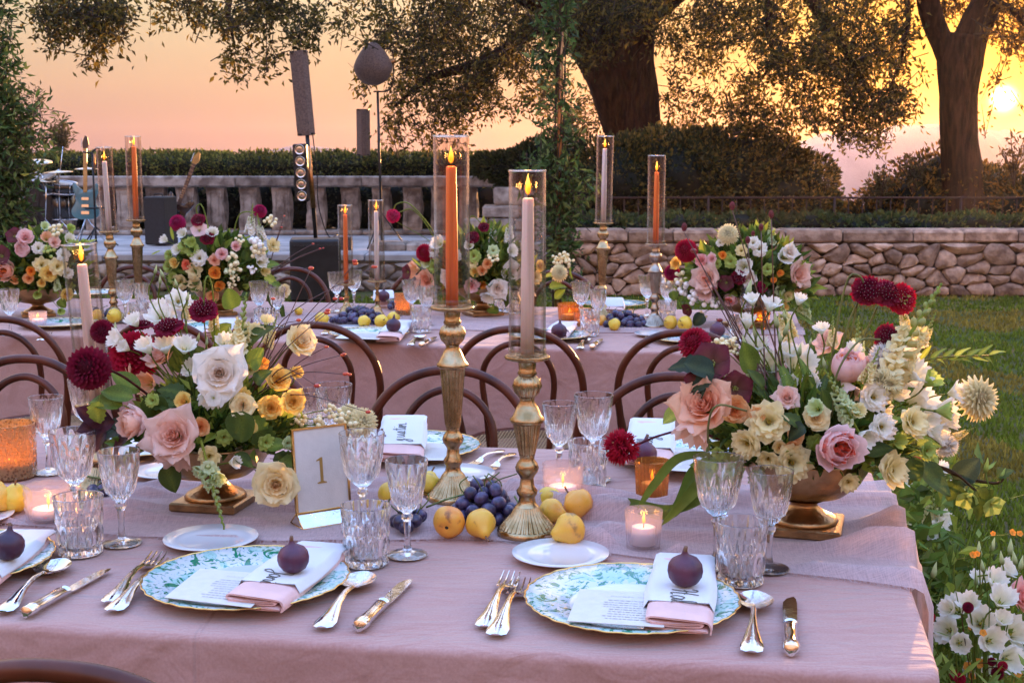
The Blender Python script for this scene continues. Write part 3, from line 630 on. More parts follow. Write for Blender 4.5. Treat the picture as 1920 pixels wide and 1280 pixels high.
tree('oak_tree', 'huge old oak with thick dark trunk spreading over the rounded hedge', [
    ('trunk', [D(1195, 400, 19.5), D(1193, 290, 19.5), D(1188, 200, 19.5), D(1175, 120, 19.4), D(1165, 40, 19.3), D(1160, -60, 19.2), D(1165, -220, 19.2)], [.50, .42, .39, .43, .52, .56, .5]),
    ('branch', [D(1180, 260, 19.5), D(1158, 180, 19.4), D(1120, 100, 19.2), D(1050, 25, 18.7), D(940, -40, 18), D(800, -90, 17.2)], [.30, .34, .33, .26, .2, .12]),
    ('branch', tp([(1080, 10, 18.8), (1010, 45, 18.5), (940, 100, 18.3), (880, 125, 18), (800, 150, 17.8), (740, 200, 17.6)]), [.16, .13, .10, .08, .05, .02]),
    ('branch', tp([(1200, 30, 19.3), (1330, -60, 18.6), (1480, -40, 18), (1560, 60, 17.6), (1600, 120, 17.4), (1640, 190, 17.2)]), [.26, .18, .11, .07, .045, .02]),
    ('branch', tp([(1450, -40, 18), (1440, 40, 17.9), (1448, 110, 17.8), (1420, 160, 17.7)]), [.07, .045, .03, .012]),
    ('branch', tp([(1160, -100, 19.2), (900, -230, 17), (600, -260, 15.5), (300, -220, 14.5), (180, -120, 14.2), (160, 20, 14)]), [.4, .26, .2, .13, .07, .02]),
    ('branch', tp([(600, -250, 15.5), (480, -120, 15.2), (430, 0, 15), (440, 90, 14.9)]), [.12, .08, .04, .01]),
    ('branch', tp([(1500, -30, 18), (1640, -60, 17.3), (1700, 0, 17), (1690, 110, 16.9), (1650, 200, 16.8)]), [.08, .06, .04, .025, .01]),
  ], [
    (150, 15, 90, 38, 14, .5, 1), (110, 50, 42, 36, 14, .4, .9), (195, 55, 45, 42, 14, .4, 1), (172, 105, 12, 20, 14, .2, 1), (125, 85, 14, 18, 14, .2, .8), (65, 8, 25, 12, 14, .2, .6), (222, 20, 22, 45, 14, .3, .9),
    (340, 10, 60, 28, 15, .4, .8), (440, 22, 95, 42, 15, .6, 1), (540, 40, 70, 58, 15, .6, 1), (395, 68, 32, 26, 15, .3, .8), (440, 115, 20, 35, 15, .3, .9), (498, 118, 12, 30, 15, .2, .9), (570, 85, 34, 22, 15, .3, .8), (600, 30, 20, 50, 15, .3, .6), (300, 40, 14, 20, 15, .2, .7),
    (690, 40, 62, 48, 17, 1, .9), (800, 30, 90, 60, 17.6, 1, 1.0), (900, 50, 110, 80, 18, 1.2, 1.1), (760, 110, 60, 50, 17.6, 1, 1.0), (700, 150, 40, 30, 17.6, .8, .6), (840, 140, 90, 60, 18, 1, 1.2), (740, 200, 45, 45, 17.6, .7, .8), (735, 255, 18, 30, 17.6, .4, .9), (815, 215, 50, 50, 17.8, .7, .9), (880, 200, 50, 45, 18, .7, .9), (800, 270, 18, 22, 17.8, .4, .9), (865, 255, 20, 18, 18, .4, .8), (930, 160, 60, 60, 18.2, 1, .9), (915, 225, 18, 22, 18, .4, .8), (985, 120, 55, 70, 18.6, 1, .9), (1000, 190, 40, 40, 18.8, .8, .6), (1080, 190, 60, 60, 20.5, 1, .9), (1100, 240, 50, 30, 20.5, .8, .7), (1000, 30, 80, 50, 18.4, 1, 1.2),
    (1160, 20, 95, 50, 17.8, .8, 1.7), (1110, 70, 50, 50, 17.9, .6, 1.3), (1215, 60, 35, 30, 18, .5, .7), (1290, 30, 70, 60, 19, 1, 1.0), (1300, 120, 55, 60, 19, 1, .9), (1290, 200, 45, 50, 19, .8, .9), (1260, 250, 20, 22, 19, .4, .7), (1380, 40, 90, 60, 18.4, 1, 1.0), (1350, 160, 40, 60, 18.6, .8, .7),
    (1480, 60, 110, 80, 17.8, 1, 1.2), (1450, 170, 60, 60, 17.6, .8, 1.0), (1400, 215, 50, 35, 17.8, .7, .9), (1480, 230, 50, 35, 17.6, .7, 1.0), (1560, 170, 70, 80, 17.4, .8, 1.1), (1600, 60, 100, 80, 17.3, 1, 1.2), (1640, 160, 70, 70, 17.1, .8, 1.1), (1690, 190, 65, 38, 17, .6, 1.0), (1610, 240, 70, 30, 17.2, .6, .9), (1640, 278, 14, 24, 17.2, .3, 1), (1500, 262, 25, 10, 17.4, .3, .7), (1690, 60, 28, 60, 17, .6, .9), (1720, 140, 20, 20, 17, .4, .7),
    (600, 150, 1, 1, 17, .1, 0)], .030, 41, loc=tuple(b0), above=[(-1.5, 19, 5.6, 4.5, 3.5, 1.3, 1600), (3.5, 18.5, 5.4, 3.4, 3, 1.2, 1200), (-5.5, 16, 4.6, 3.0, 2, .8, 500)])
b1 = D(1806, 400, 17.2)
tree('forked_tree', 'sunlit tree with a forked trunk standing in front of the low sun', [
    ('trunk', tp([(1806, 430, 17.2), (1806, 340, 17.2), (1800, 260, 17.2), (1797, 180, 17.2), (1800, 120, 17.2), (1812, 70, 17.2)]), [.30, .26, .225, .23, .29, .27]),
    ('branch', tp([(1800, 130, 17.2), (1768, 80, 17.2), (1744, 20, 17.1), (1730, -70, 17), (1700, -260, 16.8)]), [.22, .15, .14, .13, .08]),
    ('branch', tp([(1812, 90, 17.2), (1835, 40, 17.2), (1860, -20, 17.2), (1900, -160, 17.2), (1960, -330, 17)]), [.22, .21, .18, .14, .08]),
    ('branch', tp([(1850, 0, 17.2), (1910, 30, 17), (1960, 110, 16.8), (1965, 230, 16.6)]), [.08, .05, .03, .01])],
  [(1900, 40, 55, 50, 17, .6, 1.1), (1960, 60, 60, 60, 17, .6, 1.1), (1880, 130, 38, 34, 17, .5, .5), (1862, 235, 20, 34, 17, .5, .45), (1905, 215, 30, 26, 17, .5, .22), (1920, 100, 40, 40, 17, .5, .7), (1965, 180, 40, 60, 17, .5, .25), (1905, 285, 26, 26, 17, .5, .3), (1960, 290, 40, 40, 17, .5, .25), (1790, 30, 22, 26, 17.4, .4, .8), (1740, 295, 15, 12, 17, .3, .0), (1760, 15, 20, 20, 17.6, .4, .8), (2010, 120, 30, 40, 17, .5, .4)],
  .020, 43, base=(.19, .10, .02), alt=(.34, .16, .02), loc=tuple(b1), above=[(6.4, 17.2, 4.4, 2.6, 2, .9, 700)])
# ================================================================ TABLES
def clothmat(name, col, col2, creases):
    m, t, b, o = nodes(name); l = t.links.new; tc = nn(t, 'ShaderNodeTexCoord')
    b.inputs['Roughness'].default_value = .9; b.inputs['Sheen Weight'].default_value = .25; b.inputs['Specular IOR Level'].default_value = .15
    n1 = nn(t, 'ShaderNodeTexNoise'); n1.inputs['Scale'].default_value = 3; n1.inputs['Detail'].default_value = 5; l(tc.outputs['Object'], n1.inputs['Vector'])
    n2 = nn(t, 'ShaderNodeTexNoise'); n2.inputs['Scale'].default_value = 260; l(tc.outputs['Object'], n2.inputs['Vector'])
    mx = nn(t, 'ShaderNodeMix', data_type='RGBA'); mx.inputs['A'].default_value = (*col, 1); mx.inputs['B'].default_value = (*col2, 1)
    ad = nn(t, 'ShaderNodeMath', operation='ADD'); l(n1.outputs['Fac'], ad.inputs[0]); l(n2.outputs['Fac'], ad.inputs[1]); hf = nn(t, 'ShaderNodeMapRange'); hf.inputs['From Min'].default_value = .7; hf.inputs['From Max'].default_value = 1.3; l(ad.outputs[0], hf.inputs['Value'])
    l(hf.outputs[0], mx.inputs['Factor']); l(mx.outputs['Result'], b.inputs['Base Color'])
    # soft rumples + thread
    n3 = nn(t, 'ShaderNodeTexNoise'); n3.inputs['Scale'].default_value = 4; n3.inputs['Detail'].default_value = 3; n3.inputs['Distortion'].default_value = .6
    mp = nn(t, 'ShaderNodeMapping'); mp.inputs['Scale'].default_value = (1, 2.2, 1); l(tc.outputs['Object'], mp.inputs[0]); l(mp.outputs[0], n3.inputs['Vector'])
    bp = nn(t, 'ShaderNodeBump'); bp.inputs['Strength'].default_value = .8; bp.inputs['Distance'].default_value = .035; l(n3.outputs['Fac'], bp.inputs['Height'])
    wv = nn(t, 'ShaderNodeTexWave', bands_direction='X'); wv.inputs['Scale'].default_value = 300; wv.inputs['Distortion'].default_value = 1.5; l(tc.outputs['Object'], wv.inputs['Vector'])
    b2 = nn(t, 'ShaderNodeBump'); b2.inputs['Strength'].default_value = .18; b2.inputs['Distance'].default_value = .002; l(wv.outputs['Fac'], b2.inputs['Height']); n5 = nn(t, 'ShaderNodeTexNoise'); n5.inputs['Scale'].default_value = 1; n5.inputs['Detail'].default_value = 3; n5.inputs['Distortion'].default_value = 1.2; mp5 = nn(t, 'ShaderNodeMapping'); mp5.inputs['Scale'].default_value = (7, 26, 9); mp5.inputs['Rotation'].default_value = (0, 0, .25); l(tc.outputs['Object'], mp5.inputs[0]); l(mp5.outputs[0], n5.inputs['Vector']); b5 = nn(t, 'ShaderNodeBump'); b5.inputs['Strength'].default_value = .55; b5.inputs['Distance'].default_value = .012; l(n5.outputs['Fac'], b5.inputs['Height']); l(bp.outputs[0], b5.inputs['Normal']); l(b5.outputs[0], b2.inputs['Normal'])
    last = b2
    # pressed creases: narrow ridges at given object-space x
    for cxs in creases:
        sp = nn(t, 'ShaderNodeSeparateXYZ'); l(tc.outputs['Object'], sp.inputs[0]); sb = nn(t, 'ShaderNodeMath', operation='SUBTRACT'); l(sp.outputs['X'], sb.inputs[0]); sb.inputs[1].default_value = cxs
        nj = nn(t, 'ShaderNodeMath', operation='ABSOLUTE'); l(sb.outputs[0], nj.inputs[0]); mr_ = nn(t, 'ShaderNodeMapRange', interpolation_type='SMOOTHSTEP'); mr_.inputs['From Max'].default_value = .006; mr_.inputs['To Min'].default_value = 1; mr_.inputs['To Max'].default_value = 0; l(nj.outputs[0], mr_.inputs['Value'])
        bb = nn(t, 'ShaderNodeBump'); bb.inputs['Strength'].default_value = .6; bb.inputs['Distance'].default_value = .004; l(mr_.outputs[0], bb.inputs['Height']); l(last.outputs[0], bb.inputs['Normal']); last = bb
    l(last.outputs[0], b.inputs['Normal']); return m
M['cloth'] = clothmat('blush_tablecloth', (.50, .29, .245), (.42, .22, .185), [-.62, -.155, .33])
def cloth(name, label, FL, FR, BR, BL, seed, flare=.03):
    c = (FL+FR+BR+BL)/4; c.z = 0; o = tag(obj(name, None), label, 'tablecloth') if False else None
    Q = [Vector((p.x, p.y)) for p in (FL, FR, BR, BL)]; per = []; rad = .03
    for i in range(4):
        A, B_, C_ = Q[i-1], Q[i], Q[(i+1) % 4]; d1 = (B_-A).normalized(); d2 = (C_-B_).normalized()
        n1 = Vector((d1.y, -d1.x)); n2 = Vector((d2.y, -d2.x)); ctr = B_-d1*rad+d2*rad
        for k in range(9):
            a = k/8; n_ = (n1*(1-a)+n2*a).normalized(); per.append((B_-(n1+n2)*rad+n_*rad, n_))
        Lk = (C_-B_).length-2*rad; m = int(Lk/.02)
        for k in range(1, m): per.append((B_+d2*(rad+Lk*k/m)+n2*0, n2))
    A_ = (Q[0]+Q[3])/2; B_ = (Q[1]+Q[2])/2; dd = (B_-A_).normalized(); hw = (Q[1]-Q[2]).length/2; A_ += dd*hw; B_ -= dd*hw
    def med(p):
        t = max(0, min(1, (p-A_).dot(B_-A_)/(B_-A_).length_squared)); return A_+(B_-A_)*t
    rings = []
    for t in (0, .2, .4, .6, .75, .87, .94, .975, .99):
        r = []
        for p, n_ in per:
            q = med(p).lerp(p-n_*.012, t); r.append((q.x-c.x, q.y-c.y, .75+.0012*noise.noise(Vector((q.x*6, q.y*14, seed)))*(1-t)))
        rings.append(r)
    for k in range(1, 6):
        a = k/5*math.pi/2; rings.append([(p.x-n_.x*.012*(1-math.sin(a))-c.x, p.y-n_.y*.012*(1-math.sin(a))-c.y, .75-.012*(1-math.cos(a))) for p, n_ in per])
    s_ = [0]
    for i in range(1, len(per)): s_.append(s_[-1]+(per[i][0]-per[i-1][0]).length)
    for k in range(1, 22):
        dpt = .735*k/21; r = []
        for (p, n_), s in zip(per, s_):
            f = dpt/.735; wv = noise.noise(Vector((s*2.6, seed*7, f*.5)))*.085+noise.noise(Vector((s*6.5, seed, f*.8)))*.03
            cor = min((p-q).length for q in Q); cf = math.exp(-(cor/.10)**2)*.05
            off = .002+f**1.25*(flare+wv*1.0+cf); r.append((p.x+n_.x*off-c.x, p.y+n_.y*off-c.y, .738-dpt))
        rings.append(r)
    mb = MB(); loft(mb, rings, True, False, False)
    return tag(obj(name, mesh(name, mb, M['cloth'], True), None, tuple(c)), label, 'tablecloth')
V3 = lambda x, y, z=0: Vector((x, y, z))
cloth('tablecloth', 'blush linen tablecloth of the near banquet table reaching the grass', V3(-2.3, 1.975), V3(.545, 1.545), V3(.795, 2.80), V3(-2.1, 3.205), 1)
cloth('tablecloth', 'blush linen tablecloth of the farther banquet table by the stone wall', V3(-3.4, 5.28), V3(1.035, 4.372), V3(1.291, 5.80), V3(-3.2, 6.62), 2)
FLAT = [(*U(x, y)[:2], r) for x, y, r in [(405, 946, .085), (1506, 992, .085), (850, 935, .06), (988, 1000, .06), (196, 915, .06), (578, 985, .06), (229, 1018, .04), (1343, 1058, .04), (1441, 1066, .04), (1206, 1026, .035), (1222, 940, .035), (842, 977, .035), (901, 985, .03), (1068, 991, .035), (92, 975, .04), (144, 990, .04), (681, 996, .04), (764, 1040, .03), (72, 592, .1), (412, 590, .1), (905, 590, .1), (1400, 612, .1)]]
# gauze runners
def gauzemat():
    m, t, b, o = nodes('gauze'); l = t.links.new; tc = nn(t, 'ShaderNodeTexCoord')
    b.inputs['Base Color'].default_value = (.64, .46, .44, 1); b.inputs['Roughness'].default_value = .95; b.inputs['Sheen Weight'].default_value = .3
    wv = nn(t, 'ShaderNodeTexNoise'); wv.inputs['Scale'].default_value = 1; mp = nn(t, 'ShaderNodeMapping'); mp.inputs['Scale'].default_value = (50, 900, 60); l(tc.outputs['Object'], mp.inputs[0]); l(mp.outputs[0], wv.inputs['Vector'])
    w2 = nn(t, 'ShaderNodeTexNoise'); w2.inputs['Scale'].default_value = 1; mp2 = nn(t, 'ShaderNodeMapping'); mp2.inputs['Scale'].default_value = (900, 50, 60); l(tc.outputs['Object'], mp2.inputs[0]); l(mp2.outputs[0], w2.inputs['Vector'])
    ad = nn(t, 'ShaderNodeMath', operation='ADD'); l(wv.outputs[0], ad.inputs[0]); l(w2.outputs[0], ad.inputs[1])
    bp = nn(t, 'ShaderNodeBump'); bp.inputs['Strength'].default_value = .25; bp.inputs['Distance'].default_value = .002; l(ad.outputs[0], bp.inputs['Height']); l(bp.outputs[0], b.inputs['Normal'])
    tr = nn(t, 'ShaderNodeBsdfTransparent'); ms = nn(t, 'ShaderNodeMixShader'); mr_ = nn(t, 'ShaderNodeMapRange'); mr_.inputs['From Min'].default_value = .75; mr_.inputs['From Max'].default_value = 1.2; mr_.inputs['To Min'].default_value = .38; mr_.inputs['To Max'].default_value = .08
    l(ad.outputs[0], mr_.inputs['Value']); l(mr_.outputs[0], ms.inputs[0])
    tl = nn(t, 'ShaderNodeBsdfTranslucent'); tl.inputs[0].default_value = (.64, .46, .44, 1); m2 = nn(t, 'ShaderNodeMixShader'); m2.inputs[0].default_value = .25; l(b.outputs[0], m2.inputs[1]); l(tl.outputs[0], m2.inputs[2])
    l(m2.outputs[0], ms.inputs[1]); l(tr.outputs[0], ms.inputs[2]); l(ms.outputs[0], o.inputs[0]); return m
M['gauze'] = gauzemat()
def runner(label, low, up, n, m, seed, droprow, amp=.024):
    lo = [U(x, y) for x, y in low]; hi = [U(x, y) for x, y in up]
    lo = smoothpath(lo, 12); hi = smoothpath(hi, 12); c = lo[0].lerp(hi[-1], .5); c.z = .7525
    def at(P, t): f = t*(len(P)-1); i = min(int(f), len(P)-2); return P[i].lerp(P[i+1], f-i)
    rows = []
    for j in range(n+1):
        s = j/n; row = []; a = at(lo, s); b_ = at(hi, s); S = (a-lo[0]).length
        for i in range(m+1):
            t = i/m; tt = t+.05*noise.noise(Vector((S*3, t*2, seed))); p = a.lerp(b_, tt)
            ph = tt*7.5+1.3*noise.noise(Vector((S*1.7, tt*1.1, seed+5)))+.8*S
            h = amp*max(0, math.sin(ph*2*math.pi/1.7))**2*(.3+.7*abs(noise.noise(Vector((S*2.3, tt*3, seed+9))))*2.2)*(1+1.1*s*s)
            for fx, fy, fr_ in FLAT:
                dd = math.hypot(p.x-fx, p.y-fy)
                if dd < fr_*1.9: h *= max(0, min(1, (dd-fr_)/(fr_*.9)))**1
            h += .0005*max(0, noise.noise(Vector((S*14, tt*22, seed)))); h *= min(1, t*12+.15, (1-t)*12+.15)
            row.append((p.x, p.y, .7525+h+.0015))
        rows.append(row)
    if droprow:
        last = rows[-1]; prev = rows[-2]
        for k in range(1, 12):
            row = []
            for i, (q, pr) in enumerate(zip(last, prev)):
                d = Vector((q[0]-pr[0], q[1]-pr[1], 0)).normalized()
                o_ = .020+.01*k/11+.012*max(0, math.sin(i*.5)) if k > 1 else .014
                row.append((q[0]+d.x*o_, q[1]+d.y*o_, (q[2]-.006 if k == 1 else .748-(k-1)*.028*(1+.25*math.sin(i*.21)))))
            rows.append(row)
    mb = MB(); rows = [[(x-c.x, y-c.y, z-c.z) for x, y, z in r] for r in rows]; loft(mb, rows, False)
    o = obj('gauze_runner', mesh('gauze_runner', mb, M['gauze']), None, tuple(c)); tag(o, label, 'table runner', 'gauze runners along the tables')
    fb = MB(); rr_ = random.Random(seed)
    for j in range(0, n, 1):
        for q in range(3):
            a = Vector(rows[j][0]); b_ = Vector(rows[j][1]); d = (a-b_).normalized(); s0 = a+(Vector(rows[j+1][0])-a)*rr_.random(); L_ = rr_.uniform(.006, .018)
            e = s0+d*L_+Vector((rr_.uniform(-.006, .006), 0, 0)); s0.z = max(.001, s0.z); e.z = .0012; w = Vector((.0004, .0002, 0)); fb.add([s0-w, s0+w, e+w, e-w], [(0, 1, 2, 3)])
    obj('frayed_edge', mesh('frayed_edge', fb, M['gauze'], False), o, kind='stuff')
    return o
runner('wrinkled blush gauze runner down the middle of the near table, spilling over its right end',
       [(-330, 960), (60, 985), (135, 992), (230, 1004), (480, 1014), (700, 1014), (960, 1016), (1240, 1046), (1500, 1080), (1716, 1106)],
       [(-330, 900), (60, 912), (200, 905), (330, 900), (520, 898), (720, 902), (960, 915), (1240, 922), (1450, 912), (1655, 905)], 260, 48, 3, True)
runner('pale gauze runner down the middle of the farther table',
       [(-250, 588), (100, 603), (300, 606), (560, 611), (800, 617), (1000, 622), (1250, 624), (1510, 628)],
       [(-250, 572), (100, 578), (300, 583), (560, 588), (800, 592), (1000, 594), (1250, 600), (1497, 606)], 160, 24, 4, False, .012)

# ================================================================ CHAIRS
def canemat():
    m, t, b, o = nodes('cane_weave'); l = t.links.new; tc = nn(t, 'ShaderNodeTexCoord'); b.inputs['Base Color'].default_value = (.30, .17, .07, 1); b.inputs['Roughness'].default_value = .6
    ck = nn(t, 'ShaderNodeTexChecker'); ck.inputs['Scale'].default_value = 130; mp = nn(t, 'ShaderNodeMapping'); mp.inputs['Rotation'].default_value = (0, 0, .785); l(tc.outputs['Object'], mp.inputs[0]); l(mp.outputs[0], ck.inputs['Vector'])
    tr = nn(t, 'ShaderNodeBsdfTransparent'); ms = nn(t, 'ShaderNodeMixShader'); ml = nn(t, 'ShaderNodeMath', operation='MULTIPLY'); ml.inputs[1].default_value = .75; l(ck.outputs['Fac'], ml.inputs[0]); l(ml.outputs[0], ms.inputs[0]); l(b.outputs[0], ms.inputs[1]); l(tr.outputs[0], ms.inputs[2]); l(ms.outputs[0], o.inputs[0]); return m
M['cane'] = canemat()
def chair_parts():
    P = {}
    mb = MB(); pts = [(-.205, -.235, 0), (-.190, -.195, .25), (-.185, -.170, .46), (-.205, -.180, .60), (-.213, -.195, .69), (-.195, -.210, .77), (-.145, -.222, .835), (-.075, -.230, .872), (0, -.233, .882)]
    pts = pts+[(-x, y, z) for x, y, z in pts[-2::-1]]; Q = smoothpath(pts, 5); tube(mb, Q, [.0125 if 14 < i < len(Q)-15 else .0145 for i in range(len(Q))], 10); P['back_hoop'] = mesh('back_hoop', mb, M['hoopwood'])
    mb = MB(); pts = [(-.098, -.165, .465), (-.108, -.180, .60), (-.118, -.195, .70), (-.105, -.208, .765), (-.062, -.218, .815), (0, -.223, .835)]
    pts = pts+[(-x, y, z) for x, y, z in pts[-2::-1]]; tube(mb, smoothpath(pts, 5), .0105, 9); P['inner_hoop'] = mesh('inner_hoop', mb, M['hoopwood'])
    mb = MB(); ring = []
    for i in range(36):
        a = 2*math.pi*i/36; ring.append((.20*math.cos(a), .01+.20*math.sin(a), .455))
    tube(mb, ring, .019, 8, closed=True); P['seat_frame'] = mesh('seat_frame', mb, M['hoopwood'])
    mb = MB(); lathe(mb, [(.187, .468), (.12, .464), (.0005, .462)], 28, c=(0, .01, 0)); P['cane_seat'] = mesh('cane_seat', mb, M['cane'])
    mb = MB(); tube(mb, smoothpath([(0, 0, .45), (.012, .012, .25), (.028, .03, 0)], 5), [.017, .015, .0115], 9); P['leg'] = mesh('chair_leg', mb, M['hoopwood'])
    mb = MB(); tube(mb, [(.158*math.cos(2*math.pi*i/30), .005+.158*math.sin(2*math.pi*i/30), .25) for i in range(30)], .009, 7, closed=True); P['leg_ring'] = mesh('leg_ring', mb, M['hoopwood']); return P
CP = chair_parts()
t = thing('bentwood_chair', '', 'chair')
for k in ('back_hoop', 'inner_hoop', 'seat_frame', 'cane_seat', 'leg_ring'): obj(k, CP[k], t)
obj('leg', CP['leg'], t, (.14, .15, 0)); obj('leg', CP['leg'], t, (-.14, .15, 0), (0, 0, 0), (-1, 1, 1)); CH0 = t
def chair_at(px, py, Y, rz, label, g, first=[True]):
    a = ray(px, py); x = a.x*Y/a.y    # hoop top
    c = math.cos(rz); s = math.sin(rz); ox = .233*(-s)*-1; oy = .233*c      # origin is .233 ahead of the hoop
    lx, ly = 0, -.233; hx = lx*c-ly*s; hy = lx*s+ly*c
    loc = (x-hx, Y-hy, 0)
    if first[0]: first[0] = False; CH0.location = loc; CH0.rotation_euler = (0, 0, rz); CH0['label'] = label; CH0['group'] = g
    else: dup(CH0, loc, (0, 0, rz), label, group=g)
G1, G2, G3, G4 = 'bentwood chairs behind the near table', 'bentwood chairs on the near side of the farther table', 'bentwood chairs behind the farther table', 'bentwood chairs in front of the near table'
YW = math.radians(-9)
for px, py, Y, lab in [(50, 680, 3.42, 'dark bentwood chair behind the near table at its left, in front of the left dahlia'), (455, 688, 3.30, 'dark bentwood chair mostly hidden behind the left flower bowl'),
                       (845, 694, 3.22, 'dark bentwood chair tucked in behind the tall candlesticks'), (1270, 702, 3.12, 'dark bentwood chair tucked in behind the red carnation and right flower bowl')]:
    chair_at(px, py, Y, math.pi+YW, lab, G1)
for px, py, Y, lab in [(2, 622, 4.35, 'leftmost bentwood chair pulled to the near side of the farther table'), (300, 625, 4.25, 'bentwood chair at the farther table seen behind white lisianthus of the left bowl'), (588, 629, 4.18, 'bentwood chair at the farther table behind the red berry twigs'),
                       (968, 617, 4.07, 'bentwood chair at the farther table between the two tall near candlesticks'), (1285, 640, 3.98, 'bentwood chair at the farther table beside the dark hellebores')]:
    chair_at(px, py, Y, YW, lab, G2)
for px, py, Y, lab in [(255, 505, 6.75, 'bentwood chair behind the farther table near the gold candlesticks'), (545, 513, 6.62, 'bentwood chair behind the farther table in front of the black subwoofer'), (805, 517, 6.50, 'bentwood chair behind the farther table left of the tall orange candle'), (1045, 512, 6.40, 'bentwood chair behind the farther table at the foot of the garland pole')]:
    chair_at(px, py, Y, math.pi+YW, lab, G3)
chair_at(100, 1264, 1.245, YW, 'bentwood chair whose top rail shows at the lower left edge', G4)

# ================================================================ GLASS
def tri(x): x = x % 1; return abs(x-.5)*2
def goblet_mesh(name, r, h, n=96):
    mb = MB(); bz = h*.47; bh = h-bz
    def cut(a, rr, z):
        if z < bz+.002 or rr < r*.25: 
            return 1+.05*tri(a*8/(2*math.pi)) if (z > .012 and z < bz) else 1
        f = (z-bz)/bh
        if f > .80: return 1
        k = 12*a/(2*math.pi); d = .15*(1-tri(k))*max(0, 1-f/.78)**.5
        if f < .45: d += .17*(tri(k*2+f*9)*tri(k*2-f*9))
        return 1-d
    out = [(.0005, 0), (r*.90, 0), (r*.94, .0015), (r*.90, .003), (r*.5, .005), (r*.22, .009), (.0055, .02), (.0045, h*.2), (.0058, h*.30), (.0062, h*.36), (.0095, h*.395), (.0100, h*.415), (.0068, h*.44), (.009, bz-.001)]
    bowl = [(.016, bz+.003), (r*.56, bz+.010), (r*.68, bz+bh*.16), (r*.78, bz+bh*.28), (r*.855, bz+bh*.42), (r*.90, bz+bh*.55), (r*.94, bz+bh*.70), (r*.965, bz+bh*.82), (r, h-.001), (r-.0006, h), (r-.0016, h-.0006)]
    inn = [(r*.965-.0022, bz+bh*.82), (r*.90-.003, bz+bh*.55), (r*.84-.0035, bz+bh*.40), (r*.72-.004, bz+bh*.24), (r*.5, bz+.0135), (.0005, bz+.010)]
    lathe(mb, out+bowl, n, cut); k = len(mb.v)-n; lathe(mb, [bowl[-1]]+inn, n); return mesh(name, mb, M['crystal'], True, 14)
GOB = goblet_mesh('goblet', .0405, .178); GOBS = goblet_mesh('small_goblet', .0355, .162)
def tumbler_mesh(name='tumbler', r=.041, h=.098, n=80, m='crystal', wall=.003, base=.011, deep=.14):
    mb = MB()
    def cut(a, rr, z):
        f = z/h
        if f > .84 or f < .06 or rr < r*.5: return 1
        k = 10*a/(2*math.pi); return 1-deep*(1-max(0, min(1, 2.2*tri(k+f*1.6)*tri(k-f*1.6))))*(1 if f < .55 else .5)
    prof = [(.0005, 0), (r*.80, 0), (r*.87, .002)]+[(r*(.88+.12*f), h*f) for f in np.linspace(.06, .84, 15)]+[(r, h-.001), (r-.001, h), (r-wall*.8, h-.001)]
    lathe(mb, prof, n, cut); lathe(mb, [(r-wall*.8, h-.001), (r*.96-wall, h*.6), (r*.88-wall, base+.006), (r*.7, base), (.0005, base)], n); return mesh(name, mb, M[m], True, 14)
TUM = tumbler_mesh()
def glass(kind, px, py, label, cat, group):
    p = U(px, py, .7535); me, nm = {'g': (GOB, 'crystal_goblet'), 's': (GOBS, 'small_crystal_goblet'), 't': (TUM, 'crystal_tumbler')}[kind]
    o = obj(nm, me, None, tuple(p), (0, 0, random.uniform(0, 6))); tag(o, label, cat, group)
GL1 = 'cut crystal glasses on the near table'; GL2 = 'cut crystal glasses on the farther table'
for k, x, y, lab in [
    ('g', 144, 990, 'large cut crystal goblet behind the tumbler at the left, beside the lit clear votive'), ('s', 229, 1018, 'small cut crystal goblet right of the left tumbler, its foot on the gauze'),
    ('t', 151, 1036, 'cut crystal tumbler above the leftmost silver spoon'), ('s', 92, 885, 'cut crystal goblet standing by the big gold speckled votive'), ('g', 168, 858, 'cut crystal goblet behind the big dark dahlia and its candle'),
    ('g', 681, 996, 'large cut crystal goblet just right of the table number'), ('s', 764, 1040, 'small cut crystal goblet in front of the grapes left of the candlesticks'), ('t', 687, 1056, 'cut crystal tumbler right of the table number, above the middle spoon'),
    ('g', 628, 872, 'cut crystal goblet behind the table number, its rim against the chair'), ('s', 585, 868, 'small cut crystal goblet half hidden by yellow roses'), 
    ('s', 1048, 900, 'small cut crystal goblet right of the blush candle, at the back'), ('g', 1112, 898, 'large cut crystal goblet at the back left of the red carnation'), ('t', 1102, 916, 'cut crystal tumbler between the back goblets and the red carnation'), 
    ('g', 1343, 1058, 'large cut crystal goblet left of the right flower bowl foot'), ('s', 1441, 1066, 'small cut crystal goblet in front of the right flower bowl foot'), ('t', 1388, 1090, 'cut crystal tumbler above the rightmost silver spoon')]:
    glass(k, x, y, lab, 'tumbler' if k == 't' else 'goblet', GL1)
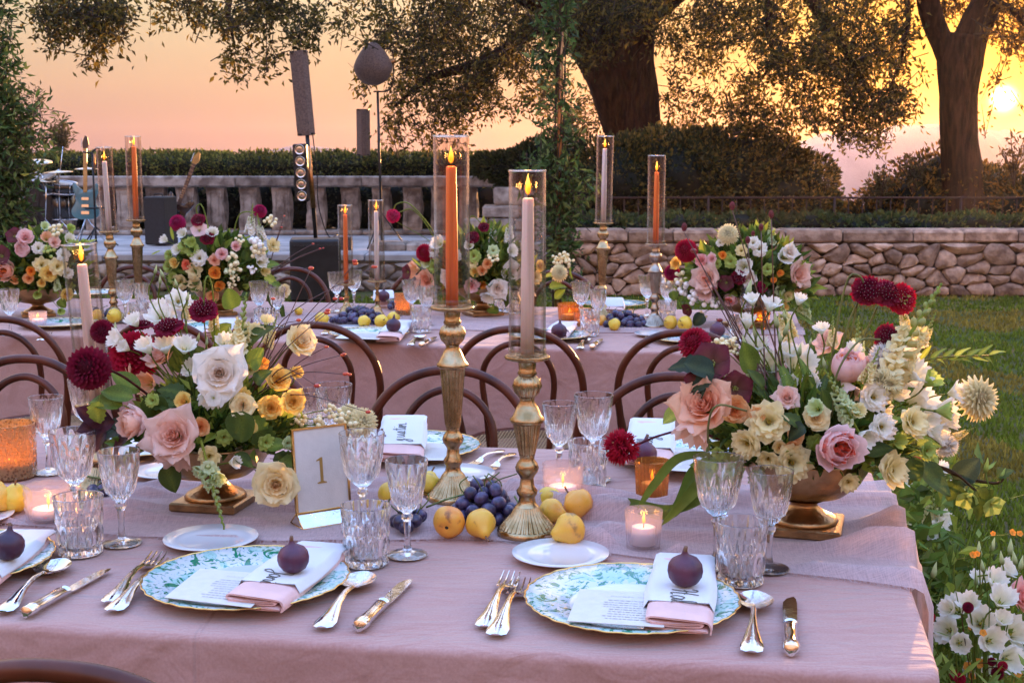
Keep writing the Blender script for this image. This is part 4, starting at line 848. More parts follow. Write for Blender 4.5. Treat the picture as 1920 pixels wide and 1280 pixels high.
for k, x, y, lab in [
    ('g', 20, 628, 'cut crystal goblet at the far left of the farther table'), ('g', 236, 603, 'cut crystal goblet on the farther table below the gold candlesticks'), ('s', 268, 603, 'small crystal goblet right of the gold candlesticks on the farther table'), ('t', 262, 612, 'crystal tumbler on the farther table among yellow fruit'),
    ('g', 487, 608, 'crystal goblet right of the second flower bowl on the farther table'), ('s', 521, 612, 'small crystal goblet left of the berry twigs on the farther table'), ('t', 496, 625, 'crystal tumbler behind the pale roses on the farther table'),
    ('g', 632, 584, 'crystal goblet behind the small orange candle on the farther table'), ('g', 664, 578, 'crystal goblet between the small orange and white candles'), ('g', 772, 604, 'crystal goblet left of the tall orange candle on the farther table'), ('s', 800, 610, 'small crystal goblet behind the tall orange candle'), ('t', 791, 622, 'crystal tumbler left of the tall orange candlestick on the farther table'),
    ('g', 1089, 608, 'large crystal goblet right of the tall blush candle on the farther table'), ('s', 1121, 618, 'small crystal goblet left of the far grapes'), ('t', 1106, 628, 'crystal tumbler before the amber votives on the farther table'),
    ('g', 1213, 592, 'crystal goblet behind the right silver candlestick'), ('g', 1252, 598, 'crystal goblet right of the right silver candlestick'), ('t', 1250, 608, 'crystal tumbler beneath the snowberries'),
    ('g', 1402, 622, 'crystal goblet before the flower bowl at the farther table right end'), ('s', 1440, 618, 'small crystal goblet right among the flowers of the farther table'), ('t', 1385, 640, 'crystal tumbler catching warm light on the farther table right end'),
    ('t', 942, 584, 'crystal tumbler behind the third flower bowl'), ('t', 970, 588, 'crystal tumbler right of the white roses on the farther table')]:
    glass(k, x, y, lab, 'tumbler' if k == 't' else 'goblet', GL2)

# ================================================================ FLAMES, CANDLES, CANDLESTICKS
mb = MB(); lathe(mb, [(.0004, 0), (.0035, .003), (.0052, .009), (.0048, .016), (.0030, .024), (.0012, .031), (.0002, .036)], 12, lambda a, r, z: 1+.1*math.sin(a+z*90)); FLAMES = []
for bx, sz, wd_ in ((.0, 1.0, 1.0), (.0030, 1.12, .86), (-.0026, .90, 1.08), (.0016, 1.05, .92)):
    m_ = MB(); m_.v = [(x*wd_+bx*(z/.036)**2+.0007*math.sin(z*260+bx*900), y*wd_, z*sz) for x, y, z in mb.v]; m_.f = mb.f; m_.m = mb.m; m_.c = mb.c; FLAMES.append(mesh('flame', m_, M['flame']))
FLAME = FLAMES[0]
mb = MB(); tube(mb, [(0, 0, -.004), (.0006, 0, .004), (.0014, 0, .009)], .0009, 5); WICK = mesh('wick', mb, M['wick'])
def flame_light(par, z, power, r=.008):
    l = bpy.data.lights.new('flame_glow', 'POINT'); l.energy = power; l.color = (1, .42, .10); l.shadow_soft_size = r
    obj('flame_glow', l, par, (0, 0, z))
def candlestick(px, py, H_, ztop_r, glassd, glassh, cand, candh, labels, metal='brass', thin=False, tilt=(0, 0), power=.16, z0=.7535):
    p = U(px, py, z0); rot = (tilt[0], tilt[1], 0); t = thing('candlestick', labels[0], 'candlestick', tuple(p), rot=rot, group='candlesticks on the tables')
    h = H_; Rb = .052 if not thin else .034; fl = lambda n, d: (lambda a, r, z: 1-d*2*(1-tri(a*n/(2*math.pi))**.6))
    mm = M[metal]
    mb = MB(); lathe(mb, [(.0005, 0), (Rb, 0), (Rb*1.02, .004), (Rb*.99, .010), (Rb*.95, .012)], 48)
    lathe(mb, [(Rb*.95, .012), (Rb*.80, .022), (Rb*.55, .036), (Rb*.40, .050)], 192, fl(32, .05)); lathe(mb, [(Rb*.40, .050), (Rb*.30, .056), (Rb*.26, .066), (Rb*.34, .072), (Rb*.36, .078), (Rb*.25, .086), (Rb*.22, .1)], 32); obj('foot', mesh('candlestick_foot', mb, mm), t)
    zs = .10; zc = h-.115
    if thin:
        mb = MB(); lathe(mb, [(.0075, .1), (.006, .12), (.010, .13), (.006, .14), (.005, h*.6), (.006, h-.06), (.010, h-.05), (.006, h-.04), (.008, h-.02), (.011, h-.006)], 16); obj('stem', mesh('candlestick_stem', mb, mm), t)
    else:
        mb = MB(); lathe(mb, [(.0115, .1), (.014, .105), (.019, .112), (.021, .119), (.018, .127), (.0125, .134), (.014, .142)], 32)
        lathe(mb, [(.014, .142), (.016, .150), (.024, zc-.006), (.0255, zc)], 72, fl(18, .07))
        lathe(mb, [(.0255, zc), (.030, zc+.003), (.0305, zc+.008), (.025, zc+.014), (.018, zc+.03), (.0125, zc+.04), (.0135, zc+.045)], 32); obj('stem', mesh('candlestick_stem', mb, mm), t)
        mb = MB(); lathe(mb, [(.0135, zc+.045), (.022, zc+.054), (.026, zc+.066), (.022, zc+.078), (.015, zc+.084)], 64, fl(16, .06)); lathe(mb, [(.015, zc+.084), (.0175, zc+.088), (.0145, zc+.093), (.016, h-.005), (.018, h-.001)], 32); obj('knop', mesh('candlestick_knop', mb, mm), t)
    gr = glassd/2; dr = max(gr+.008, .038 if not thin else gr+.003)
    mb = MB(); lathe(mb, [(.010, h-.007), (dr*.6, h-.006), (dr*.97, h-.002), (dr, h+.002), (dr*.96, h+.004)], 72, fl(24, .05)); lathe(mb, [(dr*.96, h+.004), (dr*.7, h+.001), (.0005, h+.001)], 36); obj('drip_dish', mesh('drip_dish', mb, M['silver'] if metal == 'silver2' else mm), t)
    Rm = Matrix.Rotation(0, 3, 'X'); import mathutils
    q = mathutils.Euler(rot).to_matrix(); base = p+q @ Vector((0, 0, h+.0015))
    # chimney
    mb = MB(); lathe(mb, [(gr, 0), (gr, glassh), (gr-.0008, glassh+.0006), (gr-.002, glassh), (gr-.002, .003)], 40); g = obj('glass_chimney', mesh('glass_chimney', mb, M['glass'], True, 40), None, tuple(base), rot); tag(g, labels[2], 'glass chimney', 'glass chimneys round the candles')
    mb = MB(); lathe(mb, [(gr+.0012, .001), (gr+.0016, .004), (gr+.0016, .014), (gr+.0004, .016)], 40); lathe(mb, [(gr-.003, .016), (gr-.003, .003), (.0005, .003)], 40); obj('thick_base', mesh('chimney_base', mb, M['glass'], True, 40), g)
    mb = MB(); tube(mb, [(gr*math.cos(a), gr*math.sin(a), glassh) for a in np.linspace(0, 2*math.pi, 41)[:-1]], .0016, 5, closed=True); obj('rim', mesh('chimney_rim', mb, M['crystal']), g)
    # candle
    wx, cl = cand; mb = MB(); r1 = .0118 if not thin else .0105
    lathe(mb, [(.0005, 0), (r1, 0), (r1*.97, candh*.5), (r1*.82, candh-.003), (r1*.74, candh-.001), (r1*.5, candh), (.0005, candh-.002)], 20)
    off = q @ Vector((0, 0, .0045)); c = obj('taper_candle', mesh('taper_candle', mb, M[wx]), None, tuple(base+off), (rot[0]+random.uniform(-.008, .008), rot[1]+random.uniform(-.008, .008), 0)); tag(c, labels[1], 'candle', 'lit taper candles')
    obj('wick', WICK, c, (0, 0, candh)); obj('flame', random.choice(FLAMES), c, (0, 0, candh+.005), (0, 0, random.uniform(0, 6)), 1.0 if px in (850, 988, 196) else 1.05); flame_light(c, candh+.02, power)
CS = [
 (850, 935, .372, 0, .068, .322, ('wax_orange', 'orange'), .262, ('tall fluted brass candlestick behind the grapes, under the thick orange candle', 'big orange taper candle burning on the tallest near candlestick', 'tall clear glass chimney round the big orange candle'), 'brass', False, (0, 0)),
 (988, 1000, .312, 0, .0635, .318, ('wax_blush', 'blush'), .268, ('fluted brass candlestick in front, beside the white side plate', 'pale blush taper candle burning on the front candlestick', 'clear glass chimney round the blush candle on the front candlestick'), 'brass', False, (0, 0)),
 (196, 915, .17, 0, .066, .318, ('wax_blush', 'blush'), .275, ('short candlestick hidden under dark leaves at the left bowl', 'leaning blush taper candle behind the dark red dahlia', 'leaning clear glass chimney at the left, behind the dark red dahlia'), 'brass', False, (0, -.06)),
 (215, 600, .375, 0, .066, .352, ('wax_white', 'white'), .290, ('golden fluted candlestick left of its taller twin at the left', 'thin white taper candle on the left golden candlestick', 'glass chimney of the white candle in front of the teal guitar'), 'brass', False, (0, -.02)),
 (262, 590, .415, 0, .068, .362, ('wax_orange', 'orange'), .315, ('taller of the two golden candlesticks at the left of the farther table', 'thin orange taper candle on the taller golden candlestick', 'glass chimney of the orange candle left of the amplifier'), 'brass', False, (0, 0)),
 (650, 590, .135, 0, .064, .345, ('wax_orange', 'orange'), .300, ('small brass candlestick among the far grapes under an orange candle', 'slim orange taper among the grapes of the farther table', 'glass chimney of the slim orange taper before the subwoofer'), 'brass', True, (0, 0)),
 (708, 597, .160, 0, .068, .345, ('wax_white', 'white'), .295, ('slim brass candlestick among the far grapes under a white candle', 'slim white taper right of the slim orange one', 'glass chimney of the slim white taper'), 'brass', True, (0, 0)),
 (1127, 592, .405, 0, .074, .372, ('wax_white', 'white'), .315, ('tall silvery gold candlestick in front of the stone wall, right of the garland pole', 'pale taper candle in front of the rounded hedge', 'glass chimney of the pale candle in front of the rounded hedge'), 'brass', False, (0, .015)),
 (1227, 613, .335, 0, .072, .355, ('wax_orange', 'orange'), .285, ('tarnished silver candlestick beside the snowberries', 'rust orange taper in front of the hedge, left of the far right flowers', 'glass chimney of the rust orange taper glowing amber'), 'pewter', False, (0, 0))]
M['pewter'] = mat('tarnished_silver', (.46, .38, .30), .3, 1, .2, 30, .12, 90, col2=(.3, .23, .17))
for c in CS: candlestick(*c)

def votive(px, py, r, h, m, label, n=24, amp=.03, tall=.45, power=.12, z0=.7535, taper=.12, pattern='rib'):
    p = U(px, py, z0); t = thing('votive_candle_holder', label, 'candle holder', tuple(p), group='votive holders on the tables'); mb = MB()
    if pattern == 'rib': f = lambda a, rr, z: 1+amp*(tri(a*n/(2*math.pi))-.5)
    else: f = lambda a, rr, z: 1+amp*(tri(a*n/(2*math.pi)+z/h*2.5)*tri(a*n/(2*math.pi)-z/h*2.5)-.3)
    lathe(mb, [(.0005, 0), (r*(1-taper)*.95, 0)]+[(r*(1-taper+taper*q), h*q) for q in np.linspace(.02, .97, 14)]+[(r*1.01, h), (r*.97, h)], n*4, f); lathe(mb, [(r*.97, h), (r*.90, h*.5), (r*(1-taper)*.86, .006), (.0005, .006)], 32)
    obj('cup', mesh('votive_cup', mb, M[m], True, 30), t)
    mb = MB(); rc = r*(1-taper)*.72; lathe(mb, [(.0005, .007), (rc, .007), (rc, h*tall), (rc*.9, h*tall+.001), (.0005, h*tall-.002)], 20); obj('wax', mesh('votive_wax', mb, M['wax_white']), t)
    obj('wick', WICK, t, (0, 0, h*tall)); obj('flame', FLAME, t, (0, 0, h*tall+.005), None, .62); flame_light(t, h*tall+.014, power*(.22 if m == 'amber' else .5), .006)
votive(1206, 1026, .0315, .066, 'frost', 'ribbed clear glass votive in front of the right flower bowl', 26, .05, .55, .10)
votive(1222, 940, .0325, .082, 'amber', 'ribbed amber glass votive behind the strap leaves', 24, .10, .45, .06)
votive(1055, 928, .040, .064, 'frost', 'cut clear glass votive behind the yellow pears', 14, .07, .3, .18, pattern='d', taper=.04)
votive(92, 975, .042, .066, 'frost', 'cut clear glass votive with lit candle beside the left pears', 14, .07, .35, .25, pattern='d', taper=.05)
votive(22, 892, .052, .112, 'mercury', 'large speckled gold glass votive at the left edge', 30, .03, .3, .45, pattern='d', taper=.03)
votive(1068, 606, .05, .085, 'amber', 'amber glass votive behind the middle fig of the farther table', 24, .05, .45, .2)
votive(1092, 612, .036, .06, 'amber', 'smaller amber votive behind the large goblet of the farther table', 24, .05, .45, .2)
votive(756, 590, .040, .095, 'mercury', 'gold speckled votive left of the tall orange candle', 20, .05, .3, .3, pattern='d')
votive(72, 612, .036, .062, 'frost', 'clear votive under the leftmost flower bowl', 20, .05, .5, .2)
votive(1425, 612, .036, .07, 'amber', 'amber votive glowing in the flowers at the farther table right end', 20, .05, .4, .4)

# ================================================================ PLATES, CUTLERY
def toile():
    m, t, b, o = nodes('toile_porcelain'); l = t.links.new; tc = nn(t, 'ShaderNodeTexCoord'); b.inputs['Roughness'].default_value = .12; b.inputs['Coat Weight'].default_value = .5
    ln = nn(t, 'ShaderNodeVectorMath', operation='LENGTH'); l(tc.outputs['Object'], ln.inputs[0])
    def layer(scale, thr, dist, strt, voro=False):
        mp = nn(t, 'ShaderNodeMapping'); mp.inputs['Scale'].default_value = strt; mp.inputs['Rotation'].default_value = (0, 0, scale*.1); l(tc.outputs['Object'], mp.inputs[0])
        z = nn(t, 'ShaderNodeTexNoise'); z.inputs['Scale'].default_value = scale; z.inputs['Detail'].default_value = 3; z.inputs['Distortion'].default_value = dist; l(mp.outputs[0], z.inputs['Vector'])
        r_ = nn(t, 'ShaderNodeMapRange'); r_.inputs['From Min'].default_value = thr; r_.inputs['From Max'].default_value = thr+.025; l(z.outputs['Fac'], r_.inputs['Value']); return r_
    A = layer(26, .575, 1.6, (1, 1.6, 1)); B = layer(75, .605, .6, (1, 2.2, 1)); C = layer(20, .55, .8, (1, 1.4, 1)); Dd = layer(46, .61, 2.2, (1.8, .8, 1))
    def mix(f, a, col, fac=1):
        x = nn(t, 'ShaderNodeMix', data_type='RGBA'); ml = nn(t, 'ShaderNodeMath', operation='MULTIPLY'); ml.inputs[1].default_value = fac; l(f.outputs[0], ml.inputs[0]); l(ml.outputs[0], x.inputs['Factor'])
        if isinstance(a, tuple): x.inputs['A'].default_value = (*a, 1)
        else: l(a.outputs['Result'], x.inputs['A'])
        x.inputs['B'].default_value = (*col, 1); return x
    w = mix(C, (.60, .65, .66), (.26, .56, .50), .65); w = mix(B, w, (.03, .27, .20), .9); w = mix(Dd, w, (.03, .22, .12), .9); w = mix(A, w, (.01, .20, .11), 1)
    ring = nn(t, 'ShaderNodeMapRange'); ring.inputs['From Min'].default_value = .090; ring.inputs['From Max'].default_value = .093; l(ln.outputs['Value'], ring.inputs['Value'])
    f = nn(t, 'ShaderNodeMix', data_type='RGBA'); l(ring.outputs[0], f.inputs['Factor']); f.inputs['A'].default_value = (.66, .69, .72, 1); l(w.outputs['Result'], f.inputs['B'])
    f2 = nn(t, 'ShaderNodeMix', data_type='RGBA'); f2.inputs['Factor'].default_value = .0; l(f.outputs['Result'], b.inputs['Base Color']); return m
M['toile'] = toile()
def scal(a, r, z): return 1+(.012*(abs(math.sin(a*12))**.7-.5)+.006*math.sin(a*36) if r > .13 else 0)
mb = MB(); lathe(mb, [(.0005, 0), (.085, 0), (.092, .003), (.115, .009), (.150, .0155), (.1555, .0165)], 144, scal, cap0=False)
lathe(mb, [(.1555, .0165), (.150, .0180), (.120, .0120), (.100, .0080), (.093, .0050), (.088, .0038), (.0005, .0038)], 144, scal); PL = mesh('charger', mb, M['toile'])
mb = MB(); tube(mb, [tuple(Vector((math.cos(a), math.sin(a), 0))*.1555*scal(a, .1555, 0)+Vector((0, 0, .0172))) for a in np.linspace(0, 2*math.pi, 145)[:-1]], .0015, 6, closed=True); PR = mesh('gilt_rim', mb, M['gold'])
mb = MB(); lathe(mb, [(.0005, 0), (.045, 0), (.05, .002), (.078, .0085), (.0805, .010), (.0795, .0115), (.052, .0055), (.046, .0038), (.0005, .0038)], 64); SP = mesh('side_plate', mb, M['porcelain'])
def plate(px, py, label, z=.7535):
    p = U(px, py, z); t = obj('charger_plate', PL, None, tuple(p), (0, 0, random.uniform(0, 6))); tag(t, label, 'plate', 'toile charger plates'); obj('gilt_rim', PR, t); return t
def splate(px, py, label): tag(obj('side_plate', SP, None, tuple(U(px, py, .7535))), label, 'side plate', 'white side plates')
P_S1 = plate(463, 1098, 'green toile charger with gilt edge in front of the table number'); P_S2 = plate(1184, 1137, 'green toile charger with gilt edge in front of the ribbed clear votive'); plate(-88, 1062, 'green toile charger cut off by the left edge of the photo')
plate(772, 846, 'green toile charger behind the tall orange candlestick'); plate(1268, 858, 'green toile charger behind the red carnation'); plate(245, 842, 'green toile charger behind the left flower bowl')
splate(396, 1017, 'white side plate under the drooping green snapdragon'); splate(1051, 1046, 'white side plate in front of the pears and brass foot'); splate(-60, 975, 'white side plate just entering the left edge'); splate(856, 894, 'white side plate behind the base of the orange candlestick'); splate(322, 889, 'white side plate beneath the big peach rose')
plate(692, 630, 'toile charger with a fig in front of the slim far candles'); plate(398, 617, 'toile charger on the farther table behind white lisianthus'); plate(112, 611, 'toile charger at the left of the farther table'); plate(1030, 634, 'toile charger on the farther table right of the blush candle'); plate(1300, 640, 'toile charger on the farther table behind the burgundy dahlia')
splate(1228, 629, 'white side plate beside the far pears'); splate(655, 618, 'white side plate beside the far charger with the fig'); 
plate(755, 563, 'toile charger at the back of the farther table left of the tall orange candle'); plate(1150, 574, 'toile charger at the back of the farther table behind the grapes'); plate(170, 553, 'toile charger at the back of the farther table by the golden candlesticks')
# cutlery, along +Y from handle end (0) to tip
def sweep(mb, rows):     # rows: (y, halfwidth, z, thick, crown)
    R_ = []
    for y, w, z, th, cr in rows: R_.append([(-w, y, z), (-w*.6, y, z+th*.8+cr), (0, y, z+th+cr), (w*.6, y, z+th*.8+cr), (w, y, z), (w*.5, y, z-th*.2), (-w*.5, y, z-th*.2)])
    loft(mb, R_, True, True, True)
def handle(mb, L_): sweep(mb, [(0, .006, .004, .0015, 0), (.004, .0115, .004, .0022, 0), (.018, .0125, .0045, .0028, .0008), (.035, .0095, .006, .0032, .0006), (.065, .0052, .010, .0034, 0), (.095, .0036, .012, .0036, 0), (L_, .0040, .009, .0034, 0)])
mb = MB(); handle(mb, .125); sweep(mb, [(.124, .0042, .009, .003, 0), (.132, .010, .006, .002, 0), (.140, .0125, .0035, .0018, 0), (.150, .0125, .002, .0018, 0)])
for k in range(4):
    x = -.0105+k*.007; tube(mb, smoothpath([(x, .148, .003), (x, .17, .0025), (x*.97, .195, .006)], 4), [.0016, .0014, .0008], 6)
FORK = mesh('fork', mb, M['silver'], True, 50)
mb = MB(); handle(mb, .125); rows = []
for k in range(11):
    f = k/10; y = .124+.066*f; w = .0225*math.sin(math.pi*min(1, .06+f*.92))**.65; dp = .009*math.sin(math.pi*f)
    rows.append([(w*u, y, .0105-.002*f-dp*(1-u*u)) for u in np.linspace(-1, 1, 9)]+[(w*u, y, .0090-.002*f-dp*(1-u*u)) for u in np.linspace(1, -1, 9)])
loft(mb, rows, True, True, True); SPOON = mesh('spoon', mb, M['silver'], True, 50)
mb = MB(); rr = []
for y, w, th in [(0, .005, .004), (.003, .0095, .0075), (.012, .0115, .0085), (.022, .0095, .0075), (.05, .0085, .007), (.085, .0095, .0075), (.092, .0075, .006), (.096, .0095, .007), (.10, .006, .004)]: rr.append([(w*math.cos(a), y, th+th*math.sin(a)) for a in np.linspace(0, 2*math.pi, 13)[:-1]])
loft(mb, rr, True, True, True); KH = mesh('knife_handle', mb, M['silver'], True, 40)
mb = MB(); rr = []
for y, x0, x1 in [(.098, -.006, .006), (.11, -.0085, .0085), (.15, -.0095, .0095), (.185, -.0085, .0095), (.20, -.004, .0085), (.208, .003, .006)]: rr.append([(x0, y, .004), (x1, y, .0032), (x1, y, .0048), (x0, y, .0044)])
loft(mb, rr, True, True, True); KB = mesh('knife_blade', mb, M['silver'], True, 30)
def lay(kind, a, b, label, z=.7535, L0=None):
    A = U(*a, z); B_ = U(*b, z); d = B_-A; Ln = d.length; rz = math.atan2(d.y, d.x)-math.pi/2; base = {'fork': .195, 'spoon': .19, 'knife': .208}[kind]; s = max(.85, min(1.25, Ln/base))
    if kind == 'knife':
        t = obj('knife', KH, None, tuple(A), (0, 0, rz), s); obj('blade', KB, t)
    else: t = obj(kind, FORK if kind == 'fork' else SPOON, None, tuple(A), (0, 0, rz), s)
    tag(t, label, kind, 'silver cutlery')
lay('fork', (205, 1134), (305, 1036), 'outer silver fork left of the middle-left charger'); lay('fork', (211, 1150), (330, 1046), 'inner silver fork nearest the middle-left charger')
lay('fork', (908, 1180), (966, 1067), 'outer silver fork left of the right charger'); lay('fork', (929, 1196), (984, 1082), 'inner silver fork touching the right charger')
lay('spoon', (603, 1182), (705, 1058), 'silver spoon right of the middle-left charger'); lay('spoon', (4, 1152), (146, 1034), 'silver spoon at the left edge of the near table'); lay('spoon', (1409, 1228), (1416, 1092), 'silver spoon right of the right charger')
lay('knife', (673, 1184), (766, 1090), 'silver knife right of the middle spoon'); lay('knife', (47, 1158), (202, 1070), 'silver knife at the left of the near table'); lay('knife', (1483, 1230), (1480, 1124), 'silver butter knife near the right table corner')
lay('fork', (942, 846), (893, 868), 'far silver fork behind the grapes'); lay('fork', (962, 852), (915, 884), 'nearer silver fork behind the grapes')
lay('fork', (607, 628), (628, 612), 'silver fork on the farther table left of its fig'); lay('spoon', (768, 649), (795, 630), 'silver spoon on the farther table behind the orange candlestick'); lay('knife', (790, 651), (818, 632), 'silver knife on the farther table behind the orange candlestick')
lay('spoon', (1087, 655), (1104, 631), 'silver spoon on the farther table right of the blush candle'); lay('knife', (1110, 655), (1128, 636), 'silver knife on the farther table right of the blush candle'); lay('fork', (1207, 650), (1222, 626), 'silver fork on the farther table right part')
lay('fork', (75, 640), (95, 622), 'silver fork at the left of the farther table'); lay('knife', (188, 625), (205, 605), 'silver knife at the left of the farther table')
# ================================================================ NAPKINS, CARDS, FIGS, FRUIT, TABLE NUMBER
LET = {  # handwriting strokes, x right, y up, in units of x-height
 'J': [[(.2, 1.5), (.5, 1.9), (.9, 1.8), (.8, 1.0), (.5, -.3), (.1, -.9), (-.2, -.6), (.2, -.1), (.9, .3)]],
 'a': [[(.8, .8), (.4, 1), (.05, .5), (.25, 0), (.6, .3), (.8, .9), (.75, .2), (1.05, .1)]],
 'r': [[(0, .1), (.25, .9), (.35, .75), (.6, .85), (.6, .2), (.85, .1)]],
 'i': [[(0, .1), (.25, .9), (.25, .15), (.5, .1)], [(.3, 1.35), (.34, 1.4)]],
 'e': [[(0, .1), (.5, .5), (.4, .95), (.1, .6), (.2, .1), (.7, .2)]],
 'H': [[(-.1, 1.5), (.1, 1.9), (.4, 1.7), (.3, .8), (.1, 0)], [(1.1, 2.0), (.8, 1), (.75, 0), (1.1, .1)], [(.1, .9), (.5, 1.1), (1.0, .95)]],
 'l': [[(0, .1), (.5, 1.2), (.5, 1.9), (.25, 1.6), (.25, .3), (.6, .1)]],
 'j': [[(0, .1), (.3, .9), (.25, -.6), (-.1, -1), (-.2, -.6), (.5, .1)]],
 'u': [[(0, .9), (.1, .1), (.5, .2), (.65, .9), (.65, .15), (.95, .1)]],
 's': [[(0, .1), (.4, .95), (.5, .5), (.3, .05), (0, .15), (.8, .1)]],
 't': [[(.3, 1.5), (.25, .2), (.6, .1)], [(0, 1.05), (.6, 1.1)]],
 'n': [[(0, 0), (.1, .9), (.15, .4), (.5, .95), (.6, .1), (.9, .15)]],
 'y': [[(0, .9), (.1, .2), (.5, .3), (.65, .9), (.5, -.7), (.1, -1), (.1, -.6), (.8, .1)]]}
def lettering(word, size, r=.0010):
    mb = MB(); x = 0
    for ch in word:
        for st in LET[ch]: tube(mb, smoothpath([((x+a)*size, b*size, .0004) for a, b in st], 4), r, 5, flat=.5)
        x += {'J': .95, 'H': 1.35, 'i': .5, 'r': .85, 'l': .6, 't': .6, 's': .8}.get(ch, .95)
    return mb, x*size
def napkin(a, b, word, label, w=.088, z=.766, tilt=0, flip=False, wscale=1, cut=0, tsize=.012, ln=None):
    A = U(*a, z); B_ = U(*b, z); d = B_-A; Ln = ln or d.length; rz = math.atan2(d.y, d.x)-math.pi/2
    t = obj('rolled_napkin', None, None, (A.x, A.y, z), (tilt, 0, rz)); tag(t, label, 'napkin', 'blush rolled napkins with name bands')
    # folded blush end: one long serpentine sheet seen edge on
    for lay_, (ww, y0, y1, hh) in enumerate([(w, 0, Ln*.94, .021)]):
        pr = [(-.5, .02), (.30, .02), (.46, .10), (.44, .20), (.30, .24), (-.30, .22), (-.44, .30), (-.46, .42), (-.30, .50), (.28, .42), (.40, .50), (.36, .62), (.20, .64), (-.28, .62), (-.46, .72), (-.40, .92), (-.2, .98), (.15, .93), (.42, .78), (.50, .55), (.53, .30), (.52, .04)]
        P = smoothpath([(x*ww, 0, h*hh) for x, h in pr], 4); rings = []
        for f in np.linspace(0, 1, 9):
            y = y0+(y1-y0)*f; ring = []; top = []; wb = 1+.02*math.sin(f*9)
            for i, p in enumerate(P):
                q = P[min(i+1, len(P)-1)]; pv = P[max(i-1, 0)]; tn = (q-pv).normalized(); nm = Vector((-tn.z, 0, tn.x))*.0012
                yy = y+.004*math.sin(i*.35)*(1-f)*(1 if f < .2 else 0); ring.append((p.x*wb+nm.x, yy, p.z+nm.z)); top.append((p.x*wb-nm.x, yy, p.z-nm.z))
            rings.append(ring+top[::-1])
        mb = MB(); loft(mb, rings, True, True, True); obj('folded_roll', mesh('folded_roll', mb, M['blushcloth'], True, 60), t)
    # white name band laid over it
    mb = MB(); rows = []; nx = 14
    for f in np.linspace(0, 1, 16):
        y = Ln*.22+(Ln*.85)*f; row = []
        for k in range(nx+1):
            u = -1+2*k/nx; x = u*(w*.56+.003*math.sin(f*5)); e = max(0, abs(u)-.86)/.14
            hz = .0225-.006*max(0, f-.75)*4*.6 - .012*e**2*(1 if f < .8 else .3) + .0006*noise.noise(Vector((u*3, f*5, a[0])))
            row.append((x, y, hz))
        rows.append(row)
    loft(mb, rows, False); n0 = len(mb.v); nr = len(rows); m_ = nx+1
    low = [[(x, y, z_-.0015) for x, y, z_ in r] for r in rows]; loft(mb, low, False)
    band = obj('name_band', mesh('name_band', mb, M['linen'], True), t)
    if word:
        lm, lw = lettering(word, tsize); mth = Matrix.Translation((0, Ln*(.30+cut), .0232)) @ Matrix.Rotation(-math.pi/2 if not flip else math.pi/2, 4, 'Z')
        if not flip: mth = Matrix.Translation((-.012, Ln*.20+lw*1.0+.0+cut, .0232)) @ Matrix.Rotation(-math.pi/2, 4, 'Z')
        else: mth = Matrix.Translation((.008, Ln*.30+cut, .0232)) @ Matrix.Rotation(math.pi/2, 4, 'Z')
        m2 = MB(); m2.join(lm, mth); obj('handwritten_name', mesh('handwriting', m2, M['ink']), t)
    return t
N1 = napkin((472, 1143), (601, 1043), 'Jari', 'blush napkin with white name band and fig on the middle-left charger', tsize=.018)
N2 = napkin((1268, 1186), (1284, 1066), 'Hal', 'blush napkin with white name band and fig on the right charger', tsize=.0195)
napkin((-90, 1118), (48, 1018), None, 'napkin with a fig on the charger cut off by the left edge')
napkin((748, 865), (768, 808), 'justin', 'white name band reading justin on the charger behind the table number', z=.769, ln=.185, tilt=.24, flip=True, tsize=.019, w=.095)
napkin((1215, 872), (1228, 815), 'lly', 'white name band behind the red carnation and its fig', z=.769, ln=.185, tilt=.24, flip=True, tsize=.019, w=.095)
napkin((726, 640), (752, 610), None, 'white napkin on the farther table under its left fig', w=.085); napkin((1040, 634), (1062, 612), None, 'white napkin on the farther table under its middle fig', w=.085)
napkin((400, 632), (430, 606), None, 'white napkin on the charger behind the left lisianthus', w=.085)
napkin((722, 572), (712, 548), None, 'pale blue-white napkin at the back of the farther table beside the speckled votive', tilt=.2, ln=.17, w=.09); napkin((1150, 588), (1146, 562), None, 'white napkin at the back of the farther table behind the far goblets', tilt=.2, ln=.17, w=.09)
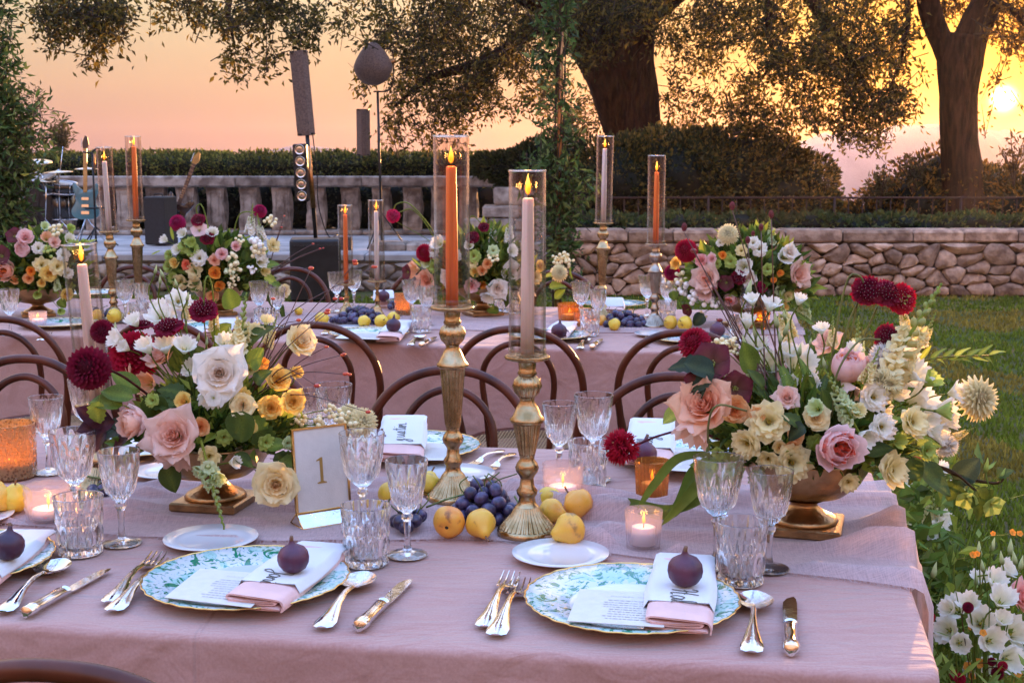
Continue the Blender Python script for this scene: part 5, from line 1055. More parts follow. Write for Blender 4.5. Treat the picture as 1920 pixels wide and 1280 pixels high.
def card(pts, label, z=.7735):
    P = [U(x, y, z+dz) for (x, y), dz in zip(pts, (.004, .004, .001, .001))]; c = sum(P, Vector())/4; u = (P[1]-P[0]).normalized(); rz = math.atan2(u.y, u.x); q = Matrix.Rotation(-rz, 3, 'Z')
    L_ = [q @ (p-c) for p in P]; mb = MB(); loft(mb, [[tuple(p-Vector((0, 0, .0008))) for p in L_], [tuple(p) for p in L_]], True, True, True)
    t = obj('menu_card', mesh('menu_card', mb, M['paper'], False), None, tuple(c), (0, 0, rz)); tag(t, label, 'menu card', 'cream menu cards')
    v = (L_[3]+L_[2]-L_[0]-L_[1])*.5; uu = (L_[1]-L_[0]); n_ = uu.cross(v).normalized(); mb = MB(); rr_ = random.Random(5)
    def pt(a, b): return L_[0]+(L_[1]-L_[0])*a*(1-b)+(L_[2]-L_[3])*a*b+(L_[3]-L_[0])*b+n_*.0006
    for k in range(9):
        b_ = .68-.068*k; x = .30+rr_.uniform(0, .10); xe = 1.0-rr_.uniform(0, .10)
        while x < xe:
            w_ = rr_.uniform(.015, .06); mb.add([pt(x, b_), pt(min(xe, x+w_), b_), pt(min(xe, x+w_), b_+.02), pt(x, b_+.02)], [(0, 1, 2, 3)]); x += w_+.012
    obj('small_print', mesh('small_print', mb, M['fadedink'], False), t)
    cu = bpy.data.curves.new('menu_heading', 'FONT'); cu.body = 'DINNER MENU'; cu.size = .0068; cu.space_character = 1.5; cu.materials.append(M['fadedink']); tmp = bpy.data.objects.new('tmp', cu); COL.objects.link(tmp); me_ = bpy.data.meshes.new_from_object(tmp.evaluated_get(bpy.context.evaluated_depsgraph_get())); bpy.data.objects.remove(tmp); o = obj('heading', me_, t, tuple(pt(.38, .80)+n_*.0002)); ax = uu.normalized(); ay = n_.cross(ax); o.rotation_euler = Matrix((ax, ay, n_)).transposed().to_euler(); return t
card([(308, 1119), (470, 1138), (540, 1078), (375, 1065)], 'cream dinner menu card under the napkin on the middle-left charger')
card([(1063, 1163), (1245, 1175), (1250, 1112), (1087, 1103)], 'cream dinner menu card beside the napkin on the right charger')
card([(742, 862), (842, 862), (862, 832), (792, 830)], 'cream menu card on the charger behind the tall orange candlestick'); card([(1240, 880), (1330, 886), (1340, 848), (1250, 846)], 'cream menu card on the charger behind the strap leaves')
card([(628, 634), (712, 636), (712, 622), (650, 621)], 'pale menu card on the farther table charger with the left fig'); card([(350, 622), (420, 624), (425, 612), (370, 611)], 'pale menu card on the farther table charger behind lisianthus')
# figs
def figmesh():
    mb = MB(); cols = []; pr = [(.0005, 0), (.010, .0008), (.018, .006), (.0228, .014), (.0242, .022), (.0232, .030), (.0185, .037), (.0115, .0415), (.0062, .0445), (.0042, .0475), (.0034, .0505), (.0028, .053), (.0005, .0535)]
    lathe(mb, pr, 40, lambda a, r, z: 1+(.014*math.sin(a*9)+.008*math.sin(a*17+1)) if r > .008 else 1); return mb
FIG = mesh('fig', figmesh(), M['fig']); mb = MB(); tube(mb, [(0, 0, .048), (.001, 0, .053), (.0025, 0, .0575)], [.0034, .0028], 7); FST = mesh('fig_stem', mb, M['figstem'])
def fig(px, py, label, z=.7895, sc=1, tilt=.1): 
    o = obj('fig', FIG, None, tuple(U(px, py, z)), (tilt, random.uniform(-.15, .15), random.uniform(0, 6)), sc); tag(o, label, 'fig', 'fresh figs on the place settings'); obj('stem', FST, o)
fig(553, 1071, 'purple fig with brown stem on the name band of the middle-left charger', sc=.98); fig(1285, 1096, 'purple fig with long neck on the napkin of the right charger', sc=1.06); fig(14, 1048, 'purple fig at the left edge of the near table')
fig(722, 856, 'purple fig half behind the goblet beside the table number', .762, 1.1); fig(1203, 872, 'purple fig tucked against the red carnation', .776, 1.15); fig(737, 622, 'blue-purple fig on the farther table charger left', .785, 1.15); fig(1047, 634, 'blue-purple fig on the farther table right of the blush candle', .785, 1.2)
fig(718, 566, 'fig leaning on the napkin beside the speckled votive of the farther table', .78, 1.2); fig(468, 628, 'fig behind the yellow-green snapdragon on the farther table', .78, 1.1); fig(1345, 632, 'fig behind the berry stems on the farther table', .775, 1.2)
# pears
def fruitmat(name, c1, c2, c3):
    m, t, b, o = nodes(name); l = t.links.new; tc = nn(t, 'ShaderNodeTexCoord'); oi = nn(t, 'ShaderNodeObjectInfo'); ad = nn(t, 'ShaderNodeVectorMath', operation='ADD'); sc = nn(t, 'ShaderNodeVectorMath', operation='SCALE'); sc.inputs[0].default_value = (9, 5, 3); l(oi.outputs['Random'], sc.inputs['Scale']); l(tc.outputs['Object'], ad.inputs[0]); l(sc.outputs[0], ad.inputs[1])
    def nz(s, a, b_): 
        n = nn(t, 'ShaderNodeTexNoise'); n.inputs['Scale'].default_value = s; n.inputs['Detail'].default_value = 5; l(ad.outputs[0], n.inputs['Vector']); r_ = nn(t, 'ShaderNodeMapRange'); r_.inputs['From Min'].default_value = a; r_.inputs['From Max'].default_value = b_; l(n.outputs[0], r_.inputs[0]); return r_
    x = nn(t, 'ShaderNodeMix', data_type='RGBA'); l(nz(14, .45, .7).outputs[0], x.inputs['Factor']); x.inputs['A'].default_value = (*c1, 1); x.inputs['B'].default_value = (*c2, 1)
    y = nn(t, 'ShaderNodeMix', data_type='RGBA'); l(nz(28, .62, .72).outputs[0], y.inputs['Factor']); l(x.outputs['Result'], y.inputs['A']); y.inputs['B'].default_value = (*c3, 1)
    z = nn(t, 'ShaderNodeMix', data_type='RGBA'); l(nz(300, .68, .74).outputs[0], z.inputs['Factor']); l(y.outputs['Result'], z.inputs['A']); z.inputs['B'].default_value = (.35, .2, .06, 1)
    l(z.outputs['Result'], b.inputs['Base Color']); b.inputs['Roughness'].default_value = .38; b.inputs['Subsurface Weight'].default_value = .08; b.inputs['Subsurface Scale'].default_value = .01; return m
M['pear'] = fruitmat('pear_skin', (.80, .46, .05), (.72, .30, .04), (.26, .13, .03)); M['blushpear'] = fruitmat('blushed_pear_skin', (.82, .40, .05), (.74, .17, .05), (.3, .12, .03)); M['lemonpear'] = fruitmat('yellow_pear_skin', (.80, .56, .05), (.70, .44, .06), (.3, .2, .04))
def pearmesh(m, neck=1.0, s=.034):
    mb = MB(); pr = [(.0005, .10), (.25, .02), (.55, .03), (.85, .28), (1.0, .68), (1.0, .98), (.88, 1.28), (.66, 1.28+.28*neck), (.46, 1.28+.60*neck), (.34, 1.28+.86*neck), (.2, 1.28+1.0*neck), (.0005, 1.28+1.03*neck)]
    lathe(mb, [(r*s, (z-.84)*s) for r, z in pr], 28, lambda a, r, z: 1+.03*math.sin(a*2+z*60)+.015*math.sin(a*5)); return mesh('pear', mb, M[m])
PE = [pearmesh('pear', .8), pearmesh('blushpear', .45), pearmesh('lemonpear', .55)]
mb = MB(); tube(mb, smoothpath([(0, 0, .036), (.001, 0, .045), (.004, .001, .056)], 4), [.002, .0026], 6); PST = mesh('pear_stem', mb, M['figstem'])
mb = MB(); lathe(mb, [(.0005, -.0262), (.003, -.0268), (.0042, -.0262)], 8); PCX = mesh('pear_calyx', mb, M['wick'])
def pear(px, py, r, kind, d, label, z0=.7545, n=0):
    c = U(px, py, z0+.03); dist = math.sqrt(c.x**2+c.y**2); s = r*dist/FPX/.034/1.0; c = U(px, py, z0+.034*s)
    v = Vector(d).normalized(); q = Vector((0, 0, 1)).rotation_difference(v)
    o = obj('pear', PE[kind], None, tuple(c), q, s); tag(o, label, 'pear', 'small yellow pears among the grapes'); 
    nk = [.8, .45, .55][kind]; sh = (1.28+nk-.84)*.034-.040
    obj('stem', PST, o, (0, 0, sh)); obj('calyx', PCX, o)
pear(842, 977, 31, 1, (.15, .95, .25), 'orange blushed pear seen end-on in front of the grapes'); pear(901, 981, 29, 0, (.25, -.75, -.42), 'yellow pear with its dark stem pointing down to the cloth'); pear(1068, 991, 31, 0, (-.75, -.3, -.22), 'yellow pear lying against the front brass foot'); pear(1083, 943, 30, 1, (-.6, .3, .6), 'orange pear with a curved stem behind the front candlestick'); pear(1034, 957, 25, 0, (.6, -.4, -.1), 'yellow pear just right of the front candlestick stem'); pear(1030, 935, 24, 2, (.1, .9, .1), 'pale yellow pear behind the front candlestick')
pear(735, 925, 27, 2, (-.2, .6, .4), 'yellow pear behind the goblets left of the grapes'); pear(803, 906, 25, 2, (.2, .5, .7), 'yellow pear left of the tall orange candlestick foot'); pear(30, 932, 27, 2, (.1, -.3, .9), 'yellow pear below the big speckled votive'); pear(-3, 936, 26, 0, (-.1, .3, .8), 'pear cut by the left edge of the photo')
for px, py, r, k, lb in [(603, 599, 14, 2, 'yellow pear at the left end of the far grapes'), (683, 602, 12, 2, 'yellow pear below the slim orange taper'), (715, 602, 13, 2, 'yellow pear below the slim white taper'), (738, 597, 13, 2, 'yellow pear behind the farther left fig'), (560, 583, 8, 2, 'small yellow pear behind the farther grapes'),
    (1127, 601, 11, 1, 'orange pear at the foot of the tall silvery candlestick'), (1152, 608, 12, 2, 'yellow pear at the edge of the farther right grapes'), (1257, 604, 13, 2, 'yellow pear right of the tarnished candlestick'), (1284, 606, 14, 2, 'larger yellow pear below the snowberries'), (214, 592, 13, 2, 'yellow pear below the left golden candlestick'), (182, 592, 12, 0, 'yellow pear seen through the left chimney')]:
    pear(px, py, r, k, (random.uniform(-1, 1), random.uniform(-1, 1), .3), lb)
# grapes
mb = MB(); ball(mb, (0, 0, 0), .0115, 16, 10, sc=(1, 1, 1.14)); GR = mesh('grape', mb, M['grape'])
def grapes(px0, px1, pyb, pyt, Yd, n, label, seed, s=1.0, stems=()):
    rg = random.Random(seed); A = U(px0, pyb); B_ = U(px1, pyb); c = (A+B_)/2; W_ = (B_-A).length/2; t = thing('grape_bunch', label, 'grapes', tuple(c), group='bunches of black grapes'); placed = []; R0 = .0115*s
    H_ = (pyb-pyt)*c.length/FPX*.9
    tries = 0
    while len(placed) < n and tries < 9000:
        tries += 1; u = rg.uniform(-1, 1); v = rg.uniform(-1, 1)
        if u*u+v*v > 1: continue
        top = H_*(1-u*u*.6-v*v*.5); z = R0+rg.random()**.8*max(0, top-2*R0)
        p = Vector((u*(W_-R0), v*Yd, z))
        if all((p-q).length > R0*1.72 for q in placed): placed.append(p)
    placed.sort(key=lambda p: p.z)
    for p in placed:
        q = Quaternion((rg.random()-.5, rg.random()-.5, rg.random()-.5, rg.random()-.5)).normalized(); obj('grape', GR, t, tuple(p), q, s*rg.uniform(.88, 1.12))
    mb = MB()
    for k in range(7): 
        a = Vector((rg.uniform(-.6, .6)*W_, rg.uniform(-.3, .3)*Yd, H_*.5)); tube(mb, smoothpath([a, a+Vector((rg.uniform(-.02, .02), 0, H_*.35)), a+Vector((rg.uniform(-.04, .04), 0, H_*.55))], 4), .0013, 5)
    for S in stems: tube(mb, smoothpath([Vector(U(x, y, z_))-c for x, y, z_ in S], 5), [.0022, .0016], 6)
    obj('grape_stalk', mesh('grape_stalk', mb, M['greenstem']), t, kind='stuff')
grapes(728, 806, 992, 925, .045, 34, 'bunch of black grapes left of the tall orange candlestick foot', 1, 1.05, [[(800, 950, .775), (840, 935, .80), (885, 922, .80)]])
grapes(838, 976, 978, 884, .055, 66, 'heaped bunch of blue-black grapes between the two near candlesticks', 2, 1.08, [[(965, 930, .80), (972, 945, .79), (968, 975, .765)]])
grapes(618, 725, 606, 568, .11, 60, 'bunch of dark grapes heaped round the small candlesticks of the farther table', 3, 1.25); grapes(1122, 1216, 612, 574, .10, 52, 'bunch of dark grapes in front of the tall silvery candlestick', 4, 1.25)
grapes(158, 232, 600, 572, .08, 24, 'bunch of grapes at the foot of the left golden candlestick', 5, 1.2); grapes(168, 215, 925, 892, .05, 14, 'few black grapes behind the small left goblet', 6, 1.05, [[(150, 925, .765), (175, 922, .775), (205, 912, .775)]]); grapes(725, 745, 580, 560, .06, 8, 'few dark grapes by the speckled votive of the farther table', 7, 1.2)
# table number
base = U(578, 992); tn = thing('table_number_sign', 'gold framed table number card standing on a mirrored wedge', 'table number', tuple(base), R(33))
mb = MB(); ww, hh = .100, .150; zb = .022
T_ = Matrix.Translation((-.006, .028, zb)) @ Matrix.Rotation(R(-6), 4, 'X')
m0 = MB(); box(m0, (0, 0, 0), (ww, .003, hh)); mb.join(m0, T_); obj('card', mesh('number_card', mb, M['paper'], False), tn)
m0 = MB()
for a, b_ in (((-.004, -.002, -.003), (0, .005, hh+.003)), ((ww, -.002, -.003), (ww+.004, .005, hh+.003)), ((0, -.002, hh), (ww, .005, hh+.003)), ((0, -.002, -.003), (ww, .005, 0))): box(m0, a, b_)
mb = MB(); mb.join(m0, T_); obj('gold_frame', mesh('gold_frame', mb, M['gold'], False), tn)
m0 = MB(); one = [(-.009, 0), (.009, 0), (.009, .002), (.0028, .0035), (.0028, .047), (-.0005, .047), (-.009, .0425), (-.009, .0405), (-.0028, .042), (-.0028, .0035), (-.009, .002)]
loft(m0, [[(x+ww*.5, -.0006, z+.050) for x, z in one], [(x+ww*.5, .0003, z+.050) for x, z in one]], True, True, True); mb = MB(); mb.join(m0, T_); obj('numeral', mesh('numeral_one', mb, M['goldink'], False), tn)
mb = MB(); loft(mb, [[(-.010, 0, 0), (-.010, .055, 0), (-.010, .028, .022)], [(ww+.004-.006, 0, 0), (ww-.002, .055, 0), (ww-.002, .028, .022)]], True, True, True); obj('mirrored_wedge', mesh('wedge', mb, M['silver'], False), tn)
mb = MB()
for x in (-.010, ww-.002):
    for a, b_ in (((x, 0, 0), (x, .055, 0)), ((x, 0, 0), (x, .028, .022)), ((x, .055, 0), (x, .028, .022))): tube(mb, [Vector(a)+Vector((0, 0, .0015)), Vector(b_)+Vector((0, 0, .0015))], .0013, 5)
tube(mb, [(-.01, 0, .0015), (ww-.002, 0, .0015)], .0013, 5); tube(mb, [(-.01, .028, .0235), (ww-.002, .028, .0235)], .0013, 5); obj('brass_edging', mesh('brass_edging', mb, M['gold']), tn)
# ================================================================ FLOWERS
C_ = dict(white=(.90, .86, .78), cream=(.90, .78, .44), yellow=(.86, .66, .20), blush=(.87, .62, .52), peach=(.88, .52, .34), coral=(.88, .24, .12), pink=(.86, .46, .42), burg=(.17, .004, .022), red=(.42, .006, .03),
          magenta=(.46, .015, .10), orange=(.90, .36, .05), lime=(.46, .56, .14), greenw=(.66, .74, .44), plum=(.16, .022, .045), palepink=(.88, .60, .56), apricot=(.89, .50, .22))
GD = (.062, .100, .018); GM = (.13, .20, .030); GL = (.34, .41, .06); GDK = (.03, .05, .025)
GF = 1
def lerp3(a, b, t): return tuple(a[i]+(b[i]-a[i])*t for i in range(3))
def petal(mb, rg, phi, r0, z0, L_, Wd, th0, th1, c0, c1, p=1.4, tip=.0, ruf=.0, wrap=.9, nu=6, nv=6, twist=0, notch=0, basew=.35, ctip=None):
    th0, th1 = R(th0), R(th1); vs = []; cols = []; f1, f2 = rg.uniform(0, 9), rg.uniform(3, 5)
    for j in range(nv+1):
        v = -1+2*j/nv; Lv = L_*(1-(.09 if tip < .01 else .06)*v*v+tip*(1-abs(v))**1.3-notch*math.exp(-(v/.25)**2)); r = r0; z = z0
        for i in range(nu+1):
            u = i/nu
            if i: 
                th = th0+(th1-th0)*((u-.5/nu)**p); r += Lv/nu*math.sin(th); z += Lv/nu*math.cos(th)
            w = Wd*(basew+(1-basew)*math.sin(min(1, u*1.25)*math.pi/2))*(1-(.16+.60*(tip > .01))*max(0, u-.55)/.45*max(0, u-.55)/.45*1.0)
            x = w*v; rho = max(.22, r*wrap+.15); a = phi+x/max(rho, .001)*min(1, wrap)+twist*u
            rf = ruf*math.sin(f1+v*f2*2.3+u*2)*u*u; rr = r+rf*.6-(.10*w*v*v if th1 < R(70) else -.05*w*v*v)
            flat = x*(1-min(1, wrap))
            vs.append((rr*math.cos(a)-flat*math.sin(phi), rr*math.sin(a)+flat*math.cos(phi), z+rf))
            c = lerp3(c0, c1, u**.8)
            if ctip: c = lerp3(c, ctip, max(0, u-.75)*4*.7)
            cols.append(c)
    fs = [(j*(nu+1)+i, j*(nu+1)+i+1, (j+1)*(nu+1)+i+1, (j+1)*(nu+1)+i) for j in range(nv) for i in range(nu)]
    mb.add(vs, fs, 0, cols)
def rose(rg, inner, outer, tipc=None, openness=1.0, star=.2, n=26):
    mb = MB()
    for k in range(n):
        t = k/(n-1); phi = k*2.399+rg.uniform(-.15, .15)
        c = lerp3(inner, outer, t**.7); b = lerp3(c, (.8, .7, .25), .12)
        th0 = 4+34*t+rg.uniform(-3, 3); th1 = -14+(100*openness+12)*t**1.6+rg.uniform(-8, 8)
        petal(mb, rg, phi, .035+.13*t, -.05-.28*t, .44+.36*t+.15*(t > .7), .24+.50*t**.8, th0, th1, b, c, 1.8, star*max(0, t-.55)*2.2*rg.uniform(.3, 1.3), .02+.05*t, .95 if t < .6 else .55, 7, 7, ctip=tipc)
    ball(mb, (0, 0, -.42), .17, 8, 5, 0, GM)
    return mb
def cuprose(rg, inner, outer):
    mb = MB()
    for k in range(34):          # ruffled heart
        rr = .50*math.sqrt(k/34); phi = k*2.399; a = rg.uniform(0, 6.28)
        m0 = MB(); petal(m0, rg, a, .02, 0, rg.uniform(.34, .48), .16, 10, rg.uniform(-30, 20), lerp3(inner, (.8, .3, .1), .3), lerp3(inner, outer, rg.uniform(0, .45)), 1.3, 0, .05, .4, 4, 4)
        mb.join(m0, Matrix.Translation((rr*math.cos(phi), rr*math.sin(phi), .0-.10*rr)) @ Matrix.Rotation(rg.uniform(-.3, .3), 4, 'X'))
    for k in range(16):
        t = k/15; petal(mb, rg, k*2.399, .12+.08*t, -.38-.1*t, 1.02+.08*t, .62, 72-6*t, -38+60*t**2.0, outer, lerp3(outer, (.9, .72, .66), .3*t), .75, 0, .03+.05*t, .9, 8, 7)
    ball(mb, (0, 0, -.46), .2, 8, 5, 0, GM); return mb
def peonyside(rg, inner, outer): # closed bowl-shaped garden rose
    mb = MB()
    for k in range(18):
        t = k/17; petal(mb, rg, k*2.399, .10+.08*t, -.55, 1.15+.12*t, .60, 70, -62+42*t, lerp3(inner, outer, t), lerp3(outer, (.9, .75, .68), .25), .8, 0, .03, 1, 8, 7)
    for k in range(20): 
        m0 = MB(); petal(m0, rg, rg.uniform(0, 6.28), .02, 0, .4, .16, 10, 0, inner, inner, 1.3, 0, .05, .4, 4, 4); rr = .36*math.sqrt(k/20); mb.join(m0, Matrix.Translation((rr*math.cos(k*2.4), rr*math.sin(k*2.4), -.02)))
    ball(mb, (0, 0, -.55), .2, 8, 5, 0, GM); return mb
def lisi(rg, outer, centre=(.30, .32, .05), n=11, cup=0):
    mb = MB()
    for k in range(n):
        t = k/(n-1); petal(mb, rg, k*2.399, .06+.05*t, -.42-.12*t, .84+.20*t, .68+.10*t, 16+14*t-cup*6, 42+56*t-cup*30, lerp3(outer, (.62, .66, .22), .45), outer, 1.5, 0, .09+.07*t, .75, 7, 8)
    for k in range(7): a = k*.9; tube(mb, [(0, 0, -.5), (.06*math.cos(a), .06*math.sin(a), -.1)], [.02, .012], 4, 0, (.55, .42, .06)); ball(mb, (.065*math.cos(a), .065*math.sin(a), -.08), .04, 5, 4, 0, (.45, .30, .04))
    ball(mb, (0, 0, -.16), .07, 6, 5, 0, centre); lathe(mb, [(.02, -.75), (.09, -.62), (.10, -.5), (.05, -.42)], 8, None, 0, GL)
    for k in range(5): petal(mb, rg, k*1.257, .06, -.68, .5, .07, 8, 40, GM, GL, 1, .3, 0, .6, 3, 2)
    return mb
def tulipy(rg, outer, n=6, open_=1.0):       # side-on bell of lisianthus
    mb = MB()
    for k in range(n):
        petal(mb, rg, k*2*math.pi/n+rg.uniform(-.2, .2), .07, -.85, 1.42, .78, 32, 2+50*open_*rg.uniform(.4, 1.25), lerp3(outer, (.6, .68, .25), .45), outer, 2.4, .0, .10, 1, 9, 8, basew=.28)
    lathe(mb, [(.02, -1.05), (.10, -.95), (.12, -.84), (.06, -.74)], 8, None, 0, GM); ball(mb, (0, 0, -.45), .09, 6, 5, 0, (.5, .45, .08))
    for k in range(5): petal(mb, rg, k*1.257, .07, -.95, .55, .08, 20, 14, GM, GL, 1, .3, 0, .6, 3, 2)
    return mb
def bud(rg, c=(.50, .56, .18)):
    mb = MB(); lathe(mb, [(.03, -1), (.22, -.8), (.30, -.45), (.26, -.05), (.16, .4), (.05, .85), (.001, 1)], 9, lambda a, r, z: 1+.12*math.sin(a*3+z*3), 0, [lerp3(GM, c, min(1, (z+1)/1.1)) for z in (-1, -.8, -.45, -.05, .4, .85, 1)])
    for k in range(4): petal(mb, rg, k*1.57, .15, -.95, .8, .09, 15, -5, GM, GL, 1, .3, 0, .6, 3, 2)
    return mb
def dahlia(rg, c, c2, n=190, hemi=-.55, cup=1.0, size=.30, pointed=0):
    mb = MB()
    for k in range(n):
        z = 1-(1-hemi)*(k+.5)/n; th = math.acos(z); phi = k*2.39996; t = k/n
        m0 = MB(); s_ = size*(.45+.65*min(1, t*3)); pc = lerp3(c2, c, rg.uniform(.3, 1))
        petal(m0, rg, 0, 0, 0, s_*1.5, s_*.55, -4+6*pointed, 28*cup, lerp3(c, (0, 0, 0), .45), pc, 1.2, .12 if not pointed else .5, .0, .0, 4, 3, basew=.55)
        M_ = Matrix.Rotation(phi, 4, 'Z') @ Matrix.Rotation(th, 4, 'Y') @ Matrix.Translation((0, 0, .98-s_*1.1)) @ Matrix.Rotation(rg.uniform(-.25, .25), 4, 'Z')
        mb.join(m0, M_)
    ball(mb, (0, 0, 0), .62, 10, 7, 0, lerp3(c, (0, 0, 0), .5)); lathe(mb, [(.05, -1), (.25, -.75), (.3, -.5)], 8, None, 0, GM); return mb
def scabiosa(rg, c, centre=None):
    mb = MB()
    for k in range(24):
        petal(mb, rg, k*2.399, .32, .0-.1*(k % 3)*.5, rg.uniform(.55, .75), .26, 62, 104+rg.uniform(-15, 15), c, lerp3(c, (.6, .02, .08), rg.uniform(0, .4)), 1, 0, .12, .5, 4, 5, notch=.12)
    for k in range(60):
        r_ = .62*math.sqrt((k+.5)/60); a = k*2.4; z = .30*math.sqrt(max(0, 1-(r_/.7)**2))
        m0 = MB(); petal(m0, rg, rg.uniform(0, 6), .03, 0, .20, .11, 5, 60, lerp3(c, (0, 0, 0), .4), c if centre is None or r_ > .28 else centre, 1, 0, .04, .3, 2, 3); petal(m0, rg, rg.uniform(0, 6), .03, 0, .18, .10, 5, 60, c, c, 1, 0, .04, .3, 2, 3)
        mb.join(m0, Matrix.Translation((r_*math.cos(a), r_*math.sin(a), z)))
    for k in range(34):
        r_ = .66*math.sqrt((k+.5)/34); a = k*2.4+.5; z = .34*math.sqrt(max(0, 1-(r_/.75)**2)); ball(mb, (r_*math.cos(a), r_*math.sin(a), z+.18), .020, 4, 3, 0, (.75, .55, .58))
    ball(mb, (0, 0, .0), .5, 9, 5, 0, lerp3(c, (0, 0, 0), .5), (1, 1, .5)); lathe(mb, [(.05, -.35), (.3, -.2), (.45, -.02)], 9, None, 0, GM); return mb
def carnation(rg, c):
    mb = MB()
    for k in range(70):
        z = 1-1.5*(k+.5)/70; th = math.acos(max(-1, z)); phi = k*2.39996; m0 = MB()
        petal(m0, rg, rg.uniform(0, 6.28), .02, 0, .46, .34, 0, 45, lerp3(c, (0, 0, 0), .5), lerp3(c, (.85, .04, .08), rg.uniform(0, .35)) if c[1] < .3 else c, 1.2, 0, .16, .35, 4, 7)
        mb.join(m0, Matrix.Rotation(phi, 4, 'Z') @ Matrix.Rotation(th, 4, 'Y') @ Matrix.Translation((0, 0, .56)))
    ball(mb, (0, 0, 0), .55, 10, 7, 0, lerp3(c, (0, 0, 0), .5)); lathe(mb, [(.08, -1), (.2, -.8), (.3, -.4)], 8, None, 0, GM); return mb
def hellebore(rg, c, c2):
    mb = MB()
    for k in range(5): petal(mb, rg, k*1.257+.1, .06, -.1, .95, .52, 52, 84, c2, c, 1, .06, .04, .4, 6, 6)
    for k in range(16): a = k*2.4; r_ = .05+.12*rg.random(); ball(mb, (r_*math.cos(a), r_*math.sin(a), .05), .03, 4, 3, 0, (.5, .5, .15))
    ball(mb, (0, 0, -.08), .1, 6, 4, 0, GL); return mb
def snap(rg, L_=1.0, c=(.80, .78, .62), bloom=.55):
    """snapdragon spike along +Z, length L_=1 ; scale later"""
    mb = MB(); tube(mb, smoothpath([(0, 0, -.35), (.01, 0, .2), (0, .01, .6), (0, 0, 1)], 4), [.020, .018, .008], 6, 0, GL)
    n = 30
    for k in range(n):
        t = k/(n-1); z = .02+.96*t; a = k*2.0+rg.uniform(-.2, .2); m0 = MB()
        if t < bloom:
            s_ = .16*(1-.45*t/bloom); cc = lerp3(c, GL, max(0, t/bloom-.35)*.5)
            lathe(m0, [(.02, 0), (.22, .2), (.28, .5), (.25, .75), (.30, .9)], 7, None, 0, lerp3(cc, GL, .3))
            for q in range(5): petal(m0, rg, q*1.257, .2, .75, .62, .34, 20, 110 if q in (0, 1, 4) else 40, cc, cc, 1, 0, .1, .6, 4, 4)
            ball(m0, (.12, 0, .95), .2, 6, 4, 0, lerp3(cc, C_['yellow'], .25))
        else:
            s_ = .075*(1-.72*(t-bloom)/(1-bloom))+.008; ball(m0, (0, 0, .5), .5, 7, 5, 0, lerp3((.46, .50, .20), (.26, .36, .08), (t-bloom)/(1-bloom)), (.8, .8, 1.15))
            petal(m0, rg, 0, .3, 0, .6, .3, 10, 0, GL, GL, 1, .3, 0, .6, 2, 2); petal(m0, rg, 3.1, .3, 0, .6, .3, 10, 0, GL, GL, 1, .3, 0, .6, 2, 2)
        tilt = R(62) if t < bloom else R(50-25*t)
        mb.join(m0, Matrix.Translation((0, 0, z-.02)) @ Matrix.Rotation(a, 4, 'Z') @ Matrix.Rotation(tilt, 4, 'Y') @ Matrix.Translation((0, 0, .012)) @ Matrix.Scale(s_, 4))
    return mb
def berries(rg, c=(.84, .80, .66), n=9, leaf=False):
    mb = MB(); P = []
    for k in range(n):
        for _ in range(30):
            p = Vector((rg.uniform(-.7, .7), rg.uniform(-.7, .7), rg.uniform(-.5, .6)))
            if all((p-q).length > .46 for q in P): break
        P.append(p); s_ = rg.uniform(.26, .34); ball(mb, p, s_, 9, 7, 0, c); d = p.normalized(); ball(mb, p+d*s_*.96, .035, 4, 3, 0, (.25, .16, .08)); tube(mb, [p, (0, 0, -.9)], .03, 4, 0, GM)
    return mb
def leafm(kind='ovate', c=GM, curl=.25, serr=0):
    mb = MB(); n = 10; vs = []; cs = []
    for i in range(n+1):
        t = i/n
        w = {'ovate': .36*math.sin(math.pi*t**.75)**.8, 'lance': .13*math.sin(math.pi*t**.8)**.7, 'strap': .055*(1-t**3)**.6+.002, 'round': .46*math.sin(math.pi*t**.7)**.6}[kind]+.002
        w *= 1+serr*(.5 if i % 2 else -.5); z = -curl*t*t+.10*t; y = t
        for q, v in enumerate((-1, -.5, 0, .5, 1)):
            vs.append((w*v, y-.04*abs(v)*w, z+.32*w*abs(v)+.02*math.sin(t*9+v*2))); cs.append(lerp3(c, (c[0]*1.8+.02, c[1]*1.6+.02, c[2]*1.5), 1 if q == 2 else .12))
    fs = [(i*5+j, i*5+j+1, (i+1)*5+j+1, (i+1)*5+j) for i in range(n) for j in range(4)]
    mb.add(vs, fs, 0, cs); tube(mb, [(0, -.25, -.05), (0, 0, 0), (0, .3, .02)], [.012, .008], 4, 0, c); return mb
def burnet(rg, c=(.12, .006, .012)):
    mb = MB()
    for k in range(90): 
        z = 1-2*(k+.5)/90; r_ = math.sqrt(1-z*z)*.62; a = k*2.4; ball(mb, (r_*math.cos(a), r_*math.sin(a), z), .12, 4, 3, 0, lerp3(c, (.35, .02, .03), rg.random()*.6))
    ball(mb, (0, 0, 0), .6, 8, 6, 0, c, (1, 1, 1.55)); return mb
FM = {}
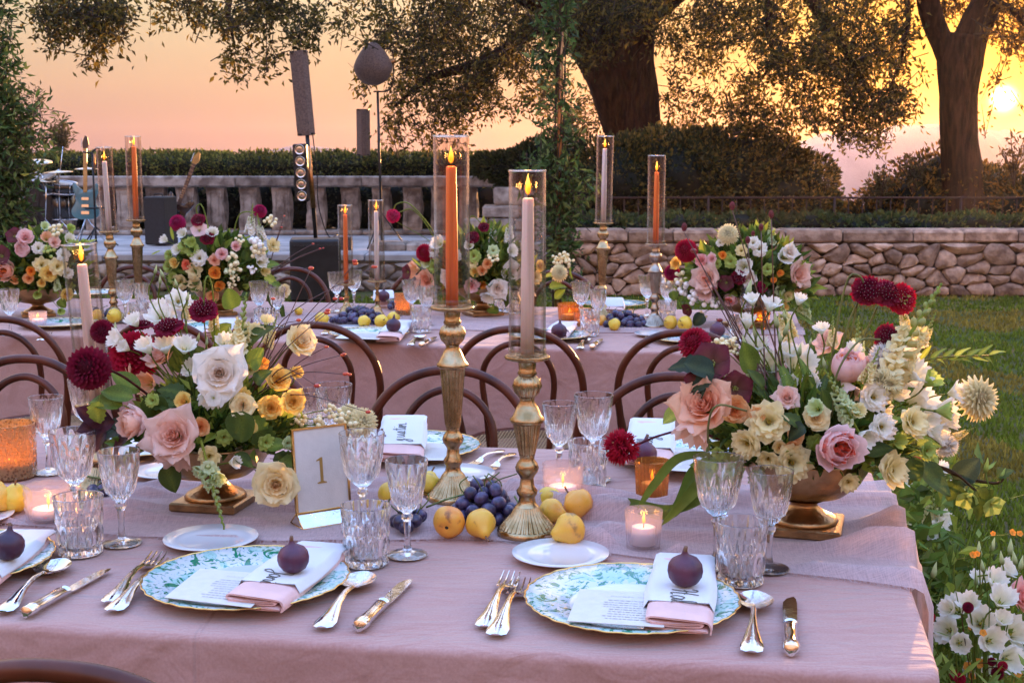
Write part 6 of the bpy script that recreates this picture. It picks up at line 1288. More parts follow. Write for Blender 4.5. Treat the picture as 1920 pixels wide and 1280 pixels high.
def FX(kind, c, v=0):
    key = (kind, c, v)
    if key in FM: return FM[key]
    rg = random.Random(hash(kind+c)*0+sum(map(ord, kind+c))*7+v); P = C_.get(c, C_['white']); s = None; mt = M['petal']
    if kind == 'rose': 
        inn = {'white': (.86, .66, .52), 'cream': (.88, .66, .42), 'blush': (.90, .52, .36), 'peach': (.88, .38, .22), 'yellow': (.90, .55, .10), 'pink': (.88, .32, .25), 'orange': (.92, .30, .04), 'palepink': (.88, .42, .34), 'apricot': (.9, .38, .12)}.get(c, P); s = rose(rg, inn, P, star=.25 if c not in ('white', 'blush', 'peach') else .45)
    elif kind == 'smallrose': s = rose(rg, lerp3(P, C_['orange'], .4), P, openness=.75, star=.05, n=18)
    elif kind == 'cup': s = cuprose(rg, (.92, .16, .07) if c in ('palepink', 'pink') else (.93, .27, .05), P)
    elif kind == 'peony': s = peonyside(rg, (.9, .38, .15), P)
    elif kind == 'lisi': s = lisi(rg, P)
    elif kind == 'tulip': s = tulipy(rg, P, 6, 1.0 if v % 2 == 0 else .5)
    elif kind == 'bud': s = bud(rg, P)
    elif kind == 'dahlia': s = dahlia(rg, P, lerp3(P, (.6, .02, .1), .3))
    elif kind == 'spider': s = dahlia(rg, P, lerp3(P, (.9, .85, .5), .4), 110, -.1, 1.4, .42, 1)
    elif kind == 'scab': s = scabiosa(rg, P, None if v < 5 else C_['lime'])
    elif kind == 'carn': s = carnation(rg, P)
    elif kind == 'hell': s = hellebore(rg, P, lerp3(P, GM, .3))
    elif kind == 'snap': s = snap(rg, 1, P, .55 if v % 3 else .35); mt = M['petal']
    elif kind == 'berry': s = berries(rg, P); mt = M['berry']
    elif kind == 'burnet': s = burnet(rg); mt = M['berry']
    elif kind in ('ovate', 'lance', 'strap', 'round'): s = leafm(kind, {'d': GD, 'm': GM, 'l': GL, 'k': GDK, 'p': (.07, .012, .022), 'y': (.30, .36, .05)}[c], [.25, .5, -.1, .7][v % 4], .25 if kind == 'ovate' and v % 2 else 0); mt = M['leaf']
    me = mesh(kind, s, mt, True); FM[key] = me; return me
NM = dict(rose='rose', smallrose='small_rose', cup='garden_rose', peony='garden_rose', lisi='lisianthus', tulip='lisianthus', bud='flower_bud', dahlia='dahlia', spider='spider_dahlia', scab='scabiosa', carn='carnation', hell='hellebore', snap='snapdragon', berry='snowberry_cluster', burnet='burnet_head', ovate='leaf', lance='leaf', strap='leaf', round='leaf')
RGF = random.Random(77)
class Arr:
    def __init__(s, label, px, py, r=.105, h=.125, base='square', z0=.7545, name='flower_arrangement', fill=700, fr=(1.5, 1.15, .9), bowl=True, group='flower bowls along the tables', seed=1, zc=None, rz=.4, fillz=.034):
        s.p = U(px, py, z0) if bowl else D(px, py, z0); s.Y = s.p.y; s.h = h; s.t = thing(name, label, 'flower arrangement' if bowl else 'plant', tuple(s.p), group=group if bowl else None)
        s.c = s.p+Vector((0, 0, (zc if zc is not None else h+.08))); s.mouth = s.p+Vector((0, 0, h*.8)); s.r = r
        if bowl:
            mb = MB(); k = r/.105
            lathe(mb, [(.030*k, .016), (.052*k, .016), (.055*k, .020), (.050*k, .026), (.034*k, .034), (.022*k, .044), (.021*k, .050), (.030*k, .055)], 40); lathe(mb, [(.030*k, h*.44), (.062*k, h*.50), (.086*k, h*.66), (.098*k, h*.83), (.102*k, h*.97), (.105*k, h), (.100*k, h*.985), (.094*k, h*.83), (.05*k, h*.56), (.001, h*.52)], 48)
            lathe(mb, [(.021*k, .050), (.030*k, h*.44)], 40)
            obj('bowl', mesh('footed_bowl', mb, M['bowlbrass']), s.t); mb = MB(); q = .061*k; box(mb, (-q, -q, 0), (q, q, .017), bev=.003); obj('square_plinth', mesh('plinth', mb, M['bowlbrass'], True, 30), s.t, rot=(0, 0, rz))
        # dense inner foliage
        if fill:
            rg = np.random.RandomState(seed+100); v = rg.normal(size=(fill, 3)); v /= np.linalg.norm(v, axis=1)[:, None]; v[:, 2] = np.abs(v[:, 2])*.95-.03
            rr = rg.rand(fill, 1)**.45; P = v*rr*np.array([fr[0]*r, fr[1]*r, fr[2]*r*1.3])+np.array([0, 0, h*1.0+.0])
            cols = leafcols(fill, lerp3(GD, GM, .4), rg, .5, GL, .3); V, F, C = leafcloud(P, fillz*k if bowl else fillz, (fillz*k if bowl else fillz)*.45, cols, 0, .2, seed, dirs=v); obj('filler_foliage', fastmesh('filler_foliage', V, F, M['leaf'], C), s.t, kind='stuff')
            # thin inner stems
            mb = MB(); rr_ = random.Random(seed)
            for k in range(46):
                a = rr_.uniform(0, 6.28); b = rr_.uniform(.2, 1.1); e = Vector((math.cos(a)*b*r*1.2, math.sin(a)*b*r, h+rr_.uniform(.04, .16))); tube(mb, smoothpath([(math.cos(a)*.02, math.sin(a)*.02, h*.75), (math.cos(a)*b*r*.5, math.sin(a)*b*r*.5, h+.03), e], 3), [.0016, .001], 4, 0, lerp3(GD, GL, rr_.random()*.6))
            obj('stems', mesh('stems', mb, M['leaf']), s.t, kind='stuff')
    def f(s, kind, c, px, py, d, dy=None, face=None, v=None, spin=None, stem=None, sz=None):
        """one flower head whose middle is seen at px,py with diameter d (picture px)"""
        if dy is None:
            X = D(px, py, s.Y); o = (X.x-s.c.x)/(s.r*2.4); o2 = (X.z-s.c.z)/(s.r*2.4); dy = -s.r*1.45*max(0, 1-o*o-o2*o2)**.5+.0
        P = D(px, py, s.Y+dy); dist = (P-Vector((0, 0, CAMH))).length; R_ = d/2*dist/FPX
        out = (P-s.c); out = out.normalized() if out.length > .001 else Vector((0, -1, 0)); tocam = (Vector((0, 0, CAMH))-P).normalized()
        if face is None: w = (out*1.0+tocam*.75+Vector((0, 0, .15))).normalized()
        else: w = Vector(face).normalized()
        q = Vector((0, 0, 1)).rotation_difference(w) @ Quaternion((0, 0, 1), RGF.uniform(0, 6.28) if spin is None else spin)
        o = obj(NM[kind], FX(kind, c, (RGF.randint(0, 2) if v is None else v)), s.t, tuple(P-s.p), q, R_*(1.0 if sz is None else sz))
        if stem is not False:
            a = P-w*R_*.75; r_ = .0014 if stem is None else stem; m_ = s.mouth+Vector((RGF.uniform(-.02, .02), RGF.uniform(-.02, .02), 0)); L_ = (a-m_).length
            pts = [a-s.p, (a-w*L_*.25*(1 if L_ < .2 else .6))-s.p, (a*.45+m_*.55+Vector((0, 0, L_*.08)))-s.p, m_-s.p]
            mb = MB(); tube(mb, smoothpath(pts, 5), r_, 5, 0, lerp3(GM, GL, .3) if c not in ('burg', 'red') or kind == 'scab' else (.13, .04, .03)); obj('stem', mesh('stem', mb, M['leaf']), s.t)
        return o
    def line(s, pts, r=.0012, col=None, name='stem'):
        P = [D(x, y, s.Y+dy)-s.p for x, y, dy in pts]; mb = MB(); tube(mb, smoothpath(P, 6), r, 5, 0, col or lerp3(GM, GL, .5)); return obj(name, mesh(name, mb, M['leaf']), s.t)
    def leaf(s, kind, c, a, b, dy=0, dy2=None, v=None, roll=None, wid=1):
        A = D(a[0], a[1], s.Y+dy)-s.p; B_ = D(b[0], b[1], s.Y+(dy if dy2 is None else dy2))-s.p; d = B_-A; L_ = d.length; y = d.normalized()
        up = Vector((RGF.uniform(-.5, .5), -.6, .8)) if roll is None else Vector(roll); x = y.cross(up).normalized(); z = x.cross(y)
        o = obj('leaf', FX(kind, c, RGF.randint(0, 3) if v is None else v), s.t, tuple(A), Matrix((x, y, z)).transposed().to_quaternion(), (L_*wid, L_, L_)); return o
    def snap(s, c, a, b, dy=0, v=1, dy2=None):
        """spike from a (lowest bloom) to b (tip)"""
        A = D(a[0], a[1], s.Y+dy)-s.p; B_ = D(b[0], b[1], s.Y+(dy if dy2 is None else dy2))-s.p; d = B_-A
        return obj('snapdragon', FX('snap', c, v), s.t, tuple(A), Vector((0, 0, 1)).rotation_difference(d.normalized()) @ Quaternion((0, 0, 1), RGF.uniform(0, 6)), d.length)
    def twig(s, pts, berry=(.50, .04, .02), n=1, r=.0009):
        P = [D(x, y, s.Y+dy)-s.p for x, y, dy in pts]; mb = MB(); Q = smoothpath(P, 6); tube(mb, Q, [r*1.5, r*.7], 4, 0, (.085, .03, .02))
        e = Q[-1]
        for k in range(n): 
            p = e+Vector((RGF.uniform(-.008, .008)*(k > 0), 0, RGF.uniform(-.006, .006)*(k > 0))); ball(mb, p, .0042*RGF.uniform(.8, 1.15), 7, 5, 0, lerp3(berry, (.8, .14, .03), RGF.random()*.7), (1.25, 1, .85))
        return obj('berry_twig', mesh('berry_twig', mb, M['berry']), s.t)

# ---------------- near table, left bowl
A = Arr('arrangement of white, peach and yellow roses with dark dahlias in the left near bowl', 405, 946, .112, .124, seed=1, fill=1200, fr=(1.5, 1.0, .85), zc=.20, rz=-.2)
f = A.f
f('dahlia', 'burg', 167, 690, 72, -.16, (-.2, -1, .15), stem=False); A.line([(196, 688, -.14), (240, 712, -.1), (300, 760, -.05), (370, 830, 0)], .0026, (.10, .025, .02))
f('dahlia', 'red', 252, 668, 84, .03, (.25, -.55, .3)); f('dahlia', 'burg', 192, 622, 40, .10, (0, -1, .3))
f('scab', 'burg', 381, 583, 56, .0, (.1, -.55, .6)); f('scab', 'burg', 316, 614, 56, -.02, (-.1, -.45, .8)); f('scab', 'burg', 266, 611, 44, .0, (0, -.1, 1))
A.line([(381, 590, 0), (384, 530, .01), (392, 520, .02), (400, 560, .02), (404, 700, .02)], .0016)
f('lisi', 'white', 300, 594, 66, .06, (-.1, -.6, .7)); f('lisi', 'white', 335, 563, 54, .08, (.4, -.6, .6)); f('tulip', 'white', 216, 634, 46, .0, (-.7, -.6, .4), 0); f('tulip', 'white', 272, 648, 48, -.06, (-.3, -.5, .8), 1); f('tulip', 'white', 308, 646, 50, -.04, (0, -.5, .9), 0); f('tulip', 'white', 346, 648, 50, -.05, (.2, -.6, .8), 0); f('tulip', 'white', 297, 575, 40, .1, (-.2, -.5, .8), 0)
f('rose', 'white', 412, 700, 112, -.14, (.15, -1, .25), 0); f('tulip', 'white', 396, 742, 64, -.13, (-.1, -.7, -.6), 1, stem=False)
f('rose', 'blush', 300, 668, 66, .0, (-.3, -.5, .6), 1); f('rose', 'peach', 238, 706, 54, .0, (-.8, -.5, .3), 1); f('tulip', 'peach', 275, 720, 60, -.02, (-.3, -.8, .2), 1)
f('cup', 'blush', 253, 790, 84, -.14, (-.6, -.8, .2), 0); f('rose', 'blush', 328, 816, 112, -.17, (-.1, -1, .25), 2); f('tulip', 'blush', 330, 852, 88, -.16, (-.1, -.55, -.8), 1, stem=False)
f('smallrose', 'yellow', 345, 752, 42, -.14, (-.2, -1, .3)); f('smallrose', 'apricot', 320, 782, 36, -.13, (-.1, -1, .3)); f('smallrose', 'apricot', 376, 800, 44, -.15, (.2, -1, .1))
f('rose', 'cream', 563, 640, 72, .0, (.6, -.6, .4), 1); f('rose', 'yellow', 508, 764, 56, -.08, (.2, -1, .2), 0); f('rose', 'yellow', 550, 752, 54, -.08, (.4, -1, .2), 1); f('rose', 'yellow', 522, 712, 54, -.03, (.3, -.8, .5), 2); f('smallrose', 'yellow', 556, 700, 36, .0, (.4, -.6, .6))
f('hell', 'orange', 492, 682, 28, -.06, (.3, -1, .5)); f('rose', 'cream', 517, 908, 96, -.15, (.15, -1, .12), 0)
f('hell', 'white', 400, 746, 34, -.17, (0, -1, 0)); f('tulip', 'cream', 445, 655, 52, -.02, (.1, -.8, -.2), 1); f('tulip', 'cream', 463, 632, 46, .0, (.4, -.8, .2), 1)
A.snap('cream', (447, 665), (462, 548), -.05, 1, -.02); A.snap('greenw', (388, 868), (421, 992), -.17, 0, -.20); f('tulip', 'greenw', 375, 882, 36, -.17, (-.5, -.8, -.3), 1, stem=False); f('tulip', 'greenw', 408, 895, 40, -.18, (.4, -.9, -.4), 1, stem=False); f('tulip', 'white', 440, 866, 34, -.15, (.9, -.5, .2), 1)
for x, y, dd in [(600, 795, 36), (560, 788, 30), (585, 820, 32), (640, 782, 36), (668, 800, 34), (545, 868, 24), (500, 905, 22), (620, 770, 28)]: f('berry', 'cream', x, y, dd, -.02, stem=.001)
f('spider', 'cream', 680, 792, 44, .0, (.3, -.9, .5)); f('spider', 'cream', 655, 778, 34, .02, (.1, -.8, .6))
for x, y in [(292, 505), (303, 512), (300, 524), (352, 556), (330, 530), (216, 612), (432, 622), (388, 640), (372, 632)]: f('bud', 'greenw', x, y, 20, .02, (RGF.uniform(-.4, .4), -.2, 1), sz=1.0)
for k, c, a, b, dy in [('ovate', 'm', (250, 745), (190, 742), -.12), ('ovate', 'm', (262, 735), (205, 706), -.08), ('ovate', 'l', (185, 752), (178, 800), -.14), ('ovate', 'm', (230, 760), (165, 748), -.13), ('ovate', 'd', (330, 760), (270, 742), -.1), ('round', 'd', (455, 770), (450, 832), -.16), ('ovate', 'd', (478, 800), (520, 850), -.12), ('ovate', 'd', (440, 730), (420, 775), -.14), ('round', 'd', (480, 720), (500, 690), -.1), ('ovate', 'm', (470, 780), (500, 830), -.13),
    ('ovate', 'm', (520, 860), (575, 870), -.1), ('ovate', 'd', (515, 850), (560, 900), -.1), ('ovate', 'm', (500, 840), (545, 830), -.12), ('ovate', 'd', (450, 700), (480, 650), -.05), ('round', 'm', (470, 690), (500, 655), -.08), ('round', 'd', (455, 650), (488, 600), -.03), ('ovate', 'd', (350, 700), (330, 640), 0), ('ovate', 'd', (380, 690), (365, 640), .02), ('lance', 'm', (400, 760), (385, 640), .0), ('ovate', 'p', (215, 790), (150, 815), -.12), ('ovate', 'p', (205, 800), (140, 772), -.12), ('round', 'p', (200, 810), (160, 845), -.10), ('ovate', 'p', (240, 820), (195, 850), -.08), ('round', 'k', (240, 800), (185, 815), -.1), ('ovate', 'd', (310, 870), (330, 925), -.14), ('round', 'd', (290, 740), (300, 800), -.1), ('ovate', 'd', (440, 850), (470, 880), -.13), ('lance', 'd', (560, 870), (600, 885), -.06), ('ovate', 'd', (560, 820), (600, 850), -.04), ('round', 'm', (405, 640), (430, 605), .05), ('round', 'm', (435, 580), (425, 540), .08), ('ovate', 'd', (345, 745), (300, 715), -.08)]: A.leaf(k, c, a, b, dy)
for pts, n in [([(470, 730, 0), (520, 640, .02), (583, 503, .04)], 1), ([(475, 730, 0), (560, 610, 0), (666, 494, 0)], 2), ([(470, 740, -.02), (530, 660, -.05), (613, 586, -.06)], 2), ([(480, 740, -.03), (560, 690, -.06), (645, 664, -.08)], 2), ([(480, 745, 0), (560, 700, -.05), (655, 702, -.08)], 3), ([(470, 730, 0), (540, 640, .05), (640, 560, .06)], 1), ([(480, 750, -.03), (570, 740, -.1), (690, 772, -.12)], 1), ([(480, 730, 0), (520, 620, 0), (560, 600, 0)], 1), ([(490, 740, 0), (560, 680, 0), (612, 650, 0)], 1), ([(478, 720, 0), (500, 640, 0), (512, 560, 0)], 1), ([(490, 735, -.02), (530, 690, -.05), (594, 723, -.07)], 1), ([(475, 735, .02), (530, 600, .03), (700, 500, .05)], 2), ([(478, 735, .02), (550, 630, .03), (628, 560, .05)], 1)]: A.twig(pts, n=n)
for x, y, dd, fc, v, c in [(250, 600, 40, (-.3, -.5, .8), 0, 'white'), (420, 640, 44, (.1, -.6, .7), 1, 'white'), (480, 620, 36, (.3, -.6, .7), 0, 'cream'), (360, 690, 44, (-.1, -.8, .5), 0, 'white'), (470, 690, 40, (.3, -.9, .3), 1, 'cream'), (232, 650, 34, (-.5, -.6, .5), 1, 'white'), (500, 600, 30, (.3, -.5, .8), 0, 'cream')]: f('tulip', c, x, y, dd, -.02, fc, v)
for a, b, v in [((400, 620), (405, 560), 2), ((500, 650), (520, 590), 1), ((350, 600), (352, 550), 2)]: A.snap('cream', a, b, .04, v)
for x, y, dd, c in [(420, 820, 34, 'lime'), (500, 830, 36, 'lime'), (560, 850, 34, 'lime'), (540, 830, 28, 'greenw'), (285, 750, 30, 'lime'), (455, 740, 34, 'yellow')]: f('lisi', c, x, y, dd, -.12, None)
f('cup', 'peach', 246, 796, 60, -.16, (-.8, -.5, .0), 1, stem=False); f('rose', 'cream', 455, 760, 54, -.15, (.2, -1, .2), 2); f('lisi', 'cream', 392, 856, 46, -.16, (.1, -1, -.1)); f('smallrose', 'yellow', 470, 800, 34, -.15, (.3, -1, .1))
# ---------------- near table, right bowl
A = Arr('largest arrangement, pink roses, cream lisianthus and scabiosa in the right near bowl', 1506, 992, .116, .136, seed=2, fill=1300, fr=(1.45, 1.0, .95), zc=.22, rz=-.3)
f = A.f
f('carn', 'red', 1165, 838, 66, .02, (-.5, -.85, .1), 0, stem=False); A.line([(1188, 836, .02), (1240, 815, .03), (1300, 806, .03), (1380, 840, .02), (1450, 890, 0)], .0022, (.16, .03, .04))
f('dahlia', 'red', 1303, 645, 58, .08, (-.6, -.4, .6)); f('hell', 'plum', 1335, 683, 92, -.05, (-.5, -.8, .5), 0); f('hell', 'plum', 1378, 728, 72, -.06, (.1, -.8, .1), 1); f('hell', 'plum', 1310, 715, 60, -.07, (-.6, -.6, .2), 2)
f('rose', 'peach', 1322, 762, 124, -.10, (-.45, -.8, .5), 0); f('tulip', 'blush', 1300, 806, 100, -.10, (-.45, -.45, -.8), 1, stem=False); f('rose', 'apricot', 1378, 768, 62, -.08, (0, -1, .1), 1)
for x, y, dd, fc in [(1442, 790, 86, (-.2, -1, .3)), (1487, 868, 80, (.1, -1, .1)), (1398, 832, 66, (-.7, -.8, -.1)), (1676, 882, 74, (.5, -.9, .2)), (1714, 790, 68, (.4, -.8, .4)), (1440, 862, 44, (-.2, -.9, -.4))]: f('lisi', 'cream', x, y, dd, -.13, fc)
f('cup', 'palepink', 1568, 838, 116, -.17, (.1, -1, .12), 1); f('peony', 'palepink', 1588, 690, 104, -.04, (-.05, -.45, .8), 0); f('rose', 'palepink', 1630, 692, 54, -.02, (.5, -.5, .6), 1); f('tulip', 'blush', 1590, 735, 64, -.06, (.2, -.6, -.6), 1, stem=False); f('rose', 'blush', 1552, 642, 56, .14, (-.5, -.6, .5), 2)
for x, y, dd, fc, v in [(1446, 568, 46, (.2, -.3, 1), 0), (1418, 645, 56, (0, -.4, .9), 0), (1440, 680, 62, (.1, -.8, .5), 0), (1500, 682, 80, (.1, -.8, .5), 0), (1402, 600, 44, (0, -.3, 1), 1), (1478, 660, 50, (.2, -.5, .8), 1), (1700, 668, 60, (.4, -.6, .6), 0), (1690, 700, 80, (.6, -.6, .4), 0), (1735, 742, 86, (.7, -.4, .4), 0), (1775, 775, 84, (.8, -.4, .1), 1), (1700, 640, 44, (.3, -.6, .4), 1)]: f('tulip', 'white', x, y, dd, .02, fc, v)
f('rose', 'cream', 1530, 782, 60, -.12, (0, -1, .4), 1); f('rose', 'blush', 1475, 745, 52, -.08, (-.2, -.9, .5), 2); f('lisi', 'cream', 1592, 905, 44, -.14, (.2, -1, -.3)); f('lisi', 'white', 1655, 800, 60, -.14, (.3, -1, .2)); f('smallrose', 'apricot', 1420, 775, 40, -.12, (-.3, -1, .1))
f('carn', 'white', 1658, 672, 56, -.02, (0, -.8, .5), 0); f('carn', 'cream', 1660, 720, 60, -.06, (.2, -.9, .3), 1); f('carn', 'white', 1773, 834, 42, .0, (.8, -.5, -.2), 0); f('lisi', 'white', 1640, 745, 62, -.08, (.2, -1, .2)); f('tulip', 'lime', 1748, 712, 48, -.03, (.5, -.6, .7), 1); f('tulip', 'lime', 1775, 770, 46, -.06, (1, -.4, .1), 1); f('tulip', 'lime', 1685, 826, 40, -.13, (.3, -.9, .3), 1)
for x, y, dd, fc, v in [(1626, 546, 62, (-.1, -.9, .3), 0), (1662, 550, 58, (0, -.8, .6), 1), (1690, 560, 58, (.25, -1, .1), 6), (1664, 634, 54, (0, -.9, .4), 2)]: f('scab', 'red' if v > 3 else 'burg', x, y, dd, .0, fc, v, stem=False)
for pts in [[(1555, 700, .02), (1575, 580, .01), (1592, 520, 0), (1612, 518, 0), (1622, 535, 0)], [(1570, 700, .02), (1590, 610, .02), (1612, 560, .02)], [(1575, 700, .02), (1595, 630, .02), (1608, 565, .02)], [(1595, 700, .02), (1625, 620, .02), (1645, 575, .02)], [(1560, 780, -.1), (1570, 700, -.12), (1610, 640, -.1), (1650, 636, -.02)], [(1330, 880, -.1), (1328, 800, -.14), (1345, 760, -.16), (1400, 770, -.14)]]: A.line(pts, .0019, (.25, .26, .09))
A.snap('cream', (1655, 712), (1766, 532), -.03, 1, .02); A.snap('greenw', (1600, 790), (1545, 690), -.12, 2); A.snap('greenw', (1606, 690), (1610, 592), .1, 2); A.snap('greenw', (1370, 900), (1420, 820), -.1, 0); f('tulip', 'greenw', 1530, 765, 46, -.14, (-.5, -.8, .3), 1); f('tulip', 'cream', 1608, 770, 40, -.13, (.2, -.9, .3), 1); f('tulip', 'white', 1625, 820, 52, -.15, (.4, -.9, -.2), 1)
f('spider', 'cream', 1829, 747, 64, .0, (.5, -.8, .2), 0); f('smallrose', 'apricot', 1492, 815, 42, -.12, (0, -1, .3)); f('smallrose', 'apricot', 1485, 838, 40, -.12, (0, -1, -.1)); f('smallrose', 'cream', 1462, 838, 34, -.12, (0, -1, 0))
for x, y, dd in [(1350, 650, 34), (1370, 640, 26), (1402, 752, 24), (1415, 738, 20), (1376, 655, 24)]: f('berry', 'cream', x, y, dd, .0, stem=.001)
for x, y, dd in [(1455, 600, 34), (1475, 615, 32), (1462, 632, 26), (1415, 620, 30), (1405, 540, 38), (1500, 655, 26), (1545, 680, 26), (1395, 640, 28), (1452, 690, 24), (1430, 740, 28), (1402, 705, 26), (1520, 640, 16), (1470, 590, 22)]: f('bud', 'greenw', x, y, dd, .01, (RGF.uniform(-.3, .3), -.1, 1))
for x, y, w in [(1373, 386, 15), (1283, 426, 15), (1446, 402, 14), (1427, 426, 13), (1402, 450, 13), (1412, 438, 10)]: f('burnet', 'burg', x, y, w, .05, (RGF.uniform(-.2, .2), 0, 1), 0, stem=False)
for e in [(1373, 394), (1283, 436), (1446, 410), (1427, 432), (1402, 458), (1365, 560), (1320, 520), (1350, 600), (1300, 470), (1340, 540)]:
    rx = 1450+RGF.uniform(-30, 40); A.twig([(rx, 745, -.02), (rx-(rx-e[0])*.45, 745-(745-e[1])*.42, .02), (e[0], e[1], .05)], n=0 if e[1] < 462 else 1, berry=(.2, .02, .02), r=.0012)
for k, c, a, b, dy in [('round', 'k', (1340, 700), (1278, 690), -.08), ('ovate', 'k', (1320, 690), (1262, 672), -.06), ('round', 'k', (1320, 720), (1292, 752), -.1), ('ovate', 'k', (1335, 710), (1290, 730), -.1), ('ovate', 'l', (1290, 745), (1258, 770), -.05), ('ovate', 'l', (1285, 760), (1248, 800), -.05), ('ovate', 'd', (1500, 800), (1470, 770), -.14), ('round', 'k', (1510, 800), (1475, 815), -.15), ('ovate', 'd', (1620, 850), (1675, 835), -.12), ('ovate', 'd', (1640, 870), (1700, 850), -.1), ('ovate', 'm', (1650, 800), (1690, 770), -.1),
    ('lance', 'd', (1470, 780), (1440, 690), -.03), ('lance', 'm', (1500, 780), (1500, 690), -.03), ('lance', 'd', (1530, 790), (1545, 700), -.05), ('lance', 'm', (1490, 770), (1475, 680), -.04), ('lance', 'd', (1450, 770), (1400, 690), -.03), ('ovate', 'm', (1410, 700), (1385, 640), 0), ('lance', 'm', (1520, 770), (1525, 670), -.03), ('ovate', 'd', (1560, 780), (1530, 730), -.1), ('ovate', 'y', (1720, 835), (1765, 820), -.05), ('round', 'd', (1700, 860), (1720, 900), -.1), ('ovate', 'd', (1430, 730), (1405, 690), -.06), ('lance', 'd', (1550, 790), (1570, 700), -.06), ('ovate', 'm', (1350, 880), (1300, 860), -.12), ('ovate', 'l', (1345, 870), (1312, 895), -.13)]: A.leaf(k, c, a, b, dy)
for pts, w in [([(1340, 850), (1230, 900), (1190, 958)], 0), ]: pass
def strap(arr, pts, wd, col, nm='leaf'):
    P = smoothpath([D(x, y, arr.Y+dy)-arr.p for x, y, dy in pts], 7); mb = MB(); rows = []; cs = []
    for i, p in enumerate(P):
        t = (P[min(i+1, len(P)-1)]-P[max(i-1, 0)]).normalized(); f_ = i/(len(P)-1); sd = t.cross(Vector((0, -1, .25))).normalized(); w_ = wd*(math.sin(math.pi*min(1, .12+f_*.88))**.6+.02); up = sd.cross(t)
        rows.append([tuple(p-sd*w_), tuple(p-sd*w_*.5-up*w_*.25), tuple(p-up*w_*.35), tuple(p+sd*w_*.5-up*w_*.25), tuple(p+sd*w_)])
    loft(mb, rows, False, col=col); return obj(nm, mesh('strap_leaf', mb, M['leaf']), arr.t)
strap(A, [(1330, 850, -.08), (1270, 860, -.05), (1225, 910, -.04), (1195, 955, -.03)], .008, GM); strap(A, [(1330, 870, -.1), (1300, 885, -.1), (1262, 960, -.1), (1195, 962, .02)], .010, GM); strap(A, [(1340, 880, -.1), (1310, 910, -.12), (1240, 985, -.10)], .011, lerp3(GM, GL, .4)); strap(A, [(1345, 890, -.1), (1320, 930, -.12), (1255, 955, -.08), (1180, 940, .06), (1112, 932, .12)], .008, GM)
for x, y, dd, fc, v in [(1722, 698, 62, (.4, -.6, .6), 0), (1762, 812, 56, (.8, -.6, 0), 1), (1740, 790, 60, (.6, -.8, .2), 0), (1652, 770, 50, (.2, -.9, .2), 0), (1600, 655, 40, (0, -.6, .8), 1), (1540, 615, 34, (-.2, -.4, .9), 0), (1480, 720, 46, (-.2, -.8, .5), 1), (1520, 720, 44, (0, -.9, .4), 0), (1680, 735, 52, (.2, -.8, .5), 0), (1410, 560, 36, (-.2, -.4, 1), 0), (1500, 560, 34, (.2, -.4, 1), 1), (1795, 735, 46, (.7, -.6, .3), 0)]: f('tulip', 'white', x, y, dd, -.02, fc, v)
for a, b, v, d_ in [((1725, 650), (1755, 585), 1, .04), ((1700, 620), (1688, 560), 1, .06), ((1480, 640), (1462, 545), 1, .08), ((1560, 650), (1562, 590), 2, .1), ((1790, 820), (1830, 800), 2, 0), ((1620, 720), (1650, 650), 1, -.08)]: A.snap('cream', a, b, d_, v)
for x, y, dd, c in [(1530, 830, 40, 'lime'), (1660, 830, 36, 'lime'), (1600, 900, 34, 'lime'), (1420, 900, 40, 'greenw'), (1740, 845, 40, 'lime'), (1345, 850, 30, 'lime')]: f('lisi', c, x, y, dd, -.1, None)
A.line([(1600, 760, .04), (1680, 700, .08), (1750, 672, .08), (1862, 666, .08)], .0014, (.16, .18, .05))
for k in range(13): A.leaf('lance', 'm' if k % 3 else 'l', (1722+k*11, 678-k*.9+RGF.uniform(-2, 2)), (1746+k*11.5, 668+(14 if k % 2 else -20)+RGF.uniform(-6, 6)), .08)
# trailing hellebore branch on the right
A.line([(1640, 850, -.04), (1740, 868, -.04), (1800, 892, -.04), (1870, 905, -.03), (1885, 880, -.02)], .0028, (.09, .05, .02)); A.line([(1700, 862, -.04), (1780, 880, -.06), (1830, 920, -.06)], .0022, (.09, .05, .02))
for k, c, a, b, dy in [('ovate', 'k', (1790, 905), (1838, 858), -.04), ('ovate', 'd', (1720, 868), (1768, 935), -.08), ('ovate', 'd', (1828, 915), (1862, 980), -.06), ('ovate', 'd', (1870, 895), (1898, 875), -.03), ('round', 'd', (1705, 870), (1710, 910), -.06), ('ovate', 'k', (1740, 880), (1765, 915), -.06), ('lance', 'm', (1700, 855), (1760, 850), -.06), ('ovate', 'd', (1800, 900), (1775, 940), -.05)]: A.leaf(k, c, a, b, dy)
f('hell', 'lime', 1860, 946, 46, -.05, (.2, -.8, -.3), 0); f('hell', 'lime', 1812, 935, 42, -.06, (-.2, -.8, -.4), 1); f('hell', 'lime', 1745, 862, 30, -.05, (.3, -.8, .3), 2); f('bud', 'lime', 1850, 872, 30, -.04, (.1, 0, 1)); f('bud', 'lime', 1880, 888, 24, -.03, (.4, 0, 1)); f('bud', 'coral', 1720, 858, 20, -.07, (1, -.4, 0))
